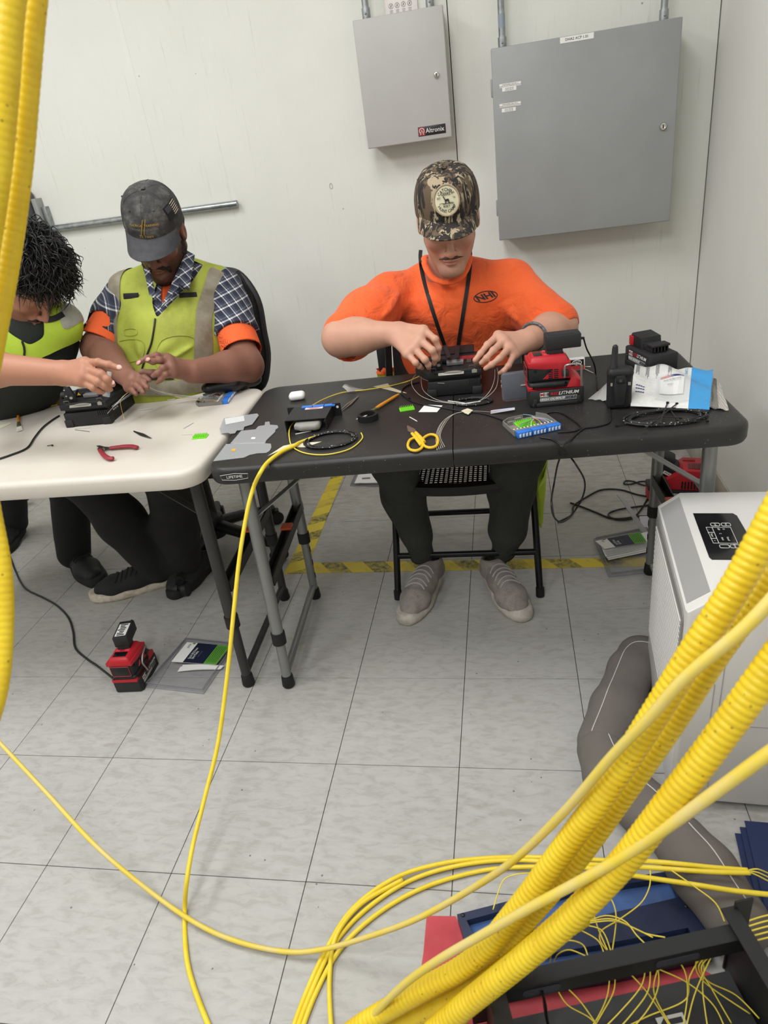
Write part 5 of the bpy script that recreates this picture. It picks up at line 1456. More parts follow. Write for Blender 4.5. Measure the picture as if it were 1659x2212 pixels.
raw_obj('moustache_and_brows', [ms.mesh(wrinkle(61, 0.001, 500, 4))], m_hair, body0)
hr = SDF(0.004)
hr.ell(list(H0 @ V(0, -0.022, 0.055)), (0.094, 0.112, 0.096), rows(H0), 0.02)
hr.ell(list(H0 @ V(0.01, 0.050, 0.085)), (0.070, 0.045, 0.035), rows(H0), 0.03)
hr.plane(list(H0 @ V(0, 0.085, 0.030)), list(H0.to_3x3() @ V(0, 0.75, -0.75)))
hr.plane(list(H0 @ V(0, 0.0, -0.045)), list(H0.to_3x3() @ V(0, 0.35, -1)))
hm0 = hr.mesh(wrinkle(62, 0.012, 90, 6))
b = MB(); rng = random.Random(4)
R3 = H0.to_3x3()
for k in range(2300):
    a = rng.uniform(0, 2*math.pi); z = rng.uniform(-0.35, 1.0); rr = math.sqrt(max(0, 1-z*z))
    n = V(rr*math.cos(a), rr*math.sin(a), z)
    if n.y > 0.55 and n.z < 0.08: continue
    if n.y > 0.0 and n.z < -0.05: continue
    p = V(n.x*0.093, -0.016+n.y*0.115, 0.055+n.z*0.095)
    flow = V(n.x*0.9+rng.uniform(-0.5, 0.5), 0.75+rng.uniform(-0.45, 0.35), 0.25+rng.uniform(-0.5, 0.4)-0.5*max(0, n.y))
    flow = (flow - n*flow.dot(n)*0.6).normalized(); L = rng.uniform(0.03, 0.065)
    cv = V(rng.uniform(-1, 1), rng.uniform(-1, 1), rng.uniform(-1, 1))*0.014; pts = [H0 @ p, H0 @ (p+flow*L*0.4+n*0.014+cv), H0 @ (p+flow*L*0.8+n*0.010+cv*0.3), H0 @ (p+flow*L-cv*0.6+n*rng.uniform(-0.006, 0.012)+V(0, 0.004, -0.008))]
    r0 = rng.uniform(0.0009, 0.0024)
    b.tube(smooth_path(pts, 2), [r0, r0*1.1, r0, r0*0.8, r0*0.6, r0*0.35, r0*0.12], 4, caps=False)
ho = raw_obj('hair', [hm0], m_hair, body0)
b.done('hair_tufts', m_hair, ho, world=True, angle=180)['kind'] = 'stuff'
# vest, shirt, trousers
c0, b0 = V((-1.3281, 0.7751, 0.9326)), V((-1.4792, 0.8255, 0.7456))
def torso0(d):
    t = SDF(0.0055)
    t.chain([list(b0), list(b0.lerp(c0, 0.5)), list(c0), list(nb0+V(-0.02, 0.04, -0.02))], [0.115+d, 0.118+d, 0.125+d, 0.07+d], 0.06, sq=((1, 0.5, 0), 1.25))
    t.cone(list(nb0+V(0.0, 0.03, -0.03)), list(s0R+V(-0.015, 0.02, 0.0)), 0.055+d, 0.05+d, 0.04)
    t.cone(list(nb0+V(-0.05, 0.03, -0.03)), list(s0L+V(0, 0.02, 0)), 0.055+d, 0.055+d, 0.04)
    if d == 0.0: t.cone(list(s0L), list(s0L.lerp(e0_, 0.55)), 0.060, 0.062, 0.03)
    return t
m_dkshirt = mat('shirt_dark_olive', '#262a26', 0.9)
raw_obj('undershirt', [torso0(0.0).mesh(wrinkle(71, 0.004, 24, 4))], m_dkshirt, P0)
vv = torso0(0.014).mesh(wrinkle(72, 0.02, 17, 5))
zc = V((-1.2331, 0.6619, 0.9)).z
vh = [(-1.2652, 0.749, 1.0719), (-1.2734, 0.715, 1.0131), (-1.2142, 0.6428, 0.9425), (-1.1766, 0.6593, 0.9575), (-1.1664, 0.7102, 1.0041), (-1.2116, 0.7569, 1.0649)]
vest0 = raw_obj('safety_vest', [clip_mesh(vv, lambda P: (P[:, 2] > zc-0.012+0.05*np.clip((P[:, 0]+1.25)/0.2, 0, 1)) & ~(inpoly(P, vh) & (P[:, 1] < 0.86)))], m_lime2, P0)
sv = torso0(0.017).mesh(wrinkle(72, 0.02, 17, 5))
raw_obj('reflective_stripe', [clip_mesh(sv, lambda P: inpoly(P, [(-1.1233, 0.7698, 1.0534), (-1.0777, 0.7765, 1.0475), (-1.0866, 0.7359, 0.9767), (-1.1222, 0.7208, 0.9634)]))], m_refl2, vest0)
MB().tube([drape(vest0, P0, q, 0.003) for q in smooth_path([(-1.1041, 0.6367, 1.0146), (-1.0823, 0.6424, 1.0163), (-1.0602, 0.6512, 1.0236)], 4)], 0.0095, 6, flat=0.25, up=(0, -1, 0.3)).done('black_tab', m_blackpatch, vest0, world=True)
MB().tube([drape(vest0, P0, q, 0.003) for q in smooth_path([(-1.2046, 0.6226, 1.0288), (-1.1722, 0.5899, 0.9563), (-1.1794, 0.5652, 0.914)], 5)], 0.003, 6).done('zip', m_black, vest0, world=True)
pt = SDF(0.006)
hipc = V(-1.62, 1.02, 0.66)
pt.chain([list(b0+V(0, 0.03, -0.04)), list(hipc)], [0.125, 0.14], 0.04)
legA0, legB0 = V(-1.46, 0.93, 0.38), V(-1.86, 1.1, 0.36)
ank0 = V((-1.5517, 0.92, 0.0759)); 
pt.chain([list(hipc+V(0.08, 0, -0.05)), list(legA0), list(ank0)], [0.10, 0.075, 0.060], 0.03)
pt.chain([list(hipc+V(-0.08, 0, -0.05)), list(legB0), (-2.02, 1.2, 0.08)], [0.10, 0.075, 0.060], 0.03)
raw_obj('trousers', [pt.mesh(wrinkle(73, 0.014, 18, 5))], m_blackp, P0)
m_boot = mat('boot_black', '#1d1d1e', 0.6, bump=0.2, bscale=200)
shoe(P0, (-1.6558, 1.0093, 0.), (-1.3829, 0.7922, 0.), 1, m_boot, mat('sole_black', '#1b1b1b', 0.8), mat('bootlace', '#2c2c2d', 0.8), width=0.055, h=0.1, sole_h=0.03, vox=0.0035)
shoe(P0, (-2.04, 1.26, 0), (-2.0, 1.0, 0), 1, m_boot, mat('sole_black', '#1b1b1b', 0.8), mat('bootlace', '#2c2c2d', 0.8), width=0.055, h=0.1, sole_h=0.03, lace=False, vox=0.0035)

# ------------------------------------------------------------------ things on the tables
m_blk1 = mat('device_black', '#19191b', 0.5, col2='#202023', nscale=30, bump=0.1, bscale=900)
m_blk2 = mat('device_black_matt', '#242426', 0.6)
m_blkg = mat('device_black_gloss', '#101013', 0.15)
m_red = mat('tool_red', '#b3202b', 0.42, bump=0.05, bscale=900)
m_redd = mat('tool_red_dark', '#8e2a2c', 0.5)
m_silver = mat('brushed_steel', '#b5b2ab', 0.3, 0.9)
m_platt = mat('tray_plate_grey', '#a9a69b', 0.45, 0.4)
m_grey = mat('cassette_grey', '#7d7a75', 0.5)
m_greyl = mat('cassette_grey_light', '#8f8c86', 0.5)
m_blue = mat('adapter_blue', '#2f74d0', 0.4)
m_green = mat('comb_green', '#7ddb2f', 0.4)
m_yel = mat('cable_yellow', '#e9cf33', 0.4)
m_yelf = mat('fibre_yellow', '#e6cf4a', 0.4)
m_cord = mat('cord_black', '#151515', 0.45)
m_paper = mat('paper_white', '#e4e3df', 0.7)
m_tan = mat('masking_tape_tan', '#d5cdb2', 0.7)
m_clear = mat('clear_plastic', '#cfd2d4', 0.12, alpha=0.32, spec=0.6)
m_clearg = mat('clear_plastic_frost', '#b4b6b8', 0.25, alpha=0.6, spec=0.6)
m_fib = mat('bare_fibre', '#c9c3b8', 0.3)
m_shrink = mat('sleeve_clear_white', '#dcdad6', 0.35, alpha=0.85)
TB = 0.7105; TW = 0.7085

def plate(pts, z, h, name, material, parent=None, bev=0.0, label=None, cat=None, group=None):
    o = MB().prism([(p[0], p[1]) for p in pts], h, Matrix.Translation((0, 0, z)), bev).done(name, material, parent, world=parent is not None)
    if label: tag(o, label, cat, group)
    return o
def cable(pts, r, name, material, label, cat='cable', per=8, group=None, n=8, closed=False):
    o = MB().tube(smooth_path(pts, per, closed), r, n, closed=closed).done(name, material, None, angle=180)
    return tag(o, label, cat, group)

# ---- fusion splicers
def splicer(m, label, pose):
    t = thing('fusion_splicer', label, 'splicer', m=m)
    W, D = 0.140, 0.215
    MB().box((W/2, D/2, 0.028), (W, D, 0.052), bev=0.004).box((W/2, D*0.52, 0.060), (W*0.98, D*0.94, 0.02), bev=0.004).done('base', m_blk1, t)
    for x in (0.010, W-0.010):
        for y in (0.008, D-0.008): 
            MB().box((x, y, 0.014), (0.026, 0.022, 0.028), bev=0.003).done('bumper_foot', m_blk2, t)
    for k in range(5): MB().box((W*0.78+k*0.006, -0.001, 0.046), (0.003, 0.004, 0.016)).done('grip_rib', m_blk2, t)
    # deck with its sloping front lip and the tray plate
    MB().prism([(-0.002, 0.0), (W+0.004, 0.0), (W+0.004, D*0.72), (W-0.01, D*0.76), (-0.030, D*0.76), (-0.034, D*0.25), (-0.010, 0.018)], 0.022, Matrix.Translation((0, 0, 0.064)), 0.003).done('deck', m_blk1, t)
    MB().box((W*0.46, -0.010, 0.068), (0.068, 0.004, 0.016), Matrix.Translation((0, 0, 0)) @ Matrix.Rotation(-0.5, 4, 'X') @ Matrix.Translation((0, -0.028, 0.004)), bev=0.001).done('tray_plate', m_platt, t)
    lip = MB().box((W*0.52, 0.004, 0.083), (W*0.8, 0.008, 0.014), bev=0.003).done('front_lip', m_blk2, t)
    MB().ball((W*0.50, -0.0008, 0.082), (0.026, 0.002, 0.0055), 16).done('window_slot', m_greyl, lip)
    MB().prism([(-0.007, -0.006), (0.006, -0.006), (0.007, 0.004), (0.0, 0.008), (-0.007, 0.004)], 0.001, frame_from((W*0.9, -0.001, 0.081), (1, 0, 0), (0, 0, 1))).done('badge', m_platt, lip)
    for x in (W*0.12, W*0.86): MB().tube([(x-0.008, 0.012, 0.087), (x-0.007, 0.012, 0.096), (x+0.007, 0.012, 0.096), (x+0.008, 0.012, 0.087)], 0.0009, 6).done('wire_clip', m_silver, t)
    # heater, hinge plate, fibre clamps
    MB().tube([(-0.028, 0.075, 0.097), (0.022, 0.075, 0.097)], 0.0135, 16).done('heater_end', m_blk2, t)
    MB().box((0.055, 0.082, 0.096), (0.062, 0.030, 0.024), bev=0.007).done('heater_cover', m_blk1, t)
    hp = MB().prism([(0, 0), (0.030, 0), (0.030, 0.030), (0.022, 0.062), (0.006, 0.062), (-0.004, 0.02)], 0.010, frame_from((0.012, 0.030, 0.082), (1, 0, 0), (0, 0, 1)), 0.0015).done('hinge_plate', m_blk2, t)
    for x, z, r in ((0.020, 0.135, 0.0028), (0.020, 0.112, 0.0028), (0.033, 0.104, 0.005)): MB().tube([(x, 0.0205, z), (x, 0.017, z)], r, 12).done('screw', m_silver, hp)
    MB().box((0.075, 0.058, 0.094), (0.046, 0.020, 0.014), bev=0.002).done('clamp_block', mat('clamp_grey', '#8c8b8d', 0.35, 0.3), t)
    vg = MB()
    for k in range(6): vg.box((0.108+0.004*(k % 3), 0.062+0.008*(k//3), 0.092), (0.003, 0.006, 0.006+0.002*(k % 2)))
    vg.done('v_groove', m_silver, t)
    MB().box((0.085, 0.105, 0.089), (0.09, 0.03, 0.004)).done('sleeve_tray', m_redd if pose == 2 else m_blk2, t)
    sc = Matrix.Translation((W*0.48, D*0.74, 0.086)) @ Matrix.Rotation(math.radians(10 if pose == 2 else 24), 4, 'X')
    s_ = MB().box((0, 0.022, 0), (0.118, 0.052, 0.014), sc, bev=0.003).done('screen', m_blk1, t)
    MB().box((0, 0.022, -0.0075), (0.10, 0.040, 0.001), sc).done('screen_glass', m_blkg, s_)
    if pose == 1:
        wc = Matrix.Translation((0.108, 0.098, 0.098)) @ Matrix.Rotation(math.radians(72), 4, 'X') @ Matrix.Rotation(math.radians(-8), 4, 'Z')
        w_ = MB().prism([(-0.022, 0), (0.018, 0), (0.022, 0.006), (0.022, 0.026), (0.014, 0.034), (-0.022, 0.034)], 0.010, wc, 0.002).done('wind_cover', mat('cover_smoke_blue', '#161a2c', 0.25), t)
        MB().box((0.004, 0.018, 0.0105), (0.022, 0.014, 0.001), wc).done('cover_mirror', m_blkg, w_)
        gl = MB()
        for x, y in ((0.085, 0.075), (0.098, 0.082), (0.112, 0.078), (0.118, 0.09)): gl.box((x, y, 0.104), (0.008, 0.006, 0.004), bev=0.001)
        gl.done('work_light', mat('light_blue_glow', '#2b4fd8', 0.3, emit='#3a63ff', estr=1.6), t)
        wl = frame_from((0.03, 0.0662, 0.098), (1, 0, 0), (0, 0, 1))
        MB().prism([(-0.006, -0.004), (0.006, -0.004), (0.0, 0.006)], 0.0008, wl).done('warning_label', mat('warn_orange', '#d9a23a', 0.5), t)
    kb = MB()
    for a in range(3):
        for b_ in range(2): kb.box((W+0.0015, 0.035+0.012*a, 0.052-0.012*b_), (0.003, 0.008, 0.006), bev=0.001)
    kb.done('side_buttons', m_greyl, t)
    return t
SP2 = splicer(tr((-0.058, 0.620, TB), math.radians(2)) @ Matrix.Diagonal((1, 1, 0.78, 1)), 'black fusion splicer between the hands of the man in orange', 2)
SP1 = splicer(tr((-1.137, 0.598, TW), math.radians(3)) @ Matrix.Diagonal((1, 1, 0.8, 1)), 'black fusion splicer with a blue work light on the white table', 1)

# ---- cordless cross line laser on a battery
def battery(t, x0=0.0, big=True):
    b = MB().box((0.066, 0.0, 0.024), (0.132, 0.082, 0.048), bev=0.006)
    b.box((0.066, 0, 0.006), (0.118, 0.088, 0.012), bev=0.003)
    bo = b.done('battery', m_blk2, t)
    fr_ = frame_from((0.070, -0.0413, 0.030), (1, 0, 0), (0, 0, 1))
    MB().box((0.0, -0.0092, 0.0003), (0.088, 0.0125, 0.0006), fr_).done('label_band', mat('label_grey', '#85868a', 0.4), bo)
    MB().box((-0.034, 0.0048, 0.0003), (0.0205, 0.0115, 0.0006), fr_).done('label_plate', m_white, bo)
    text('M', 0.0125, fr_ @ Matrix.Translation((-0.0392, 0.0048, 0.0005)), mat('print_red', '#b52c33', 0.5), bo, world=False, bold=0.03)
    text('18', 0.0125, fr_ @ Matrix.Translation((-0.0295, 0.0048, 0.0005)), m_ink, bo, world=False, bold=0.03)
    text('RED', 0.0115, fr_ @ Matrix.Translation((-0.0095, 0.0050, 0.0004)), mat('print_red', '#b52c33', 0.5), bo, world=False, shear=0.25, bold=0.03)
    text('LITHIUM', 0.0125, fr_ @ Matrix.Translation((0.0235, 0.0052, 0.0004)), m_white, bo, world=False, shear=0.25, bold=0.02)
    text('HIGH OUTPUT', 0.0090, fr_ @ Matrix.Translation((-0.0155, -0.0092, 0.0006)), m_white, bo, world=False, shear=0.25, bold=0.02)
    text('XC8.0', 0.0095, fr_ @ Matrix.Translation((0.028, -0.0092, 0.0006)), m_ink, bo, world=False, shear=0.25, bold=0.03)
    for x in (0.014, 0.118): MB().box((x, -0.041, 0.012), (0.010, 0.006, 0.024), bev=0.002).done('battery_rib', m_blk2, bo)
    return bo
def laser_tool(m, label, adapter_dir, hook_pose):
    t = thing('laser_level', label, 'laser level', m=m)
    battery(t)
    MB().box((0.052, 0, 0.058), (0.104, 0.076, 0.024), bev=0.010, seg=3).done('lower_housing', m_blk1, t)
    MB().prism([(-0.002, 0.046), (0.128, 0.046), (0.128, 0.062), (0.114, 0.074), (0.100, 0.074), (0.090, 0.0495), (0.022, 0.0495), (0.014, 0.057), (-0.002, 0.057)], 0.079, frame_from((0, 0.0395, 0), (1, 0, 0), (0, 0, 1)), 0.002).done('red_foot', m_red, t)
    MB().box((0.047, 0, 0.092), (0.094, 0.074, 0.05), bev=0.010, seg=3).done('housing', m_blk1, t)
    top = MB().box((0.049, 0, 0.125), (0.098, 0.077, 0.026), bev=0.008, seg=2, taper=(0.84, 0.76)).done('red_top', m_red, t)
    MB().prism([(0.034, 0.078), (0.100, 0.074), (0.100, 0.120), (0.000, 0.125), (0.0, 0.112), (0.04, 0.104), (0.058, 0.104)], 0.078, frame_from((0, 0.039, 0), (1, 0, 0), (0, 0, 1)), 0.001).done('red_side', m_red, t)
    w_ = MB()
    for r in range(5):
        for c in range(2): w_.box((0.052+0.013*c, -0.0392, 0.080+0.0055*r), (0.0105, 0.0012, 0.0028))
    w_.done('vent_slots', m_blkg, t)
    MB().box((-0.0008, 0, 0.092), (0.004, 0.052, 0.036), bev=0.003).done('laser_window', m_blkg, t)
    fm_ = MB()
    for a, b_ in (((-0.0025, -0.028, 0.073), (-0.0025, 0.028, 0.073)), ((-0.0025, 0.028, 0.073), (-0.0025, 0.028, 0.111)), ((-0.0025, 0.028, 0.111), (-0.0025, -0.028, 0.111)), ((-0.0025, -0.028, 0.111), (-0.0025, -0.028, 0.073))): fm_.tube([a, b_], 0.0013, 5)
    fm_.done('window_frame', m_redd, t)
    for x, z in ((0.016, 0.103), (0.012, 0.056), (0.088, 0.062)): MB().tube([(x, -0.0385, z), (x, -0.0400, z)], 0.0035, 12).done('screw_hole', m_blkg, t)
    MB().box((0.026, 0, 0.1385), (0.020, 0.040, 0.0016), bev=0.0006).done('keypad', m_blkg, top)
    for y in (-0.014, 0.014): MB().box((0.046, y, 0.1385), (0.012, 0.014, 0.0014), bev=0.0005).done('button', mat('button_red', '#d0404a', 0.4), top)
    # plug-in power adapter on top
    am = Matrix.Translation((0.066, 0, 0.138)) @ Matrix.Rotation(adapter_dir, 4, 'Z')
    ad = MB().box((0.0, 0, 0.006), (0.038, 0.036, 0.016), am, bev=0.003).box((0.020, 0, 0.032), (0.082, 0.044, 0.038), am, bev=0.003).done('power_adapter', m_blk2, t)
    MB().box((0.016, -0.0, 0.0515), (0.058, 0.032, 0.0006), am).done('adapter_label', m_paper if hook_pose else m_blk2, ad)
    if hook_pose:
        pl_ = MB()
        for k in range(7): pl_.box((-0.008+0.008*k, 0.003*(k % 2), 0.052), (0.0045, 0.022-0.004*(k % 3), 0.0004), am)
        pl_.done('adapter_print', m_ink, ad)
    MB().tube([am @ V(0.060, 0, 0.030), am @ V(0.072, 0, 0.030)], [0.0045, 0.003], 8).done('strain_relief', m_cord, ad)
    # wire hook
    MB().box((0.086, -0.043, 0.092), (0.016, 0.010, 0.018), bev=0.003).done('hook_pivot', m_blk2, t)
    hk = smooth_path([(0.084, -0.046, 0.080), (0.084, -0.047, 0.108), (0.087, -0.048, 0.114), (0.094, -0.049, 0.116), (0.112, -0.050, 0.116), (0.120, -0.050, 0.112), (0.122, -0.050, 0.102), (0.123, -0.050, 0.054)], 5) if not hook_pose else smooth_path([(0.090, -0.046, 0.100), (0.088, -0.047, 0.112), (0.080, -0.048, 0.116), (0.055, -0.049, 0.108), (0.040, -0.050, 0.096), (0.037, -0.050, 0.085), (0.050, -0.050, 0.045)], 5)
    MB().tube(hk, 0.0028, 10).done('hook', m_silver, t)
    return t, am
lp = (0.2111, 0.4788, 0.7105)
LT2, am2 = laser_tool(tr((lp[0]-0.012, lp[1]+0.05, TB), math.radians(5)) @ Matrix.Diagonal((1, 1, 0.88, 1)), 'red and black cordless laser level with a power adapter on the black table', 0.0, False)
q0, q1 = V((-1.0261, 0.2313, 0.)), V((-0.9496, 0.2227, 0.)); q2 = V((-0.9569, 0.3312, 0.))
yaw1 = math.atan2(q2.y-q1.y, q2.x-q1.x)
LT1, am1 = laser_tool(tr((q0.x*0.5+q1.x*0.5, q0.y*0.5+q1.y*0.5+0.012, 0.0), yaw1) @ Matrix.Diagonal((1, 1, 0.9, 1)), 'red and black cordless laser level with a power adapter on the floor', math.radians(8), True)
# ---- spare battery at the back of the table
bp = V((0.5407, 0.8277, 0.7105))
BT2 = thing('battery_pack', 'black and red tool battery lying upside down at the back of the black table', 'battery', m=tr((bp.x-0.03, bp.y-0.02, TB), math.radians(-72)))
bo = battery(BT2)
MB().prism([(0.004, 0.046), (0.070, 0.046), (0.062, 0.078), (0.012, 0.082), (0.004, 0.070)], 0.058, frame_from((0, 0.029, 0), (1, 0, 0), (0, 0, 1)), 0.004).done('latch_end', m_blk1, BT2)
MB().box((0.084, 0, 0.056), (0.05, 0.044, 0.018), bev=0.003).box((0.10, 0, 0.066), (0.03, 0.05, 0.006), bev=0.001).done('terminal_rail', m_blk2, BT2)
for y in (-0.029, 0.029): MB().box((0.014, y, 0.062), (0.022, 0.006, 0.026), bev=0.003).done('release_button', m_red, BT2)
for k in range(5): MB().box((0.112, -0.018+0.009*k, 0.057), (0.010, 0.003, 0.012)).done('terminal', m_blkg, BT2)

# ---- phone in a clear case leaning on the laser level
pa = V((0.1401, 0.5324, 0.7105))
PH = thing('phone', 'blue-grey phone in a clear case standing on edge beside the laser level', 'phone', m=tr((pa.x-0.002, pa.y+0.012, TB+0.0005), math.radians(8), rx=math.radians(-8)))
MB().box((0.062, 0.0, 0.037), (0.122, 0.0075, 0.068), bev=0.0035, seg=3).done('body', mat('phone_grey', '#3c404d', 0.3), PH)
MB().prism(rrect(-0.001, 0.125, -0.0005, 0.0735, 0.011), 0.0095, frame_from((0, 0.00475, 0), (1, 0, 0), (0, 0, 1)), 0.002).done('clear_case', mat('case_clear', '#d8dadd', 0.1, alpha=0.10), PH)
MB().tube([(0.047, -0.0045, 0.037), (0.060, -0.0045, 0.037)], 0.0022, 8).done('ring_mark', m_platt, PH)
for z in (0.052, 0.040): MB().box((-0.0012, 0, z), (0.002, 0.003, 0.008), bev=0.0005).done('side_key', m_silver, PH)
# ---- small card pack behind the tool
tp = V((0.3416, 0.7499, 0.7105))
TN = thing('card_pack', 'small red and black pack with a white oval mark behind the laser level', 'pack', m=tr((tp.x, tp.y+0.004, TB), math.radians(4), rx=math.radians(-12)))
MB().prism(rrect(-0.0215, 0.0215, 0.0, 0.035, 0.004), 0.012, frame_from((0, 0.012, 0), (1, 0, 0), (0, 0, 1)), 0.001).done('shell', mat('pack_clear_white', '#d6d5d3', 0.3), TN)
MB().box((0, -0.0006, 0.021), (0.037, 0.0008, 0.016)).done('black_field', m_blkg, TN)
MB().box((0, -0.0006, 0.007), (0.040, 0.0009, 0.011)).done('red_field', mat('pack_red', '#a22a2a', 0.4), TN)
MB().tube([(0.012*math.cos(a), -0.0014, 0.021+0.0062*math.sin(a)) for a in np.linspace(0, 2*math.pi, 24)[:-1]], 0.0009, 5, closed=True).done('oval_mark', m_white, TN)
text('CRT', 0.008, frame_from((0, -0.0012, 0.021), (1, 0, 0), (0, 0, 1)), m_white, TN, world=False)
# ---- two-way radio
rp = V((0.4066, 0.44, 0.7105))
RD = thing('two_way_radio', 'black two-way radio standing upright with its aerial at the left', 'radio', m=tr((rp.x, rp.y+0.014, TB), math.radians(-2)))
sd = SDF(0.0016); sd.box((0, 0, 0.046), (0.0275, 0.0155, 0.046), rnd=0.009); sd.box((0.002, 0, 0.088), (0.026, 0.014, 0.008), rnd=0.006)
v_, q_ = sd.mesh(); FR = np.array(FRAME[RD.name])
W_ = lambda v: v @ FR[:3, :3].T + FR[:3, 3]
raw_obj('body', [(W_(v_), q_)], mat('radio_black', '#1a1a1c', 0.55, bump=0.15, bscale=800), RD, angle=60)
MB().tube([(-0.0135, 0.002, 0.092), (-0.0135, 0.002, 0.100), (-0.0125, 0.002, 0.103), (-0.0115, 0.002, 0.140), (-0.0112, 0.002, 0.146), (-0.0112, 0.002, 0.149)], [0.010, 0.0095, 0.0085, 0.0068, 0.006, 0.003], 14).done('aerial', m_blk2, RD)
clip_ = MB().prism([(-0.010, 0.0), (0.010, 0.0), (0.014, 0.045), (0.012, 0.066), (-0.012, 0.066), (-0.014, 0.045)], 0.005, frame_from((0, -0.0155, 0.012), (1, 0, 0), (0, 0, 1)), 0.0012).done('belt_clip', m_blk2, RD)
MB().box((0, -0.0195, 0.074), (0.020, 0.008, 0.018), bev=0.002).done('clip_spring', m_blk1, RD)
for x, w in ((-0.019, 0.004), (0.020, 0.006), (0.0, 0.006)): MB().box((x, -0.0225 if x == 0 else -0.0165, 0.062 if x else 0.072), (w, 0.002, 0.007)).done('contact', m_platt, RD)
for x in (-0.02, 0.02): MB().tube([(x, -0.0145, 0.084), (x, -0.0165, 0.084)], 0.0035, 10).done('screw_hole', m_blkg, RD)
text('Motorola', 0.010, frame_from((0, -0.0212, 0.042), (0, 0, -1), (1, 0, 0)), mat('emboss_dark', '#2c2c2f', 0.4), RD, world=False)

# ---- splice cassettes, combs
def comb(parent_m, n=8, rows_=3, parent=None):
    b = MB().box((0, 0, 0.001), (n*0.0046+0.002, rows_*0.0085, 0.002), parent_m)
    for r in range(rows_):
        for i in range(n): b.box((-n*0.0023+0.0046*i+0.0023, -rows_*0.00425+0.0085*r+0.0042, 0.0045), (0.0014, 0.0058, 0.006), parent_m, taper=(0.6, 0.7))
    return b
def comb_thing(p, rz, label, z):
    o = comb(tr((p[0], p[1], z), rz)).done('splice_comb', m_green); return tag(o, label, 'splice comb', 'loose green splice combs')
comb_thing((-0.1093, 0.5425, 0.7105), math.radians(14), 'lime green splice comb on the black table beside the white paper', TB)
comb_thing((-0.6525, 0.4492, 0.7085), math.radians(3), 'lime green splice comb on the white table', TW)
def cassette(m, label, with_comb=True):
    t = thing('splice_cassette', label, 'splice cassette', m=m)
    L, Wd, h = 0.105, 0.088, 0.011       # x along the adapters, y away from them
    MB().prism([(-L/2, 0), (L/2, 0), (L/2, Wd*0.72), (L*0.36, Wd), (-L*0.30, Wd), (-L/2+0.004, Wd*0.86)], 0.0025, None, 0.0006).done('floor_plate', m_grey, t)
    w = MB()
    wall = [(-L/2, 0), (-L/2+0.002, Wd*0.84), (-L*0.30, Wd), (L*0.05, Wd)]
    for a, b_ in zip(wall[:-1], wall[1:]):
        a, b_ = V(a[0], a[1], 0), V(b_[0], b_[1], 0); w.box((0, 0, 0), ((b_-a).length, 0.0022, h), frame_from((a+b_)/2+V(0, 0, h/2), b_-a, (-(b_-a).y, (b_-a).x, 0)))
    wall = [(L/2, 0), (L/2, Wd*0.72), (L*0.36, Wd*0.98)]
    for a, b_ in zip(wall[:-1], wall[1:]):
        a, b_ = V(a[0], a[1], 0), V(b_[0], b_[1], 0); w.box((0, 0, 0), ((b_-a).length, 0.0022, h), frame_from((a+b_)/2+V(0, 0, h/2), b_-a, (-(b_-a).y, (b_-a).x, 0)))
    w.box((0, 0.006, h/2), (L, 0.012, h)); w.box((L*0.27, Wd*0.55, h*0.4), (0.002, Wd*0.4, h*0.8)); w.box((L*0.38, Wd*0.3, h*0.35), (L*0.22, 0.002, h*0.7))
    w.box((-L*0.12, Wd*0.86, h*0.5), (0.016, 0.006, h)); w.box((-L*0.36, Wd*0.72, h*0.5), (0.012, 0.006, h))
    w.done('frame', m_grey, t)
    for k in range(3):
        x = -L/3+k*L/3
        a = MB().box((x, -0.0085, 0.0068), (L/3-0.0018, 0.017, 0.0135), bev=0.001).done('adapter_block', m_blue, t)
        for j in range(4):
            px = x-0.0118+0.0079*j
            MB().box((px, -0.0172, 0.0058), (0.0042, 0.0012, 0.0072), bev=0.0004).box((px+0.0012, -0.0174, 0.0092), (0.0018, 0.0012, 0.003)).done('port_plug', m_paper, a)
    c_ = MB()
    for j in range(12): c_.tube([(-L/2+0.006+j*0.0084, 0.012, 0.008), (-L/2+0.006+j*0.0084, 0.021, 0.0082)], [0.0021, 0.0015], 6)
    c_.done('boots', m_paper, t)
    cols = ['#d98a3a', '#4a7fd0', '#58b04a', '#7a5540', '#8b8b90', '#e8e6e0', '#cc4444', '#222222', '#d9c840', '#7d58b0', '#e29ab8', '#62c2c8']
    for j in range(12):
        x = -L/2+0.006+j*0.0084
        MB().tube(smooth_path([(x, 0.020, 0.008), (x*0.7+0.006, 0.034, 0.012), (L*0.18, 0.05+0.001*j, 0.010), (L*0.20, Wd*0.8, 0.011), (L*0.05, Wd*0.98, 0.012)], 5), 0.0006, 5).done('fibre_lead', mat('fibre_'+str(j), cols[j], 0.5), t)
    if with_comb: comb(tr((-0.006, 0.049, 0.0025), math.radians(-2)), 9, 4).done('green_comb', m_green, t)
    return t
a_, b_ = V((0.1748, 0.2954, 0.7105)), V((0.2593, 0.3294, 0.7105))
CA2 = cassette(frame_from(V((0.2124, 0.3237, 0.7105))+V(0, 0.012, 0.0), b_-a_, (-(b_-a_).y, (b_-a_).x, 0)), 'grey splice cassette with blue adapters and a green comb at the table edge')
a_, b_ = V((-0.666, 0.6814, 0.7085)), V((-0.6781, 0.8149, 0.7085))
CA1 = cassette(frame_from(V((-0.6881, 0.7538, 0.7085)), b_-a_, (-(b_-a_).y, (b_-a_).x, 0)), 'grey splice cassette with blue adapters on the white table', False)
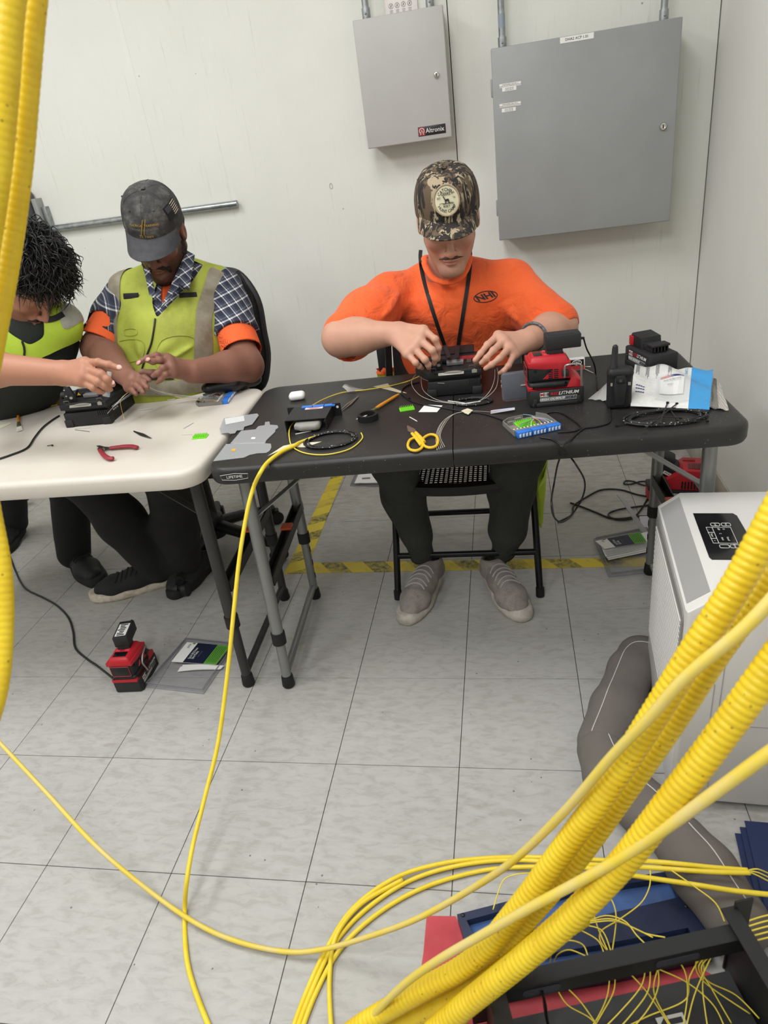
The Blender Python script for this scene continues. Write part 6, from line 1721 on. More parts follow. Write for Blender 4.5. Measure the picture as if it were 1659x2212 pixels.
# ---- scissors
sp_ = V((-0.0544, 0.3453, 0.7105))
def P_(u): return V(u[0], u[1], u[2])
SCI = thing('scissors', 'yellow handled electrician scissors on the black table', 'scissors', m=tr((sp_.x, sp_.y, TB)))
r1 = [(-0.0775, 0.2925, 0.715), (-0.0754, 0.322, 0.716), (-0.0611, 0.3307, 0.716), (-0.046, 0.3093, 0.716), (-0.043, 0.2769, 0.715), (-0.0539, 0.2606, 0.715), (-0.0694, 0.268, 0.715)]
r2 = [(-0.0454, 0.3251, 0.715), (-0.032, 0.3453, 0.716), (-0.0172, 0.3374, 0.716), (-0.0096, 0.309, 0.716), (-0.0117, 0.28, 0.715), (-0.0257, 0.2718, 0.715), (-0.0397, 0.2868, 0.715)]
m_scy = mat('handle_yellow', '#e6b92c', 0.4)
h1 = MB().tube(smooth_path(r1, 6, True), 0.0032, 10, closed=True).tube([(-0.045, 0.2876, 0.715), (-0.0649, 0.3372, 0.717), (-0.0749, 0.3585, 0.717)], [0.005, 0.005, 0.004], 10, flat=0.7).done('handle', m_scy, SCI, world=True)
h2 = MB().tube(smooth_path(r2, 6, True), 0.0032, 10, closed=True).tube([(-0.0414, 0.3056, 0.715), (-0.0522, 0.3296, 0.717), (-0.0665, 0.3627, 0.717)], [0.005, 0.005, 0.004], 10, flat=0.7).done('handle', m_scy, SCI, world=True)
bl = [(-0.0745, 0.3611, 0.7135), (-0.0658, 0.3739, 0.7135), (-0.0719, 0.3894, 0.7135), (-0.0932, 0.4168, 0.7135), (-0.0881, 0.3922, 0.7135)]
plate(bl, 0.7135, 0.002, 'blade', m_silver, SCI)
bl = [(-0.0727, 0.3627, 0.7115), (-0.0651, 0.3757, 0.7115), (-0.0768, 0.401, 0.7115), (-0.0948, 0.419, 0.7115), (-0.0886, 0.3854, 0.7115)]
plate(bl, 0.7113, 0.002, 'blade', m_silver, SCI)
q = (-0.0725, 0.3661, 0.716); MB().tube([(q[0], q[1], 0.714), (q[0], q[1], 0.7185)], 0.0035, 12).done('pivot', m_silver, SCI, world=True)
# ---- tape roll
q = (-0.2033, 0.4748, 0.7105)
ro, ri, hh = 0.0265, 0.0195, 0.016
TR = MB().lathe([(ri, 0), (ro, 0), (ro, hh), (ri, hh), (ri, 0)], Matrix.Translation((q[0], q[1]+0.012, TB)), 40)
tag(TR.done('tape_roll', mat('tape_black', '#151516', 0.5)), 'roll of black tape lying on the table beside the brush', 'tape roll')
# ---- brushes
def brush(tip, mid, end, z, label, rr=0.0042):
    t = thing('brush', label, 'brush', (tip[0], tip[1], z))
    T_, M_, E_ = V(tip), V(mid), V(end)
    MB().tube([M_, M_.lerp(E_, 0.15), M_.lerp(E_, 0.8), E_], [rr*0.9, rr*1.15, rr, rr*0.7], 12).done('handle', mat('wood_orange', '#d58f2e', 0.45, col2='#c67f25', nscale=60), t, world=True)
    d = (M_-T_)
    MB().tube([T_+d*0.45, T_+d*0.72, M_+d*0.05], [rr*1.6, rr*1.45, rr*1.05], 12, flat=0.55).done('ferrule', mat('ferrule_olive', '#5d6440', 0.4, 0.3), t, world=True)
    b = MB(); s_ = d.cross(V(0, 0, 1)).normalized()
    for k in range(15):
        o_ = s_*((k-7)/7*rr*1.4)
        b.tube([T_+d*0.5+o_, T_+o_*1.35+V(0, 0, 0.0008*(k % 3)-0.002)], [0.0011, 0.0006], 5)
    b.done('bristles', mat('bristle_white', '#dedad0', 0.7), t, world=True)
brush((-0.2282, 0.4828, 0.7155), (-0.1928, 0.5514, 0.716), (-0.1449, 0.6525, 0.715), TB, 'flat brush with an orange handle lying across the black table')
brush((-1.2947, 0.593, 0.7125), (-1.3514, 0.6705, 0.7125), (-1.4306, 0.7827, 0.7125), TW, 'flat brush with an orange handle on the white table')
# ---- tweezers
def tweezers(tip, butt, z, label, spread, material):
    t = thing('tweezers', label, 'tweezers', (tip[0], tip[1], z)); a, b_ = V(tip), V(butt); d = (b_-a); s_ = d.cross(V(0, 0, 1)).normalized()
    for sg in (-1, 1):
        MB().tube([a+s_*sg*spread, a.lerp(b_, 0.25)+s_*sg*(spread+0.001), a.lerp(b_, 0.55)+s_*sg*(spread*1.1+0.0015), b_], [0.0006, 0.0016, 0.0034, 0.0022], 8, flat=0.45).done('arm', material, t, world=True)
    MB().tube([b_, b_+d*0.06], [0.0026, 0.002], 8, flat=0.5).done('joint', material, t, world=True)
tweezers((-0.2936, 0.5529, 0.7125), (-0.264, 0.6629, 0.7125), TB, 'steel tweezers beside the black adapter box', 0.0028, mat('steel_dull', '#8b857c', 0.35, 0.8))
tweezers((-0.7981, 0.4584, 0.7105), (-0.8789, 0.5207, 0.7105), TW, 'black and steel tweezers on the white table', 0.0014, mat('steel_dark', '#3c3d3c', 0.35, 0.6))
# ---- earbud case
q = (-0.4462, 0.6768, 0.7105)
EB = thing('earbud_case', 'white rounded earbud case near the back left corner of the black table', 'earbud case', (q[0], q[1], TB))
sd = SDF(0.0012); sd.box((q[0], q[1]+0.012, TB+0.0115), (0.0235, 0.0165, 0.0115), [[math.cos(.16), math.sin(.16), 0], [-math.sin(.16), math.cos(.16), 0], [0, 0, 1]], rnd=0.0112)
raw_obj('shell', [sd.mesh()], mat('gloss_white', '#f0efed', 0.2), EB)
# ---- black adapter box with cassette
f0, f1 = V((-0.415, 0.4427, 0.7105)), V((-0.3094, 0.4189, 0.7105)); bk0 = V((-0.4362, 0.6038, 0.7105))
AB = thing('adapter_box', 'black metal adapter box holding a grey cassette on the black table', 'adapter box', m=frame_from(V((-0.4092, 0.4356, 0.7105)), V(1, 0.02, 0), V(0, 1, 0)))
wb, db, hb = 0.108, 0.098, 0.029
b = MB(); b.box((wb/2, db/2, 0.001), (wb, db, 0.002)); b.box((wb/2, db/2+0.003, hb), (wb, db, 0.002)); b.box((0.001, db/2, hb/2), (0.002, db, hb)); b.box((wb-0.001, db/2, hb/2), (0.002, db, hb))
b.done('shell', m_blk1, AB)
MB().box((-0.008, db-0.002, 0.016), (0.018, 0.002, 0.032)).done('flange', m_blk1, AB)
fl_ = MB().box((wb+0.010, db-0.002, 0.016), (0.022, 0.002, 0.036)).done('flange', m_blk1, AB)
MB().tube([(wb+0.012, db-0.0035, 0.024), (wb+0.012, db-0.0028, 0.024)], 0.0035, 12).done('bolt_hole', m_paper, fl_)
for k in range(3): MB().box((wb*0.36+k*0.031, db-0.004, hb+0.0016), (0.029, 0.014, 0.004), bev=0.0008).done('adapter_block', m_blue, AB)
lb_ = MB().box((wb*0.56, db-0.017, hb+0.0014), (0.048, 0.012, 0.0006)).done('label', mat('label_pinkish', '#e6d3cf', 0.5), AB)
for k in range(3): MB().box((wb*0.56, db-0.0135-0.0035*k, hb+0.0019), (0.036-0.008*k, 0.0012, 0.0003)).done('print_line', mat('print_red', '#b52c33', 0.5), lb_)
sd = SDF(0.0016); sd.box((0.058, 0.03, 0.0135), (0.034, 0.04, 0.0085), rnd=0.006); sd.box((0.062, -0.006, 0.012), (0.024, 0.010, 0.007), rnd=0.006)
v_, q_ = sd.mesh(); FR = np.array(FRAME[AB.name])
raw_obj('cassette_end', [(v_ @ FR[:3, :3].T + FR[:3, 3], q_)], m_greyl, AB, angle=50)
MB().tube([(0.028, 0.004, 0.010), (0.028, -0.006, 0.008)], 0.005, 8).done('cable_gland', m_blk2, AB)
# ---- clear lids
def lid(pts, z, label, mark=None, white=None):
    t = thing('cassette_lid', label, 'lid', (pts[0][0], pts[0][1], z), group='clear cassette lids')
    MB().prism([(p[0], p[1]) for p in pts], 0.0014, Matrix.Translation((0, 0, z))).done('sheet', m_clearg, t, world=True)
    MB().tube([(p[0], p[1], z+0.0012) for p in pts], 0.0007, 5, closed=True).done('rim', m_clear, t, world=True)
    if mark: plate(mark[0], z+0.0016, 0.0003, 'sticker', mark[1], t)
    if white: plate(white, z+0.0016, 0.0003, 'frosted_panel', mat('frost_white', '#cfd0cf', 0.5), t)
lid([(-0.6286, 0.5669, 0.7115), (-0.5361, 0.5848, 0.7115), (-0.5269, 0.569, 0.7115), (-0.5244, 0.5039, 0.7115), (-0.5423, 0.4906, 0.7115), (-0.5369, 0.4671, 0.7115), (-0.555, 0.467, 0.7115), (-0.5534, 0.4478, 0.7115), (-0.5673, 0.447, 0.7115), (-0.5739, 0.4543, 0.7115), (-0.5948, 0.4547, 0.7115), (-0.6106, 0.4861, 0.7115)], 0.7125, 'clear plastic lid lying half over the edge of the white table', None, [(-0.6243, 0.5626, 0.7115), (-0.5721, 0.5739, 0.7115), (-0.5554, 0.5328, 0.7115), (-0.6038, 0.5146, 0.7115)])
lid([(-0.5426, 0.4649, 0.7115), (-0.5035, 0.4679, 0.7115), (-0.503, 0.4903, 0.7115), (-0.486, 0.4938, 0.7115), (-0.4922, 0.5181, 0.7115), (-0.4808, 0.5193, 0.7115), (-0.472, 0.4946, 0.7115), (-0.4492, 0.4874, 0.7115), (-0.4415, 0.4699, 0.7115), (-0.4456, 0.458, 0.7115), (-0.442, 0.4417, 0.7115), (-0.4495, 0.3886, 0.7115), (-0.4464, 0.3706, 0.7115), (-0.5428, 0.3825, 0.7115)], TB, 'clear plastic lid with a small white square in the middle of three', ([(-0.496, 0.4139, 0.7115), (-0.4855, 0.4122, 0.7115), (-0.4827, 0.3998, 0.7115), (-0.4945, 0.4016, 0.7115)], m_paper))
lid([(-0.5537, 0.3783, 0.7115), (-0.4694, 0.3742, 0.7115), (-0.4293, 0.3623, 0.7115), (-0.4208, 0.3384, 0.7115), (-0.4196, 0.3189, 0.7115), (-0.4248, 0.3087, 0.7115), (-0.4485, 0.3094, 0.7115), (-0.4643, 0.3035, 0.7115), (-0.4747, 0.2889, 0.7115), (-0.5488, 0.2778, 0.7115)], TB, 'clear plastic lid with a yellow sticker nearest the table corner', ([(-0.5244, 0.3453, 0.7115), (-0.5141, 0.3437, 0.7115), (-0.5115, 0.3294, 0.7115), (-0.523, 0.331, 0.7115)], mat('sticker_yellow', '#d8a63a', 0.5)))
# ---- tape scraps, papers
def scrap(pts, z, label, material, name='tape_scrap', cat='tape scrap', h=0.0004):
    return plate(pts, z, h, name, material, None, 0, label, cat)
scrap([(-0.2333, 0.7514, 0.711), (-0.1921, 0.7707, 0.711), (-0.1802, 0.7348, 0.711), (-0.1242, 0.6706, 0.711), (-0.1476, 0.6797, 0.711), (-0.1899, 0.7169, 0.711), (-0.2114, 0.734, 0.711)], TB+0.0002, 'tan masking tape scrap pinning the thin yellow cable', m_tan)
scrap([(-0.4155, 0.2898, 0.711), (-0.3924, 0.3465, 0.711), (-0.3626, 0.3589, 0.711), (-0.2975, 0.3573, 0.711), (-0.3314, 0.329, 0.711), (-0.3678, 0.3344, 0.711), (-0.3959, 0.3138, 0.711)], TB+0.0002, 'long tan masking tape scrap under the thick yellow cable', m_tan)
scrap([(0.0355, 0.4928, 0.711), (0.05, 0.5062, 0.711), (0.0645, 0.4904, 0.711), (0.0539, 0.4638, 0.711), (0.0443, 0.4751, 0.711)], TB+0.003, 'folded tan tape tab holding the bare fibres by the table seam', m_tan, h=0.0015)
scrap([(-0.0759, 0.5145, 0.711), (-0.0639, 0.5664, 0.711), (-0.0163, 0.5497, 0.711), (-0.0273, 0.505, 0.711)], TB+0.0002, 'blank white paper slip in front of the splicer', m_paper, 'paper_slip', 'paper')
gp = MB(); A_ = [V(*(-0.32, 0.7296, 0.724)), V(*(-0.2976, 0.7131, 0.732)), V(*(-0.2594, 0.7388, 0.716)), V(*(-0.2972, 0.6959, 0.713))]
gp.grid(lambda u, v: A_[0].lerp(A_[1], u).lerp(A_[3].lerp(A_[2], u), v)+V(0, 0, 0.006*math.sin(3*u+2*v)), 8, 6); gp.thicken(0.0006)
tag(gp.done('paper_flag', mat('paper_grey', '#a9a3a0', 0.6), angle=60), 'curled grey paper flag round the thin yellow cable', 'paper')
for uvs, lab in (([(-0.0923, 0.4793, 0.712), (-0.0758, 0.4572, 0.712)], 'clear splice sleeve in front of the green comb'),):
    pass
def sleeve(a, b_, label, r=0.0014, material=None, z=None):
    tag(MB().tube([a, b_], r, 8).done('splice_sleeve', material or m_shrink), label, 'splice sleeve', 'loose splice sleeves')
sleeve((-0.0947, 0.4797, 0.712), (-0.0724, 0.4473, 0.712), 'clear splice sleeve lying above the yellow scissors')
sleeve((0.3407, 0.779, 0.712), (0.3798, 0.7726, 0.712), 'white splice sleeve in front of the small red pack')
sleeve((0.3619, 0.7564, 0.712), (0.3804, 0.7146, 0.712), 'grey splice sleeve right of the small red pack', material=m_greyl)
sleeve((-0.3798, 0.4149, 0.712), (-0.3421, 0.4299, 0.712), 'pale splice sleeve in front of the black adapter box')
sleeve((-0.9579, 0.7045, 0.71), (-0.9151, 0.7119, 0.71), 'white splice sleeve in the middle of the white table')
sleeve((-0.7318, 0.5204, 0.71), (-0.719, 0.5592, 0.71), 'white splice sleeve above the comb on the white table')
sleeve((-0.7168, 0.4729, 0.7096), (-0.685, 0.4709, 0.7096), 'thin clear sleeve left of the comb on the white table', r=0.0008)
sleeve((-0.8979, 0.7821, 0.71), (-0.8742, 0.7855, 0.71), 'short white sleeve left of the cassette on the white table')
sleeve((-1.0976, 0.5735, 0.7097), (-1.0368, 0.5492, 0.7097), 'grey sleeve lying in front of the splicer on the white table', r=0.0011, material=m_greyl)
sleeve((-1.1081, 0.586, 0.7097), (-1.0537, 0.5838, 0.7097), 'pale sleeve just under the front of the splicer on the white table', r=0.0011)
SB = thing('sleeve_bundle', 'bundle of pale splice sleeves beside the blue cassette', 'splice sleeve', (0.1363, 0.4809, 0.7105))
for k in range(7):
    a, b_ = V(*(0.1082, 0.4779, 0.7125)), V(*(0.1668, 0.4741, 0.718)); o_ = V(0.0, -0.0028*k+0.004, 0.0012*(k % 3))
    MB().tube([a.lerp(b_, 0.05*(k % 3))+o_, b_.lerp(a, 0.06*(k % 2))+o_*0.6], 0.0013, 7).done('sleeve', [m_shrink, mat('sleeve_cream', '#dfd8b8', 0.4), mat('sleeve_lilac', '#c6c2dd', 0.4)][k % 3], SB, world=True)
# ---- side cutters on the white table
SC = thing('side_cutters', 'red handled side cutters lying open on the white table', 'pliers', (-0.9035, 0.3926, 0.7085))
m_cut = mat('handle_dark_red', '#8e2632', 0.5)
MB().tube(smooth_path([(-0.8857, 0.3965, 0.715), (-0.8542, 0.3986, 0.716), (-0.8239, 0.397, 0.716), (-0.8019, 0.387, 0.715)], 5), [0.0062]*5+[0.0068]*10+[0.005], 12, flat=0.7).done('handle', m_cut, SC, world=True)
MB().tube(smooth_path([(-0.9109, 0.3881, 0.715), (-0.878, 0.3489, 0.716), (-0.8491, 0.325, 0.716), (-0.8368, 0.3255, 0.715)], 5), [0.0062]*5+[0.0068]*10+[0.005], 12, flat=0.7).done('handle', m_cut, SC, world=True)
MB().tube([(-0.8845, 0.3985, 0.714), (-0.9064, 0.3995, 0.715), (-0.9322, 0.4201, 0.713), (-0.9453, 0.4297, 0.711)], [0.004, 0.006, 0.004, 0.001], 10, flat=0.6).done('jaw', m_blk1, SC, world=True)
MB().tube([(-0.9082, 0.39, 0.714), (-0.9111, 0.4025, 0.714), (-0.9247, 0.4068, 0.713), (-0.9287, 0.4027, 0.711)], [0.004, 0.0055, 0.004, 0.001], 10, flat=0.6).done('jaw', m_blk1, SC, world=True)
q = (-0.8993, 0.3887, 0.718); MB().tube([(q[0], q[1], 0.714), (q[0], q[1], 0.7205)], 0.003, 10).done('rivet', m_silver, SC, world=True)
zt = MB().tube([(-1.1134, 0.4562, 0.7105), (-1.1039, 0.4557, 0.7115), (-1.0998, 0.4583, 0.7115)], 0.0011, 6).box((-1.0959, 0.4545, 0.7115), (0.005, 0.004, 0.004), bev=0.0008)
tag(zt.done('zip_tie_end', m_cord), 'cut black zip tie end on the white table', 'zip tie')
# papers and cables at the left of the white table
scrap([(-1.4993, 0.7341, 0.709), (-1.5053, 0.8195, 0.709), (-1.455, 0.8182, 0.709), (-1.4322, 0.7752, 0.709), (-1.4568, 0.7467, 0.709), (-1.4459, 0.6845, 0.709)], TW+0.0002, 'clear plastic scrap at the left of the white table', mat('scrap_clear', '#cbc9c4', 0.3, alpha=0.7), 'plastic_scrap', 'plastic scrap')
scrap([(-1.4264, 0.6578, 0.709), (-1.3942, 0.6869, 0.709), (-1.381, 0.6729, 0.709), (-1.3944, 0.6184, 0.709)], TW+0.0002, 'tan tape strip near the brush on the white table', m_tan)
cable([(-1.4896, 0.6991, 0.711), (-1.4222, 0.7473, 0.711), (-1.3862, 0.7695, 0.711), (-1.3429, 0.8077, 0.711), (-1.3114, 0.823, 0.711)], 0.0016, 'fibre_cable', m_yel, 'thin yellow cable running to the splicer on the white table')
tag(MB().tube([(-1.4202, 0.7403, 0.712), (-1.3928, 0.7598, 0.712)], 0.0022, 8).done('cable_sleeve', m_cord), 'black sleeve on the thin yellow cable near the brush', 'cable sleeve')
cable([(-1.2348, 0.3577, 0.7115), (-1.1937, 0.4, 0.7115), (-1.1707, 0.4465, 0.7115), (-1.1992, 0.5268, 0.7115), (-1.2246, 0.6053, 0.7115), (-1.2325, 0.6668, 0.7115), (-1.2312, 0.7058, 0.7115)], 0.0028, 'power_cord', m_cord, 'black power cord curving over the white table to the splicer', 'cord')
# dispenser bottle in the hand
DB = thing('dispenser_bottle', 'small clear alcohol bottle with a frosted pump in the leaning man\'s hand', 'bottle', (-0.7952, 0.322, 0.8783))
m_glass = mat('clear_glass', '#e6ecee', 0.08, alpha=0.35, spec=0.8)
b0_, b1_ = V(*(-0.8201, 0.3537, 0.8677)), V(*(-0.8097, 0.3848, 0.9204)); up_ = (b1_-b0_)
MB().tube([b0_, b0_+up_*0.02, b0_+up_*0.25, b0_+up_*0.45], [0.0065, 0.0085, 0.0085, 0.0075], 18).done('vial', m_glass, DB, world=True)
MB().tube([b0_+up_*0.45, b0_+up_*0.7, b0_+up_*0.72, b0_+up_*1.0], [0.0075, 0.0075, 0.0058, 0.0058], 18).done('pump', mat('frosted_white', '#dcdcd8', 0.45), DB, world=True)
# ---- fibres at the splicers
fl = [((0.0444, 0.4448, 0.7572), 0)]
ring1 = [(-0.0851, 0.7511, 0.75), (-0.1077, 0.7165, 0.74), (-0.1086, 0.6781, 0.73), (-0.0841, 0.6192, 0.722), (-0.0503, 0.5851, 0.716), (-0.0056, 0.5573, 0.715), (0.0375, 0.5361, 0.717), (0.0788, 0.5397, 0.72), (0.1059, 0.5793, 0.73), (0.1183, 0.6248, 0.745), (0.1204, 0.6484, 0.765)]
ring2 = [(-0.0822, 0.7206, 0.75), (-0.0828, 0.6848, 0.735), (-0.0713, 0.6339, 0.725), (-0.0377, 0.584, 0.718), (0.0005, 0.5568, 0.716), (0.0494, 0.5336, 0.717), (0.0903, 0.551, 0.72), (0.12, 0.5941, 0.73), (0.1279, 0.6417, 0.745), (0.1265, 0.6589, 0.765)]
ring3 = [(-0.1028, 0.763, 0.745), (-0.0875, 0.7114, 0.74), (-0.0461, 0.6421, 0.745), (-0.0108, 0.5961, 0.755)]
for r_, lb in ((ring1, 'outer'), (ring2, 'inner')):
    cable(r_, 0.0007, 'bare_fibre', m_fib, lb+' loop of bare fibre in front of the splicer on the black table', 'fibre', n=5)
cable(ring3, 0.0006, 'bare_fibre', m_fib, 'short bare fibre running into the tray plate of the splicer', 'fibre', n=5)
sleeve((-0.0024, 0.5665, 0.7165), (0.042, 0.5399, 0.7165), 'splice sleeve on the left of the fibre loop', r=0.0016)
sleeve((0.0342, 0.532, 0.7175), (0.0822, 0.5396, 0.7185), 'splice sleeve on the right of the fibre loop', r=0.0016)
cable([(-0.3589, 0.5362, 0.742), (-0.3561, 0.6467, 0.72), (-0.3165, 0.7106, 0.7135), (-0.2496, 0.7194, 0.7135), (-0.1842, 0.7366, 0.7135), (-0.1336, 0.7658, 0.7135), (-0.0882, 0.689, 0.75)], 0.0015, 'fibre_cable', m_yelf, 'thin yellow cable from the adapter box to the splicer')
for k in range(5):
    cable([(0.1082, 0.4747, 0.7125), (0.0628, 0.4808, 0.716), (0.0222, 0.4818, 0.7125), V(*(-0.0091, 0.431, 0.7115))+V(0.003*k, 0.002*k, 0.002*(k % 2)), V(*(-0.0177, 0.3516, 0.7112))+V(0.0025*k, 0, 0), V(*(-0.0004, 0.2639, 0.7112))+V(0.004*(k-2), 0.004*k, 0)], 0.0006, 'bare_fibre', m_fib, ('leftmost', 'second', 'middle', 'fourth', 'rightmost')[k]+' of the bare fibres fanned between the tape tab and the scissors', 'fibre', n=5, group='fanned bare fibres')
for k, (c, dz) in enumerate((('#c9a24a', 0.0), ('#d8d6cf', 0.004), ('#c58b8b', 0.008), ('#8fae9c', 0.012), ('#a9bccf', 0.003), ('#e3ddcf', 0.010))):
    cable([V(*(-0.7498, 0.288, 0.83))+V(0.0, 0.0, 0.0) if k == 0 else V(*(-0.9758, 0.5582, 0.75))+V(0.004*k, 0.006*k, 0.004*k), V(*(-0.9561, 0.6309, 0.775))+V(0.006*k, 0.01*k, dz), V(*(-0.8944, 0.6421, 0.8))+V(0.004*k, 0, dz*0.5), V(*(-0.8732, 0.7176, 0.755))+V(0, -0.004*k, dz), V(*(-0.8168, 0.7399, 0.722))+V(0, 0.003*k, 0.001*k), V(*(-0.6952, 0.6968, 0.7195))+V(0, 0.009*k, 0)], 0.00055, 'bare_fibre', mat('fibre_loose_'+str(k), c, 0.4), ('amber', 'white', 'pink', 'green', 'pale blue', 'cream')[k]+' bare fibre arching from the splicer to the cassette on the white table', 'fibre', n=5)
# ---- coils
def coil(cx, cy, rx, ry, z, n, r, material, label, cat, seed, jitter=0.006, name='sleeve_coil', rot=0.0, zs=0.0022):
    rng = random.Random(seed); pts = []
    for k in range(n*20):
        a = 2*math.pi*k/20; w = 1+0.10*math.sin(a*0.37+seed)+rng.uniform(-jitter, jitter)*3
        x, y = rx*w*math.cos(a), ry*w*math.sin(a)
        pts.append((cx+x*math.cos(rot)-y*math.sin(rot), cy+x*math.sin(rot)+y*math.cos(rot), z+r+zs*abs(math.sin(k*0.13+seed))*n*0.35))
    return tag(MB().tube(smooth_path(pts, 3), r, 7).done(name, material, angle=180), label, cat)
def braid_fn(t):
    v = t.new('ShaderNodeTexVoronoi'); v.inputs['Scale'].default_value = 190; t.link(t.coord(), v.inputs['Vector'])
    t.link(t.ramp(v.outputs['Distance'], [(0.16, '#c9c9c4'), (0.22, '#19191a')]), t.bsdf.inputs['Base Color'])
m_braid = mat('braided_sleeve', '#1b1b1c', 0.5, fn=braid_fn)
c_ = V(*(0.4924, 0.3624, 0.7105))
coil(c_.x, c_.y, 0.082, 0.040, TB, 5, 0.0026, m_braid, 'coil of black braided sleeving with white flecks by the right end of the table', 'sleeving coil', 2, rot=0.08)
ZT = [((1428,936), (1442,872), 'upright in the coil of braided sleeving'), ((1388,930), (1462,873), 'slanting through the coil of braided sleeving'), ((1330,918), (1420,905), 'with its square head left of the coil of sleeving'), ((1385,897), (1460,912), 'crossing the middle of the coil of sleeving'), ((1450,890), (1462,908), 'short piece inside the coil of sleeving'), ((1470,912), (1528,908), 'poking out right of the coil of sleeving')]
for k, (a, b_, lb) in enumerate([((0.4704, 0.3128, 0.722), (0.5086, 0.4228, 0.725), 0), ((0.4302, 0.2828, 0.72), (0.5271, 0.4157, 0.724), 1), ((0.3854, 0.3368, 0.713), (0.4782, 0.3515, 0.718), 2), ((0.4382, 0.373, 0.718), (0.5185, 0.3389, 0.72), 3), ((0.5086, 0.3829, 0.72), (0.5105, 0.3318, 0.718), 4), ((0.5127, 0.3206, 0.718), (0.5709, 0.3281, 0.714), 5)]):
    t = thing('zip_tie', 'black zip tie '+ZT[lb][2], 'zip tie', a)
    MB().tube([a, b_], 0.0016, 6, flat=0.6).done('strap', m_cord, t, world=True)
    hd = a if lb in (2,) else b_
    MB().box(hd, (0.006, 0.005, 0.005), bev=0.001).done('head', m_cord, t, world=True)
c_ = V(*(-0.2762, 0.3608, 0.7105))
coil(c_.x, c_.y, 0.060, 0.047, TB, 4, 0.0021, m_braid, 'ring of black braided sleeving in front of the adapter box', 'sleeving coil', 5, jitter=0.002, rot=0.15, zs=0.0015)
c_ = V(*(0.0624, 0.5554, 0.7105))
coil(c_.x, c_.y, 0.045, 0.026, TB, 4, 0.0022, m_braid, 'small coil of black sleeving in front of the splicer on the black table', 'sleeving coil', 7, jitter=0.003, zs=0.0015)
# ---- cords on the black table
cable([am2 @ V(0.06, 0, 0.030), am2 @ V(0.07, 0, 0.030)] and [FRAME[LT2.name] @ (am2 @ V(0.070, 0, 0.030)), (0.3543, 0.6406, 0.8), (0.3729, 0.6476, 0.76), (0.3802, 0.6546, 0.72), (0.3755, 0.5682, 0.7125), (0.3832, 0.483, 0.7125), (0.3832, 0.4212, 0.7125), (0.3728, 0.3596, 0.7125), (0.3444, 0.3398, 0.7125), (0.3136, 0.3315, 0.7125), (0.2805, 0.274, 0.7125), (0.2598, 0.2341, 0.714), (0.2594, 0.2952, 0.66), (0.2558, 0.3316, 0.62), (0.247, 0.3158, 0.5805), (0.2355, 0.22, 0.59), (0.2401, 0.22, 0.5548), (0.2571, 0.235, 0.5299), (0.2863, 0.3, 0.5111), (0.3164, 0.36, 0.523), (0.3179, 0.33, 0.5814), (0.294, 0.28, 0.6479), (0.2778, 0.3228, 0.66), (0.2616, 0.2324, 0.7125), (0.2448, 0.2797, 0.7125), (0.2171, 0.297, 0.7125)], 0.0021, 'power_cord', m_cord, 'black cord from the laser level looping off the front of the black table', 'cord', per=6)
cable([(0.2397, 0.4399, 0.7125), (0.2679, 0.4437, 0.7125), (0.2943, 0.3939, 0.7125), (0.3095, 0.3404, 0.7125), (0.2927, 0.3216, 0.7125), (0.2576, 0.3195, 0.7125)], 0.002, 'power_cord', m_cord, 'black cord doubled back beside the blue cassette', 'cord')
cable([(-0.0984, 0.7518, 0.7125), (-0.1297, 0.7307, 0.7125), (-0.1402, 0.6854, 0.7125), (-0.1164, 0.6161, 0.7125), (-0.0804, 0.5727, 0.7125), (-0.0222, 0.5333, 0.7125), (0.0271, 0.5003, 0.7125), (0.0856, 0.4696, 0.7125), (0.1306, 0.4241, 0.7125), (0.1571, 0.3811, 0.7125)], 0.002, 'power_cord', m_cord, 'black lead running past the paper slip to the blue cassette', 'cord')
tag(MB().tube([(-0.1373, 0.6626, 0.7135), (-0.1107, 0.6121, 0.7135)], 0.0042, 10).done('inline_plug', m_cord), 'black inline plug beside the green comb', 'plug')
# ---- bag of cleaning wraps
WB = thing('plastic_package', 'clear plastic package with a white printed wrap, label and blue pad', 'package', (0.4927, 0.4501, 0.7105))
def pk(u, v, h=0.0, sx=0.0):
    a = V(*(0.4305, 0.4354, 0.715)).lerp(V(*(0.5877, 0.3806, 0.715)), u); b_ = V(*(0.4804, 0.679, 0.735)).lerp(V(*(0.6482, 0.5951, 0.735)), u)
    p = a.lerp(b_, v)
    bul = (4*v*(1-v))**0.5
    return p + V(0, 0, 0.020*bul*(1-0.3*u)+0.005*math.sin(9*u+5*v)*bul+0.004*math.sin(17*u*v+2)+h)
def pack_fn(t):
    s = t.sep(t.coord()); n = t.noise(20, 3)
    c = t.ramp(n, [(0.3, '#cfcfcb'), (0.7, '#e2e1dd')])
    t.link(c, t.bsdf.inputs['Base Color']); t.bump(t.noise(45, 4, 0.6), 0.5, 0.006)
b = MB(); b.grid(lambda u, v: pk(u*0.74, v), 22, 14); b.thicken(0.002)
wr_ = b.done('printed_wrap', mat('wrap_white', '#d8d7d3', 0.35, fn=pack_fn), WB, world=True, angle=60)
b = MB(); b.grid(lambda u, v: pk(0.74+u*0.26, v*0.98, 0.0), 8, 14); b.thicken(0.002)
b.done('blue_pad', mat('pad_blue', '#3f95cf', 0.4, bump=0.4, bscale=60, bdist=0.004), WB, world=True, angle=60)
pr_ = MB()
for k in range(16):
    u0 = 0.03+0.012*(k % 4)+0.13*(k//4)
    if k//4 == 3: u0 += 0.03
    L_ = 0.36-0.05*(k % 3)
    for j in range(9):
        pr_.tube([pk(u0, 0.93-L_*j/9, 0.0008), pk(u0, 0.93-L_*(j+0.7)/9, 0.0008)], 0.0006, 4)
pr_.done('print_lines', m_inkgrey, wr_, world=True)
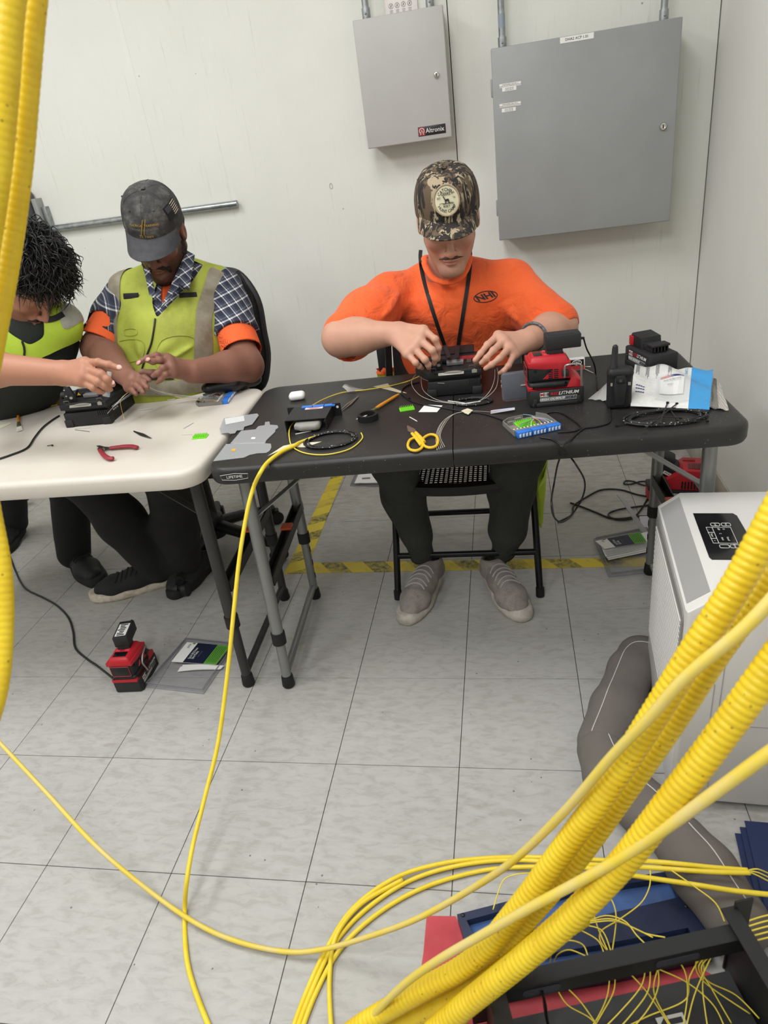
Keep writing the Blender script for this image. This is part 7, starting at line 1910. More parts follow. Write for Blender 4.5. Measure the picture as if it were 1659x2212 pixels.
b = MB(); b.grid(lambda u, v: pk(0.36+0.30*u, 0.22+0.30*v, 0.0035), 10, 6); b.thicken(0.0006)
lc_ = b.done('label_card', m_paper, WB, world=True, angle=60)
def on_pk(u0, v0, du, dv):
    def bend(x, y): return tuple(pk(u0+x*du, v0+y*dv, 0.0085))
    return bend
idm4 = Matrix.Identity(4)
text('Part No. OX-75820-02.00.00', 0.0105, idm4, m_ink, lc_, bend=on_pk(0.51, 0.45, 1.9, 3.4), depth=0.0, squeeze=0.9)
text('Quantity 1', 0.009, idm4, m_inkgrey, lc_, bend=on_pk(0.49, 0.38, 1.9, 3.4), depth=0.0)
for u0, u1, c in ((0.36, 0.48, '#c8564e'), (0.485, 0.655, '#2a2a6e')):
    b = MB(); b.grid(lambda u, v: pk(u0+(u1-u0)*u, 0.525+0.035*v, 0.0036), 6, 3); b.thicken(0.0005); b.done('label_stripe', mat('stripe_'+c[1:], c, 0.4), WB, world=True)
text('STRAP-Tape', 0.024, idm4, mat('print_blue', '#4c9fd2', 0.4), wr_, bend=lambda x, y: tuple(pk(0.68-y*2.2, 0.78-x*2.6, 0.0012)), depth=0.0)
b = MB()
for r in range(4):
    for c in range(3): b.box(pk(0.06+0.03*r, 0.16+0.06*c, 0.001), (0.004, 0.004, 0.0006))
b.done('print_block', mat('print_navy', '#33388a', 0.5), wr_, world=True)
b = MB(); b.grid(lambda u, v: pk(0.30+0.44*u, 0.06+0.54*v, 0.0055+0.002*math.sin(8*u)), 12, 8); b.thicken(0.0004)
b.done('clear_pocket', mat('pocket_clear', '#dfe1e3', 0.12, alpha=0.16), WB, world=True, angle=60)
def outer(u, v):
    p = V(*(0.5839, 0.4112, 0.7125)).lerp(V(*(0.6284, 0.3818, 0.7115)), u).lerp(V(*(0.642, 0.584, 0.725)).lerp(V(*(0.655, 0.5481, 0.7125)), u), v)
    return p+V(0, 0, 0.004*abs(math.sin(7*u+4*v)))
def strip_fn(t):
    w = t.new('ShaderNodeTexWave'); w.inputs['Scale'].default_value = 60; w.inputs['Distortion'].default_value = 4
    t.link(t.coord(), w.inputs['Vector'])
    t.link(t.ramp(w.outputs['Color'], [(0.4, '#a8a39a'), (0.6, '#cbc7bf')]), t.bsdf.inputs['Base Color'])
b = MB(); b.grid(outer, 10, 10); b.thicken(0.0008)
b.done('bag_edge', mat('bag_grey', '#b5b0a8', 0.3, alpha=0.85, fn=strip_fn), WB, world=True, angle=60)
b = MB(); b.grid(lambda u, v: outer(0.30+0.28*u, v)+V(0, 0, 0.0012), 4, 10); b.thicken(0.0005); b.done('bag_seal_strip', mat('seal_grey', '#7d7870', 0.5), WB, world=True)
def crumple(u, v):
    p = V(*(0.3444, 0.52, 0.7115)).lerp(V(*(0.3915, 0.4813, 0.7125)), u).lerp(V(*(0.3833, 0.5693, 0.72)).lerp(V(*(0.4083, 0.5557, 0.75)), u), v)
    return p+V(0, 0, 0.008*abs(math.sin(9*u+3*v))*u)
b = MB(); b.grid(crumple, 10, 10); b.thicken(0.0006); b.done('bag_tail', mat('bag_clear', '#d3d3d1', 0.2, alpha=0.5), WB, world=True, angle=60)
# thick yellow cable leaving the table

# ------------------------------------------------------------------ things on the floor
cable([FRAME[LT1.name] @ V(0.0, 0.03, 0.06), (-1.1449, 0.3358, 0.02), (-1.2032, 0.3776, 0.006), (-1.2839, 0.4367, 0.004), (-1.3433, 0.5211, 0.004), (-1.4085, 0.599, 0.004), (-1.4945, 0.6688, 0.004), (-1.5866, 0.7227, 0.004), (-1.6918, 0.7766, 0.004), (-1.7601, 0.8318, 0.004), (-1.8535, 0.9273, 0.004), (-1.9801, 1.0571, 0.004), (-2.2275, 1.2487, 0.004)], 0.0036, 'power_cord', m_cord, 'black power cord winding over the floor to the laser level', 'cord')
FA = FRAME[LT1.name]
cable([FA @ (am1 @ V(0.072, 0, 0.03)), FA @ (am1 @ V(0.092, 0.0, 0.025)), FA @ (am1 @ V(0.088, 0.01, -0.005)), FA @ V(0.09, 0.036, 0.12)], 0.0028, 'adapter_lead', m_cord, 'short black lead curling from the adapter of the floor laser level', 'cord')
m_tray = mat('tray_clear', '#8f8f98', 0.1, alpha=0.34, spec=0.7)
def leaflet(t, pts, z, head='Opt-X HDX Fusion', sub='Splice Module', upside=False):
    P4 = [V(*p) for p in pts]           # corner order: printed top-left, top-right, bottom-right, bottom-left
    def at(u, v, h=0.0): return P4[0].lerp(P4[1], u).lerp(P4[3].lerp(P4[2], u), v) + V(0, 0, h)
    def sheet(u0, u1, v0, v1, h, name, material, par, th=0.0004):
        b = MB(); b.grid(lambda u, v: at(u0+(u1-u0)*u, v0+(v1-v0)*v, h), 3, 3); b.thicken(th); return b.done(name, material, par, world=True)
    s_ = sheet(0, 1, 0, 1, 0, 'leaflet', m_paper, t, 0.0008)
    sheet(0.0, 1, 0.26, 0.72, 0.0008, 'navy_panel', mat('print_dark_navy', '#1c2138', 0.4), s_)
    sheet(0.0, 1, 0.72, 1.0, 0.0009, 'green_panel', mat('print_green', '#5a9a35', 0.5), s_)
    ln = MB()
    for k in range(6): ln.tube([at(0.08, 0.755+0.04*k, 0.0018), at(0.92, 0.755+0.04*k, 0.0018)], 0.0005, 4)
    ln.done('print_lines', m_ink, s_, world=True)
    bx = lambda u0, v0, k: (lambda x, y: tuple(at(u0+x*k, v0-y*k*1.2, 0.0020)))
    text(head, 0.011, idm4, m_white, s_, bend=bx(0.46, 0.34, 6.5), depth=0.0); text(sub, 0.011, idm4, m_white, s_, bend=bx(0.38, 0.41, 6.5), depth=0.0)
    text('Installation Instructions', 0.005, idm4, m_inkgrey, s_, bend=bx(0.45, 0.5, 6.5), depth=0.0)
    text('LEVITON', 0.008, idm4, m_ink, s_, bend=bx(0.8, 0.13, 6.5), depth=0.0)
    sheet(0.92, 0.98, 0.16, 0.22, 0.0012, 'logo_green', mat('logo_green', '#4f8a3a', 0.5), s_)
    return s_
def tray(pts, h, label, name='clear_tray'):
    t = thing(name, label, 'tray', pts[0])
    c = sum((V(*p) for p in pts), V(0, 0, 0))/len(pts)
    b = MB()
    def ring(k, z): return [V(*p).lerp(c, k)+V(0, 0, z) for p in pts]
    rs = [ring(-0.015, 0.001), ring(-0.01, 0.003), ring(0.03, 0.003), ring(0.045, h), ring(0.065, h), ring(0.08, 0.004)]
    R_ = [[b.bm.verts.new(p) for p in r] for r in rs]
    for i in range(len(R_)-1): b.bridge(R_[i], R_[i+1])
    b.cap(R_[-1])
    b.done('shell', m_tray, t, world=True, recalc=False)
    rm = MB()
    for k, z in ((-0.012, 0.003), (0.055, h+0.0005)): rm.tube(ring(k, z), 0.0011, 5, closed=True)
    rm.done('rim', mat('tray_rim', '#9a9aa2', 0.15, alpha=0.55), t, world=True)
    return t
TY = tray([(-0.9515, 0.2629, 0.), (-0.9107, 0.4822, 0.), (-0.7477, 0.4577, 0.), (-0.7309, 0.3941, 0.), (-0.7507, 0.2363, 0.)], 0.012, 'clear plastic clamshell tray with a leaflet beside the floor laser level')
for k in range(2):
    b = MB(); A_ = [V(*p) for p in ([(-0.8689, 0.3454, 0.006), (-0.7295, 0.3373, 0.006), (-0.7392, 0.3312, 0.006), (-0.8697, 0.3227, 0.006)] if k == 0 else [(-0.8633, 0.3514, 0.008), (-0.7268, 0.3473, 0.008), (-0.7326, 0.331, 0.008), (-0.8624, 0.3246, 0.008)])]
    b.grid(lambda u, v: A_[0].lerp(A_[1], u).lerp(A_[3].lerp(A_[2], u), v)+V(0, 0, 0.004*math.sin(3*u)), 6, 4); b.thicken(0.0006); b.done('folded_sheet', m_paper, TY, world=True)
leaflet(TY, [(-0.8871, 0.4465, 0.018), (-0.8998, 0.3569, 0.018), (-0.7423, 0.332, 0.018), (-0.7345, 0.4251, 0.018)], 0.018) if False else leaflet(TY, [(-0.902, 0.3571, 0.016), (-0.8855, 0.4441, 0.02), (-0.7316, 0.4227, 0.02), (-0.7498, 0.3424, 0.016)], 0.018)
TY2 = tray([(0.4291, 1.0139, 0.), (0.6197, 1.0744, 0.), (0.648, 1.0025, 0.), (0.6093, 0.8036, 0.), (0.4492, 0.7788, 0.)], 0.012, 'clear plastic tray with instruction sheets lying on the hazard tape')
for k in range(3):
    A_ = [V(*p) for p in ((0.4414, 0.9626, 0.012), (0.6222, 1.0247, 0.016), (0.6056, 0.9255, 0.012), (0.4498, 0.8735, 0.012))]
    b = MB(); b.grid(lambda u, v: A_[0].lerp(A_[1], u).lerp(A_[3].lerp(A_[2], u), v)+V(0.004*k, -0.006*k, -0.003*k+0.006), 4, 4); b.thicken(0.0006); b.done('instruction_sheet', m_paper, TY2, world=True)
pl_ = MB()
for k in range(7): pl_.tube([V(*(0.449, 0.9032, 0.019)).lerp(V(*(0.4556, 0.8738, 0.019)), k/7.), V(*(0.5962, 0.9503, 0.021)).lerp(V(*(0.5968, 0.9205, 0.021)), k/7.)], 0.0005, 4)
pl_.done('print_lines', m_inkgrey, TY2, world=True)
leaflet(TY2, [(0.4516, 0.9128, 0.024), (0.4272, 0.9623, 0.026), (0.5825, 1.0041, 0.03), (0.5936, 0.9454, 0.026)], 0.02)
FLP = thing('blister_cover', 'clear blister lid propped upright behind the instruction sheets', 'lid', (0.5725, 1.1553, 0.))
b = MB(); A_ = [V(*p) for p in ((0.5233, 1.1542, 0.1), (0.5428, 1.1424, 0.09), (0.6147, 1.0186, 0.02), (0.5984, 1.011, 0.012))]
b.grid(lambda u, v: A_[0].lerp(A_[1], u).lerp(A_[3].lerp(A_[2], u), v)+V(0, 0, 0.004*math.sin(6*v)), 5, 8); b.thicken(0.004); b.done('shell', mat('lid_smoke', '#b9b8bb', 0.15, alpha=0.6), FLP, world=True)
SPK = thing('label_bag', 'small clear bag with a navy and white label by the table leg', 'bag', (0.6245, 1.0838, 0.))
b = MB(); A_ = [V(*p) for p in [(0.6073, 1.1696, 0.006), (0.6632, 1.1649, 0.006), (0.638, 1.0564, 0.006), (0.601, 1.0591, 0.006)]]
b.grid(lambda u, v: A_[0].lerp(A_[1], u).lerp(A_[3].lerp(A_[2], u), v)+V(0, 0, 0.004*math.sin(5*u*v)), 5, 5); b.thicken(0.0008); b.done('bag', mat('bag_lilac', '#cfc9d6', 0.25, alpha=0.8), SPK, world=True)
b = MB(); b.grid(lambda u, v: A_[0].lerp(A_[1], 0.6+0.35*u).lerp(A_[3].lerp(A_[2], 0.6+0.35*u), 0.1+0.7*v)+V(0, 0, 0.006), 3, 3); b.thicken(0.0006); b.done('label', mat('print_dark_navy', '#1c2138', 0.4), SPK, world=True)
TY3 = tray([(-0.5642, 1.5433, 0.), (-0.5625, 1.7473, 0.), (-0.397, 1.767, 0.), (-0.3629, 1.5124, 0.)], 0.012, 'clear tray with a white card behind the man in orange')
plate([(-0.5438, 1.5437, 0.008), (-0.5402, 1.7174, 0.008), (-0.4021, 1.7301, 0.008), (-0.3752, 1.5342, 0.008)], 0.012, 0.001, 'card', m_paper, TY3)
plate([(-0.5176, 1.5943, 0.014), (-0.4789, 1.5945, 0.014), (-0.4765, 1.58, 0.014), (-0.5151, 1.5798, 0.014)], 0.0135, 0.0006, 'slot_mark', m_inkgrey, TY3)
# ---- battery charger at the back right
cp_ = V(*(0.8049, 1.3465, 0.))
CH = thing('battery_charger', 'red battery charger with a black battery on the floor by the right wall', 'charger', m=tr((cp_.x, cp_.y+0.05, 0), math.radians(-12)))
MB().prism([(-0.075, 0), (0.09, 0), (0.09, 0.05), (0.078, 0.082), (0.0, 0.085), (-0.055, 0.045), (-0.075, 0.03)], 0.13, frame_from((0, 0.065, 0.012), (1, 0, 0), (0, 0, 1)), 0.006).done('housing', m_red, CH)
MB().box((0.005, 0, 0.006), (0.19, 0.14, 0.012), bev=0.003).done('base', m_blk2, CH)
v_ = MB()
for k in range(6): v_.box((0.0+0.011*k, -0.066, 0.036), (0.005, 0.004, 0.03))
for k in range(9): v_.box((0.02+0.007*k, -0.02, 0.0965), (0.004, 0.05, 0.003))
v_.done('vent_slots', m_blkg, CH)
MB().box((0.02, 0.035, 0.098), (0.045, 0.02, 0.003), bev=0.001).done('badge', m_redd, CH)
mB = Matrix.Translation((-0.06, 0.0, 0.085)) @ Matrix.Rotation(math.radians(28), 4, 'Y')
bt_ = MB().box((0, 0, 0.0), (0.085, 0.08, 0.062), mB, bev=0.014, seg=3).box((-0.012, 0, 0.035), (0.05, 0.072, 0.03), mB, bev=0.01).done('battery', m_blk2, CH)
MB().box((0.01, -0.041, -0.01), (0.03, 0.001, 0.013), mB).done('battery_label', m_white, bt_)
text('M18', 0.011, mB @ frame_from((0.01, -0.0418, -0.01), (1, 0, 0), (0, 0, 1)), m_ink, bt_, world=False)
MB().box((-0.03, -0.040, 0.012), (0.02, 0.004, 0.02), mB, bev=0.002).done('release_button', m_red, bt_)
q = V(*(0.6741, 1.2832, 0.))
RT = thing('cordless_tool', 'red and black cordless tool end on the floor behind the table leg', 'tool', (q.x+0.01, q.y, 0))
MB().box((q.x+0.02, q.y+0.02, 0.028), (0.075, 0.07, 0.056), bev=0.014, seg=3).done('body', m_red, RT, world=True)
MB().box((q.x+0.02, q.y+0.02, 0.06), (0.078, 0.066, 0.022), bev=0.006).done('collar', m_blk1, RT, world=True)
cable([(0.3136, 1.1397, 0.005), (0.3687, 1.1916, 0.005), (0.384, 1.2637, 0.005), (0.4438, 1.3347, 0.005), (0.5029, 1.3844, 0.005), (0.5727, 1.3771, 0.005), (0.6264, 1.332, 0.005), (0.6684, 1.3085, 0.005)], 0.0034, 'power_cord', m_cord, 'black cord on the floor running to the cordless tool', 'cord')
cable([(0.3722, 1.2875, 0.005), (0.4168, 1.2457, 0.005), (0.4624, 1.1979, 0.005), (0.5036, 1.1556, 0.005), (0.5468, 1.1486, 0.005), (0.6059, 1.1611, 0.005), (0.6569, 1.1568, 0.005)], 0.0034, 'power_cord', m_cord, 'black cord on the floor passing the blister lid', 'cord')
cable([(0.6729, 1.2425, 0.006), (0.6181, 1.2329, 0.006), (0.5489, 1.2174, 0.006), (0.5069, 1.1923, 0.006), (0.5015, 1.1645, 0.006), (0.5294, 1.1414, 0.006), (0.5787, 1.1443, 0.006), (0.6225, 1.2108, 0.006), (0.6633, 1.2994, 0.006)], 0.0034, 'power_cord', m_cord, 'black cord looped on the floor under the right end of the table', 'cord')
cable([(0.708, 1.4296, 0.006), (0.6621, 1.4389, 0.006), (0.618, 1.419, 0.006), (0.5942, 1.4258, 0.006), (0.605, 1.4496, 0.006), (0.6324, 1.4423, 0.006), (0.6651, 1.4056, 0.006), (0.702, 1.3975, 0.006)], 0.0032, 'power_cord', m_cord, 'small figure-eight of black cord beside the battery charger', 'cord')
# ---- hi-vis vest hung on the folding chair
HV = thing('safety_vest', 'lime and orange safety vest hanging over the folding chair', 'vest', (0.0, 1.06, 0.3))
def sheet_grid(A_, nu, nv, fx, th, name, material, parent):
    b = MB(); A2 = [V(*p) for p in A_]
    b.grid(lambda u, v: A2[0].lerp(A2[1], u).lerp(A2[3].lerp(A2[2], u), v)+fx(u, v), nu, nv); b.thicken(th); return b.done(name, material, parent, world=True, angle=70)
wav = lambda u, v: V(0.006*math.sin(9*u+3*v), 0.012*math.sin(8*u+2*v), 0)
sheet_grid([(0.223, 0.98, 0.3976), (0.2825, 0.98, 0.4101), (0.2493, 0.96, 0.0931), (0.2312, 0.96, 0.1273)], 8, 14, wav, 0.004, 'lime_panel', m_lime2, HV)
sheet_grid([(0.1565, 1.06, 0.7621), (0.1957, 1.06, 0.773), (0.2233, 0.99, 0.3932), (0.1772, 1., 0.358)], 6, 10, wav, 0.004, 'lime_panel', m_lime2, HV)
sheet_grid([(-0.279, 1.06, 0.6723), (-0.2035, 1.06, 0.6723), (-0.2062, 1.06, 0.6502), (-0.2816, 1.06, 0.6533)], 6, 3, wav, 0.004, 'orange_band', m_tee1, HV)
sheet_grid([(-0.2804, 1.065, 0.6564), (-0.2059, 1.065, 0.6582), (-0.2238, 1.065, 0.562), (-0.2915, 1.065, 0.5506)], 6, 6, wav, 0.004, 'lime_panel', mat('vest_yellow', '#d8dc4e', 0.7), HV)
SD = thing('chair_bag', 'black padded holder strapped to the back of the folding chair', 'bag', (-0.2517, 1.06, 0.6636))
q = V(*(-0.2485, 1.07, 0.6999)); MB().box((q.x, q.y, q.z), (0.042, 0.03, 0.085), bev=0.006).done('holder', m_blk1, SD, world=True)
q = V(*(-0.2229, 1.05, 0.7192)); MB().box((q.x, q.y, q.z), (0.006, 0.006, 0.035), bev=0.002).done('slot', m_paper, SD, world=True)

# ---- portable air conditioner
ACm = frame_from((0.452, -0.082, 0.0), (0.9975, -0.07, 0), (0.07, 0.9975, 0))
AC = thing('air_conditioner', 'white portable air conditioner with a louvred front and touch panel', 'air conditioner', m=ACm)
m_acw = mat('ac_white', '#d3d0cc', 0.3, col2='#cdcac6', nscale=4)
m_acg = mat('ac_silver', '#a9a7a5', 0.35, 0.2)
D_, H_, Wx = 0.41, 0.548, 0.36
prof = [(0.0, 0.03), (0.012, 0.018), (Wx-0.01, 0.018), (Wx, 0.03), (Wx, H_-0.02), (Wx-0.02, H_), (0.045, H_), (0.0, H_-0.034)]
MB().prism(prof, D_, frame_from((0, D_, 0), (1, 0, 0), (0, 0, 1)), 0.010).done('body', m_acw, AC)
MB().box((0, 0, 0), (0.047, D_-0.05, 0.0015), Matrix.Translation((0.0225, D_/2, H_-0.0165)) @ Matrix.Rotation(math.atan2(-0.034, 0.045), 4, 'Y')).done('silver_flap', m_acg, AC)
gp_ = MB().prism(rrect(0.015, D_-0.015, 0.16, H_-0.05, 0.02), 0.002, frame_from((-0.0005, D_, 0), (0, -1, 0), (0, 0, 1))).done('grille_panel', mat('ac_gap_grey', '#85837f', 0.5), AC)
me0 = None
for k in range(30):
    z = 0.175+0.0128*k
    if z > H_-0.068: break
    if me0 is None: o_ = MB().box((-0.0034, D_/2, 0), (0.0032, D_-0.06, 0.0086), bev=0.0006, seg=1).done('slat', m_acw, AC); me0 = o_.data
    else: o_ = bpy.data.objects.new('slat', me0); COL.objects.link(o_); o_.parent = AC
    o_.location = (0, 0, z)
# side seams and vents
MB().box((0.075, -0.0004, H_/2), (0.0012, 0.0012, H_-0.06)).done('seam', m_acg, AC)
MB().box((0.20, -0.0004, 0.245), (0.25, 0.0014, 0.0016)).done('seam', m_acg, AC)
MB().box((0.062, -0.0004, 0.27), (0.0012, 0.0012, 0.16)).done('seam', m_acg, AC)
for k in range(9):
    MB().tube([(0.17, -0.0006, 0.305+0.0165*k), (0.33, -0.0006, 0.305+0.0165*k)], 0.0052, 8, flat=1.0).done('side_vent', m_acw, AC)
MB().tube(rrect(0,0,0,0,0)[:1] and [(0.095+0.014*math.cos(a), -0.001, 0.055+0.008*math.sin(a)) for a in np.linspace(0, 2*math.pi, 16)[:-1]], 0.0016, 6, closed=True).done('drain_cap', m_acw, AC)
MB().tube([(-0.003, D_*0.16, 0.150), (-0.003, D_*0.16, 0.10)], 0.006, 8).done('front_handle', m_paper, AC)
MB().box((-0.003, D_*0.40, 0.158), (0.001, 0.05, 0.012)).done('maker_mark', mat('mark_red', '#b02f33', 0.5), AC)
for x in (0.05, Wx-0.05):
    for y in (0.05, D_-0.05): MB().tube([(x, y-0.008, 0.011), (x, y+0.008, 0.011)], 0.011, 12).done('castor', m_black, AC)
# touch panel
tp0 = [(0.53, 0.2192, 0.5495), (0.6072, 0.2125, 0.5495), (0.6124, 0.2021, 0.5495), (0.6102, 0.0547, 0.5495), (0.5978, 0.0328, 0.5495), (0.522, 0.0384, 0.5495), (0.5191, 0.0467, 0.5495)]
tpl = plate(tp0, 0.5478, 0.0010, 'touch_panel', mat('panel_black_glass', '#19191b', 0.12), AC)
def icon(c, w, h, ang):
    m = tr((c[0], c[1], 0.5494), ang); pts = rrect(-w/2, w/2, -h/2, h/2, min(w, h)*0.25, 3)
    return [m @ V(x, y, 0) for x, y in pts]
ag = math.radians(-4)
ic = MB()
for c in ((0.561, 0.1677, 0.5494), (0.5811, 0.1661, 0.5494), (0.5562, 0.0832, 0.5494), (0.5752, 0.082, 0.5494)): ic.tube(icon(c, 0.017, 0.012, ag), 0.0005, 4, closed=True)
fr4 = [(0.5408, 0.1579, 0.5494), (0.5867, 0.1544, 0.5494), (0.583, 0.0918, 0.5494), (0.5393, 0.0964, 0.5494)]
ic.tube(fr4, 0.0005, 4, closed=True); ic.tube([(0.5521, 0.157, 0.5494), (0.5493, 0.0957, 0.5494)], 0.0005, 4); ic.tube([(0.5392, 0.1375, 0.5494), (0.5504, 0.1367, 0.5494)], 0.0005, 4); ic.tube([(0.5386, 0.114, 0.5494), (0.5496, 0.1133, 0.5494)], 0.0005, 4)
ic.done('panel_icons', m_paper, tpl, world=True)
tf = lambda p: frame_from(p, (0, -1, 0), (1, 0, 0))
for p, s_ in (((0.5446, 0.1482, 0.5494), '-'), ((0.5443, 0.1262, 0.5494), 'Timer'), ((0.544, 0.1048, 0.5494), '+'), ((0.5623, 0.1488, 0.5494), 'Off'), ((0.5718, 0.1481, 0.5494), '12'), ((0.561, 0.1305, 0.5494), 'C'), ((0.5602, 0.1108, 0.5494), 'Auto'), ((0.5703, 0.1101, 0.5494), 'Timed'), ((0.561, 0.1677, 0.5494), 'Cool'), ((0.5811, 0.1661, 0.5494), 'Fan'), ((0.5752, 0.082, 0.5494), 'Power')):
    text(s_, 0.0058, tf(p), m_paper, tpl)

# ---- grey bolster of a pet bed
PB = thing('pet_bed', 'grey fabric pet bed bolster with white topstitching on the floor', 'pet bed', (0.3282, 0.0085, 0.))
m_bed = mat('bed_grey', '#6b655f', 0.9, col2='#645e59', nscale=10, fn=None, bump=0.3, bscale=700)
pth = [(0.5314, 0.3305, 0.052), (0.4685, 0.3344, 0.052), (0.4318, 0.274, 0.055), (0.3786, 0.1433, 0.055), (0.332, 0.0325, 0.055)]
pth2 = [(0.3272, 0.0108, 0.055), (0.346, -0.0687, 0.055), (0.3996, -0.1416, 0.052), (0.4436, -0.1973, 0.05)]
pth3 = [(0.4468, -0.2057, 0.052), (0.4743, -0.2735, 0.055), (0.5078, -0.3558, 0.052)]
for k, (pp, rr) in enumerate(((pth, [0.05, 0.054, 0.056, 0.058, 0.056]), (pth2, [0.056, 0.062, 0.056, 0.050]), (pth3, [0.054, 0.060, 0.055]))):
    s_ = SDF(0.005); s_.chain(pp, rr, 0.02, sq=((0, 0, 1), 0.92))
    s_.plane((0, 0, 0.002), (0, 0, -1))
    bl_ = raw_obj('bolster', [s_.mesh(add_fn(wrinkle(90+k, 0.005, 24, 5)))], m_bed, PB)
    Fi = FRAME[PB.name].inverted(); ln = []
    for i, q in enumerate(smooth_path(pp, 8)):
        d = V(1, 0.25, 0)*(-0.026 if k == 0 else 0.014)
        h = bvh_of(bl_).ray_cast(Fi @ (V(q)+d+V(0, 0, 0.2)), V(0, 0, -1))
        if h[0] is not None: ln.append(FRAME[PB.name] @ h[0]+V(0, 0, 0.0008))
    if len(ln) > 3: MB().tube(ln, 0.0011, 5).done('topstitch', mat('stitch_white', '#c9c6c0', 0.8), bl_, world=True)

# ---- blue lids, red mat, rack enclosure
m_navy = mat('lid_navy', '#232c48', 0.35, col2='#1f2740', nscale=8)
m_bluewin = mat('lid_blue_film', '#5474b0', 0.12, alpha=0.6, spec=0.7)
m_redmat = mat('mat_red', '#b23a42', 0.6, col2='#c04a50', nscale=12, bump=0.2, bscale=120)
rm = plate([(-0.0456, -0.3596, 0.), (0.0109, -0.3566, 0.), (0.0357, -0.4222, 0.), (0.4165, -0.4048, 0.), (0.4693, -0.4344, 0.), (0.4367, -0.5573, -0.), (-0.0557, -0.6032, 0.), (-0.0455, -0.4284, 0.)], 0.001, 0.002, 'floor_mat', m_redmat, None, 0, 'red plastic mat on the floor under the rack enclosure', 'mat')
NL = thing('enclosure_lid', 'navy plastic enclosure lid with blue film windows lying on the floor', 'lid', (0.2436, -0.3217, 0.))
def quad_ring(outer_, inner_, z, h, name, material, parent):
    b = MB(); n = len(outer_)
    O = [V(p[0], p[1], z+h) for p in outer_]; I = [V(p[0], p[1], z+h) for p in inner_]
    ov = [b.bm.verts.new(p) for p in O]; iv = [b.bm.verts.new(p) for p in I]; ob = [b.bm.verts.new(p-V(0, 0, h)) for p in O]; ib = [b.bm.verts.new(p-V(0, 0, h)) for p in I]
    b.bridge(ov, iv); b.bridge(iv, ib); b.bridge(ob, ov); b.bridge(ib, ob)
    return b.done(name, material, parent, world=True)
o1 = [(0.0156, -0.3687, 0.03), (0.2286, -0.2976, 0.03), (0.4442, -0.2523, 0.03), (0.4541, -0.3425, 0.03), (0.2769, -0.3898, 0.03), (0.0427, -0.4442, 0.03)]
i1 = [(0.0344, -0.3787, 0.03), (0.2273, -0.3124, 0.03), (0.418, -0.2689, 0.03), (0.4245, -0.3084, 0.03), (0.2493, -0.3619, 0.03), (0.0526, -0.4129, 0.03)]
o2 = [(0.0427, -0.4442, 0.03), (0.2769, -0.3898, 0.03), (0.4541, -0.3425, 0.03), (0.459, -0.4061, 0.03), (0.2758, -0.4579, 0.03), (0.0645, -0.5043, 0.03)]
i2 = [(0.0879, -0.4486, 0.03), (0.275, -0.4044, 0.03), (0.428, -0.3642, 0.03), (0.4376, -0.3954, 0.03), (0.2778, -0.4429, 0.03), (0.0998, -0.4832, 0.03)]
for o_, i_ in ((o1, i1), (o2, i2)):
    quad_ring(o_, i_, 0.004, 0.026, 'frame', m_navy, NL)
    plate(i_, 0.010, 0.002, 'film_window', m_bluewin, NL)
for p in ((0.0271, -0.3694, 0.031), (0.4336, -0.325, 0.031)): MB().ball(p, (0.004, 0.004, 0.002), 10).done('rivet', m_black, NL, world=True)
for k in range(3):
    dx = 0.012*k
    o_ = plate([(p[0]+dx, p[1]+0.012*k) for p in [(0.5687, -0.1494, 0.), (0.7145, -0.1572, 0.), (0.6642, -0.3742, -0.), (0.5469, -0.3714, 0.)]], 0.002+0.004*k, 0.003, 'enclosure_lid', mat('lid_navy_film', '#2a3558', 0.2, alpha=0.9), None, 0, ('bottom', 'middle', 'top')[k]+' sheet of the navy translucent lids stacked at the right edge', 'lid')
# rack enclosure
RA, RB = V(*(0.0823, -0.5462, 0.17)), V(*(0.479, -0.4324, 0.17))
rx = (RB-RA).normalized(); ry = V(-rx.y, rx.x, 0)
RK = thing('rack_enclosure', 'open black fibre rack enclosure with yellow fibres in the foreground', 'rack enclosure', m=frame_from((RA.x, RA.y, 0.004), rx, ry))
Lr = (RB-RA).length
m_rk = mat('rack_black', '#1f1f20', 0.5, bump=0.08, bscale=900)
bar_ = MB()
bar_.box((Lr/2, -0.012, 0.166), (Lr, 0.024, 0.0025)).box((Lr/2, -0.024, 0.150), (Lr, 0.0025, 0.034))
bar_ = bar_.done('top_rail', m_rk, RK)
for x, w in ((Lr*0.19, 0.03), (Lr*0.72, 0.035)): MB().prism(rrect(x-w, x+w, 0.142, 0.158, 0.006), 0.001, frame_from((0, -0.0257, 0), (1, 0, 0), (0, 0, 1))).done('rail_slot', mat('slot_view', '#3a3b44', 0.6), bar_)
for x, sg in ((-0.004, -1), (Lr+0.004, 1)):
    sp = MB(); sp.box((x, -0.19, 0.088), (0.003, 0.42, 0.176)); sp.box((x-sg*0.012, -0.19, 0.176), (0.026, 0.42, 0.003)); sp.box((x+sg*0.010, 0.016, 0.10), (0.03, 0.003, 0.19))
    sp.done('side_panel', m_rk, RK)
MB().box((Lr/2, -0.21, 0.004), (Lr, 0.40, 0.004)).done('tray', m_rk, RK)
MB().box((Lr/2, -0.05, 0.03), (Lr*0.98, 0.10, 0.003), Matrix.Rotation(0.05, 4, 'X')).done('splice_shelf', mat('rack_dark', '#2a2a2b', 0.45), RK)
MB().box((0.012, -0.16, 0.172), (0.010, 0.25, 0.002)).done('edge_trim', mat('trim_grey', '#8d8d90', 0.5), RK)
def stick(p, w, h, ang, name, material, par, z): return MB().box((0, 0, 0), (w, h, 0.0006), Matrix.Translation((p[0], p[1], z)) @ Matrix.Rotation(ang, 4, 'Z')).done(name, material, par)
st_ = stick((Lr*0.27, -0.075, 0), 0.056, 0.034, 0.0, 'label_sticker', m_paper, RK, 0.0345)
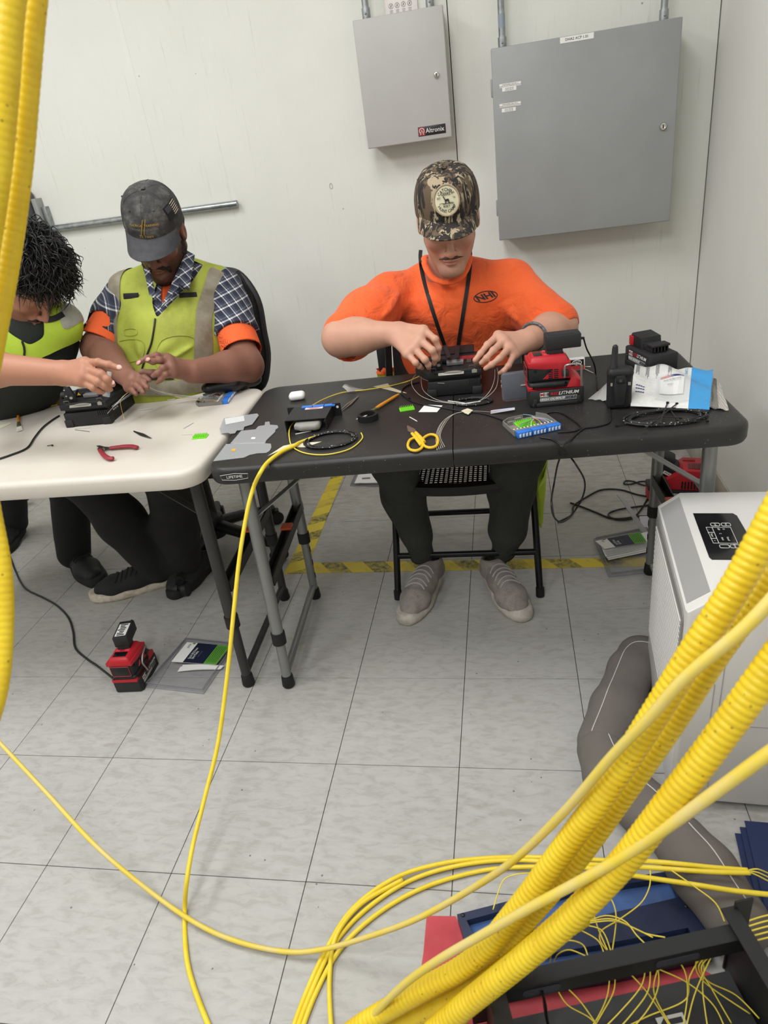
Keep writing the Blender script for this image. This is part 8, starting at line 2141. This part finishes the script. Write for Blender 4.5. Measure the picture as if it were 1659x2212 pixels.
text('LEVITON', 0.007, frame_from((Lr*0.27+0.012, -0.071, 0.0352), (-1, 0, 0), (0, -1, 0)), m_ink, st_, world=False)
text('5R1UH-S03  MADE IN MEXICO', 0.0035, frame_from((Lr*0.27, -0.082, 0.0352), (-1, 0, 0), (0, -1, 0)), m_inkgrey, st_, world=False)
for x, y, fl in ((Lr*0.68, -0.055, 1), (Lr*0.16, -0.10, -1)):
    s_ = stick((x, y, 0), 0.045, 0.019, 0, 'arrow_label', mat('label_silver', '#b9b8b2', 0.5), RK, 0.0345)
    MB().prism([(-0.018, 0), (-0.009, 0.0075), (-0.009, 0.004), (0.018, 0.004), (0.018, -0.004), (-0.009, -0.004), (-0.009, -0.0075)], 0.0005, Matrix.Translation((x, y, 0.0349)) @ Matrix.Diagonal((fl, 1, 1, 1))).done('arrow', m_ink, s_)
for x, y in ((Lr*0.44, -0.075), (Lr*0.49, -0.07), (Lr*0.52, -0.10)): MB().tube([(x, y, 0.032), (x, y, 0.037)], 0.0045, 12).done('screw', m_silver, RK)
ft = MB().tube(smooth_path([(Lr*0.19, -0.027, 0.152), (Lr*0.195, -0.032, 0.13), (Lr*0.20, -0.03, 0.09), (Lr*0.205, -0.04, 0.05)], 5), 0.0085, 8, flat=0.25).done('cable_strap', m_cord, RK)

# ------------------------------------------------------------------ yellow cables
m_yc = mat('jacket_yellow', '#e3c62c', 0.42, col2='#ead03f', nscale=30)
m_ycb = mat('jacket_yellow_dirty', '#dcc23a', 0.5, col2='#d6c27a', nscale=14)
cable([(-0.3522, 0.3572, 0.7135), (-0.3594, 0.3324, 0.715), (-0.3797, 0.2981, 0.717), (-0.3976, 0.2432, 0.717), (-0.4026, 0.1957, 0.713), (-0.4287, 0.1982, 0.6756), (-0.4424, 0.1673, 0.6352), (-0.4606, 0.1052, 0.5502), (-0.4752, 0.0343, 0.4477), (-0.49, -0.0409, 0.3375), (-0.5081, -0.1328, 0.2192), (-0.5261, -0.2185, 0.1439), (-0.5331, -0.2971, 0.0987), (-0.5274, -0.3618, 0.0736), (-0.5405, -0.3883, 0.006), (-0.504, -0.4667, 0.006), (-0.4659, -0.5212, 0.006), (-0.4062, -0.5871, 0.006), (-0.3462, -0.6457, 0.006)], [0.0036]*8+[0.0046]*139, 'fibre_cable', m_yc, 'thick yellow cable hanging off the black table down to the floor') if False else None
_p = smooth_path([(-0.314, 0.3946, 0.7135), (-0.3514, 0.3548, 0.7145), (-0.3586, 0.33, 0.716), (-0.3797, 0.2981, 0.717), (-0.3976, 0.2432, 0.717), (-0.4026, 0.1957, 0.713), (-0.4287, 0.1982, 0.6756), (-0.4424, 0.1673, 0.6352), (-0.4606, 0.1052, 0.5502), (-0.4752, 0.0343, 0.4477), (-0.49, -0.0409, 0.3375), (-0.5081, -0.1328, 0.2192), (-0.5261, -0.2185, 0.1439), (-0.5331, -0.2971, 0.0987), (-0.5274, -0.3618, 0.0736), (-0.5405, -0.3883, 0.006), (-0.504, -0.4667, 0.006), (-0.4659, -0.5212, 0.006), (-0.4062, -0.5871, 0.006), (-0.3462, -0.6457, 0.006)], 8)
tag(MB().tube(_p, [0.0018+0.0030*min(1, i/14.) for i in range(len(_p))], 10).done('fibre_cable', m_yc, angle=180), 'thick yellow cable hanging off the black table down to the floor', 'cable')
cable([(-0.3982, 0.4813, 0.722), (-0.4032, 0.4492, 0.716), (-0.39, 0.3945, 0.7125), (-0.3649, 0.3333, 0.7125), (-0.3209, 0.289, 0.7125), (-0.2667, 0.2735, 0.7125), (-0.2162, 0.2977, 0.7125), (-0.1964, 0.3549, 0.7125), (-0.2056, 0.3938, 0.7125)], 0.0016, 'fibre_cable', m_yelf, 'thin yellow cable looping out of the adapter box round the black ring')
_p = smooth_path([(-1.1351, -0.1058, 0.2641), (-1.058, -0.1435, 0.2069), (-0.9211, -0.214, 0.1295), (-0.7562, -0.3084, 0.0821), (-0.6192, -0.3632, 0.02), (-0.4955, -0.4159, 0.014), (-0.3991, -0.4415, 0.012), (-0.302, -0.4523, 0.014), (-0.227, -0.4503, 0.03), (-0.1315, -0.4499, 0.0834), (-0.0385, -0.4575, 0.1597), (0.0553, -0.4644, 0.2582), (0.1323, -0.4869, 0.3771), (0.2035, -0.5095, 0.5196), (0.258, -0.5206, 0.6365), (0.2972, -0.5286, 0.7124), (0.3297, -0.5295, 0.772), (0.3848, -0.5265, 0.8402), (0.4292, -0.5101, 0.8949)], 8)
tag(MB().tube(_p, [0.0048+0.0026*max(0, (i-70)/74.) for i in range(len(_p))], 12).done('fibre_cable', m_ycb, angle=180), 'long yellow cable sagging across the floor from left edge to right', 'cable')
_loops = [
 ([(-0.2627, -0.5985, 0.006), (-0.2525, -0.5265, 0.006), (-0.2316, -0.447, 0.008), (-0.1932, -0.3633, 0.012), (-0.1184, -0.2957, 0.014), (-0.0265, -0.2579, 0.014), (0.077, -0.2371, 0.012), (0.1889, -0.2296, 0.012), (0.2946, -0.2486, 0.04), (0.385, -0.2945, 0.11), (0.4764, -0.3052, 0.118), (0.5333, -0.3071, 0.118)], 'outermost yellow cable of the loop lying on the tiles', m_yc),
 ([(-0.2546, -0.5977, 0.006), (-0.244, -0.5258, 0.006), (-0.2163, -0.4279, 0.006), (-0.1669, -0.3579, 0.006), (-0.0903, -0.2969, 0.008), (0.0018, -0.2596, 0.01), (0.1145, -0.2401, 0.012), (0.2503, -0.2523, 0.03), (0.3684, -0.2997, 0.1), (0.4648, -0.3184, 0.125), (0.5336, -0.316, 0.125)], 'second yellow cable of the loop lying on the tiles', m_yc),
 ([(-0.2466, -0.597, 0.006), (-0.2331, -0.5174, 0.006), (-0.2029, -0.4354, 0.006), (-0.1465, -0.3684, 0.006), (-0.0699, -0.3128, 0.006), (0.0211, -0.2739, 0.006), (0.1141, -0.2536, 0.008), (0.2496, -0.2601, 0.03), (0.3145, -0.2875, 0.06), (0.4224, -0.338, 0.118), (0.5104, -0.3475, 0.118), (0.6248, -0.3402, 0.1)], 'innermost yellow cable of the loop running off to the right', m_yc),
 ([(-0.1758, -0.6169, 0.006), (-0.2005, -0.5369, 0.006), (-0.2125, -0.4854, 0.007), (-0.2164, -0.4312, 0.012), (-0.2016, -0.389, 0.016), (-0.1686, -0.343, 0.012), (-0.0996, -0.2952, 0.012)], 'yellow cable tail dropping straight down from the floor loop', m_yc)]
for pts, lb, mm_ in _loops: cable(pts, 0.0045, 'fibre_cable', mm_, lb, n=10)
for k in range(3): cable([(0.5307, -0.3081, 0.118), V(*(0.5517, -0.3119, 0.11))+V(0, 0.004*k, 0.004*k), V(*(0.6026, -0.3105, 0.07))+V(0, 0.01*k, 0)], 0.0013, 'bare_fibre', m_yelf, ('lowest', 'middle', 'topmost')[k]+' thin yellow fibre leaving the stripped cable end at the right', 'fibre', group='fibres from the stripped cable end', n=6)
for k in range(5): cable([V(*(0.5051, -0.4222, 0.1))+V(0, 0.006*k, 0.004*k), V(*(0.5362, -0.4125, 0.1))+V(0, 0.007*k, 0.003*k), V(*(0.5831, -0.3979, 0.1))+V(0, 0.008*k, 0)], 0.0014, 'bare_fibre', m_yelf, ('nearest', 'second', 'middle', 'fourth', 'farthest')[k]+' thin yellow fibre passing behind the right side of the rack', 'fibre', group='fibres behind the rack side', n=6)
# corrugated tubes
def corrugated(pts, r, label, per=10, pitch=0.0088, seed=0, amp=0.075, rr=None):
    P = smooth_path(pts, per)
    # resample evenly
    acc = [0.0]
    for a, b_ in zip(P[:-1], P[1:]): acc.append(acc[-1]+(b_-a).length)
    n = int(acc[-1]/pitch)*6; out = []; rad = []; j = 0
    for i in range(n+1):
        s_ = acc[-1]*i/n
        while j < len(acc)-2 and acc[j+1] < s_: j += 1
        f = (s_-acc[j])/max(1e-9, acc[j+1]-acc[j]); out.append(P[j].lerp(P[j+1], f))
        ph = (i % 6)/6.0
        rad.append(r*(1+amp*(0.5+0.5*math.cos(2*math.pi*ph))**0.6-amp*0.6))
    o = MB().tube(out, rad, 20).done('corrugated_tube', m_tube, angle=180)
    return tag(o, label, 'tube', 'yellow corrugated tubes')
def tube_fn(t):
    c = t.ramp(t.noise(18, 4, 0.65), [(0.35, '#dcb91f'), (0.65, '#e8c92c')])
    v = t.new('ShaderNodeTexVoronoi'); v.inputs['Scale'].default_value = 75; t.link(t.coord(), v.inputs['Vector'])
    d = t.math('MULTIPLY', t.math('LESS_THAN', v.outputs['Distance'], 0.13), t.math('GREATER_THAN', t.noise(14, 2), 0.52))
    t.link(t.mix(t.math('MULTIPLY', d, 0.6), c, '#6d5a1c'), t.bsdf.inputs['Base Color'])
m_tube = mat('tube_yellow', '#e2c126', 0.38, fn=tube_fn)
corrugated([(0.4616, -0.4253, 0.9945), (0.4289, -0.4444, 0.9303), (0.3916, -0.4637, 0.8462), (0.351, -0.4804, 0.7684), (0.3082, -0.494, 0.6758), (0.2555, -0.5088, 0.5638), (0.1932, -0.5205, 0.4398), (0.1294, -0.5378, 0.3277), (0.0631, -0.5511, 0.2238), (-0.0302, -0.561, 0.1369), (-0.1293, -0.5793, 0.0581), (-0.2006, -0.5985, -0.0121)], 0.0165, 'upper corrugated yellow tube slanting across the air conditioner')
corrugated([(0.4979, -0.3946, 0.9513), (0.4618, -0.414, 0.8668), (0.428, -0.4257, 0.7952), (0.3882, -0.4394, 0.7223), (0.3436, -0.4545, 0.6278), (0.294, -0.4709, 0.5327), (0.2315, -0.4908, 0.4152), (0.1663, -0.5137, 0.3145), (0.0971, -0.5278, 0.2104), (0.011, -0.5386, 0.119), (-0.0877, -0.5533, 0.0466), (-0.1748, -0.577, -0.0255)], 0.0150, 'corrugated yellow tube lying just behind the upper tube')
corrugated([(0.4545, -0.5067, 0.8487), (0.4105, -0.5244, 0.7703), (0.3725, -0.5379, 0.6972), (0.3217, -0.5541, 0.603), (0.2662, -0.567, 0.4955), (0.2035, -0.5782, 0.394), (0.1337, -0.588, 0.2979), (0.0633, -0.5961, 0.2052), (-0.0067, -0.605, 0.1108)], 0.0172, 'lower corrugated yellow tube crossing in front of the pet bed')
corrugated([(0.225, -0.5198, 0.3119), (0.1882, -0.5286, 0.2787), (0.1394, -0.5422, 0.2308), (0.0419, -0.5522, 0.1243), (-0.0385, -0.5568, 0.0631), (-0.1223, -0.5719, 0.0052)], 0.0185, 'smoother corrugated yellow tube ending beside the rack enclosure', amp=0.03)
corrugated([(-0.3063, -0.255, 1.5695), (-0.3344, -0.2719, 1.5075), (-0.3667, -0.287, 1.4291), (-0.3992, -0.3033, 1.3487), (-0.4384, -0.3269, 1.2577), (-0.4795, -0.37, 1.1527), (-0.5045, -0.406, 1.0758), (-0.4986, -0.4503, 0.9926), (-0.4868, -0.4908, 0.9138), (-0.4878, -0.5276, 0.847), (-0.4917, -0.5752, 0.7827), (-0.5139, -0.6247, 0.7225)], 0.0128, 'right-hand yellow tube hanging down the left edge of the picture', amp=0.03)
corrugated([(-0.299, -0.3061, 1.5581), (-0.3305, -0.3214, 1.5004), (-0.3621, -0.3339, 1.4264), (-0.3954, -0.348, 1.3504), (-0.4363, -0.3693, 1.2642), (-0.47, -0.4186, 1.1662)], 0.0130, 'left-hand yellow tube hanging down the left edge of the picture', amp=0.03)
corrugated([(-0.3637, -0.2374, 1.5823), (-0.3934, -0.2555, 1.5185), (-0.4153, -0.2823, 1.436), (-0.4426, -0.3097, 1.3543), (-0.4829, -0.3334, 1.2635)], 0.0130, 'partly hidden yellow tube at the very left edge of the picture', amp=0.03)
_p = smooth_path([(0.4495, -0.5648, 0.7446), (0.4078, -0.5721, 0.7053), (0.3671, -0.5743, 0.654), (0.3185, -0.5744, 0.5885), (0.2696, -0.5733, 0.525), (0.2155, -0.5717, 0.4648), (0.156, -0.5711, 0.4047), (0.0837, -0.5708, 0.3281), (0.019, -0.5737, 0.2637), (-0.042, -0.5723, 0.1846), (-0.1013, -0.5767, 0.0942), (-0.1511, -0.5888, 0.0071)], 8)
tag(MB().tube(_p, [0.0076-0.002*i/len(_p) for i in range(len(_p))], 14).done('fibre_cable', m_ycb, angle=180), 'smooth yellow cable crossing low in front of the corrugated tubes', 'cable')
for k, pts in enumerate(([(0.0434, -0.5922, 0.12), (0.0869, -0.5411, 0.15), (0.1605, -0.4883, 0.14), (0.2317, -0.4327, 0.13)], [(0.0282, -0.5953, 0.06), (0.0474, -0.5467, 0.1), (0.1009, -0.5142, 0.14), (0.1846, -0.4571, 0.14), (0.2439, -0.4241, 0.13)], [(-0.0076, -0.5749, 0.05), (0.0261, -0.5409, 0.07), (0.054, -0.522, 0.1)], [(0.0302, -0.578, 0.05), (0.0412, -0.5396, 0.07), (0.0495, -0.5209, 0.09)])):
    cable(pts, 0.0042, 'fibre_cable', m_yc, ('stripped yellow cable arching to the upper fibres of the rack', 'stripped yellow cable running beside the thick tube into the rack', 'yellow cable end leaving the rack at its left foot', 'yellow cable end nearest the left side of the rack')[k], n=10)
# thin fibres in the rack
FB_ = [
 [(0.0844, -0.3672, 0.05), (0.1022, -0.3183, 0.06), (0.1245, -0.3094, 0.07), (0.1595, -0.3035, 0.07), (0.2195, -0.3036, 0.07), (0.284, -0.3267, 0.07), (0.3014, -0.3745, 0.08), (0.2808, -0.4683, 0.12)],
 [(0.3715, -0.3049, 0.1), (0.3659, -0.3297, 0.09), (0.3478, -0.3547, 0.08), (0.3062, -0.3923, 0.09), (0.2704, -0.4262, 0.11), (0.2646, -0.4475, 0.12), (0.2718, -0.4686, 0.13)],
 [(0.4038, -0.3162, 0.12), (0.4349, -0.3476, 0.125), (0.4605, -0.3777, 0.13), (0.459, -0.4265, 0.16)],
 [(0.2582, -0.3687, 0.1), (0.2629, -0.4247, 0.12), (0.2713, -0.4796, 0.15)],
 [(0.2477, -0.4239, 0.13), (0.2772, -0.4242, 0.15), (0.3043, -0.4374, 0.16), (0.3181, -0.4614, 0.165), (0.3293, -0.4766, 0.168)],
 [(0.2437, -0.4257, 0.13), (0.2839, -0.4292, 0.15), (0.3171, -0.4477, 0.16), (0.3419, -0.465, 0.168)],
 [(0.2435, -0.428, 0.13), (0.2908, -0.4325, 0.15), (0.3302, -0.4541, 0.16), (0.3609, -0.4636, 0.168)],
 [(0.2394, -0.4306, 0.13), (0.2676, -0.4435, 0.14), (0.2757, -0.4868, 0.16)],
 [(0.2281, -0.4311, 0.12), (0.2592, -0.4535, 0.13), (0.2655, -0.4857, 0.15)],
 [(0.1811, -0.4798, 0.1), (0.1863, -0.49, 0.16), (0.2082, -0.4866, 0.18), (0.2319, -0.485, 0.17), (0.2389, -0.4993, 0.165)],
 [(0.1862, -0.483, 0.1), (0.1932, -0.4926, 0.15), (0.2113, -0.4923, 0.165), (0.2354, -0.4996, 0.165)],
 [(0.1876, -0.5146, 0.1), (0.2044, -0.5306, 0.08), (0.2403, -0.5333, 0.05), (0.263, -0.5528, 0.04)],
 [(0.1989, -0.5103, 0.1), (0.2264, -0.5254, 0.08), (0.2559, -0.5515, 0.05)],
 [(0.2755, -0.4883, 0.11), (0.2688, -0.5117, 0.08), (0.2511, -0.5324, 0.05), (0.2272, -0.556, 0.04)],
 [(0.283, -0.4856, 0.11), (0.2799, -0.504, 0.08), (0.2592, -0.5251, 0.05), (0.2344, -0.5554, 0.04)],
 [(0.299, -0.4844, 0.11), (0.3297, -0.4999, 0.08), (0.3528, -0.517, 0.05), (0.3688, -0.5433, 0.04)],
 [(0.3312, -0.4801, 0.12), (0.3223, -0.4986, 0.09), (0.2876, -0.524, 0.06), (0.2491, -0.5508, 0.04)],
 [(0.3379, -0.4816, 0.12), (0.3318, -0.5046, 0.09), (0.305, -0.5258, 0.06), (0.2701, -0.5522, 0.04)],
 [(0.3496, -0.4758, 0.12), (0.3488, -0.4964, 0.09), (0.3312, -0.5169, 0.06), (0.2914, -0.5502, 0.04)],
 [(0.3529, -0.477, 0.12), (0.3419, -0.4989, 0.08), (0.3585, -0.5231, 0.05), (0.3751, -0.5459, 0.04)],
 [(0.3796, -0.4665, 0.12), (0.3926, -0.4774, 0.1), (0.3942, -0.4964, 0.07), (0.3804, -0.5341, 0.05)],
 [(0.4058, -0.4588, 0.12), (0.4236, -0.4644, 0.1), (0.4192, -0.4875, 0.07), (0.417, -0.5372, 0.05)],
 [(0.4468, -0.4537, 0.14), (0.4232, -0.4588, 0.12), (0.4021, -0.4733, 0.08), (0.3928, -0.4936, 0.05), (0.3321, -0.5175, 0.04), (0.2858, -0.5411, 0.04)],
 [(0.4443, -0.4582, 0.14), (0.4143, -0.4704, 0.11), (0.429, -0.478, 0.08), (0.4706, -0.4851, 0.06), (0.4981, -0.511, 0.05)],
 [(0.4415, -0.4612, 0.14), (0.417, -0.4737, 0.11), (0.4325, -0.4914, 0.08), (0.4548, -0.5212, 0.05)],
 [(0.4412, -0.457, 0.14), (0.4271, -0.4712, 0.12), (0.4028, -0.5005, 0.08), (0.3824, -0.5402, 0.05)],
 [(0.4432, -0.4597, 0.14), (0.4104, -0.469, 0.12), (0.4219, -0.4786, 0.08), (0.4863, -0.5055, 0.05)],
 [(0.3344, -0.4819, 0.12), (0.3934, -0.4809, 0.08), (0.4318, -0.5018, 0.06), (0.4467, -0.5301, 0.04)],
]
LBF = ['arching left out of the tube beside the navy lid', 'curling back from the taped cable over the blue window', 'running from the taped cable to the right end of the rail', 'dropping straight to the middle of the rail']
ORD = ['first', 'second', 'third', 'fourth', 'fifth', 'sixth', 'seventh', 'eighth', 'ninth', 'tenth', 'eleventh', 'twelfth', 'thirteenth', 'fourteenth', 'fifteenth', 'sixteenth', 'seventeenth']
rank = {}
for lo_, hi_ in ((4, 11), (11, len(FB_))):
    for r_, k in enumerate(sorted(range(lo_, hi_), key=lambda k: FB_[k][0 if lo_ == 11 else -1][0])): rank[k] = ORD[r_]
for k, pts in enumerate(FB_):
    if k < 4: cable(pts, 0.0012, 'bare_fibre', m_yelf, 'thin yellow fibre '+LBF[k], 'fibre', n=6)
    elif k < 11: cable(pts, 0.0011, 'bare_fibre', m_yelf, rank[k]+' from the left of the yellow fibres reaching over the navy lid to the rail', 'fibre', n=6, group='fibres reaching the rail')
    else: cable(pts, 0.0011, 'bare_fibre', m_yelf, rank[k]+' from the left of the yellow fibres hanging inside the rack enclosure', 'fibre', n=6, group='fibres inside the rack')
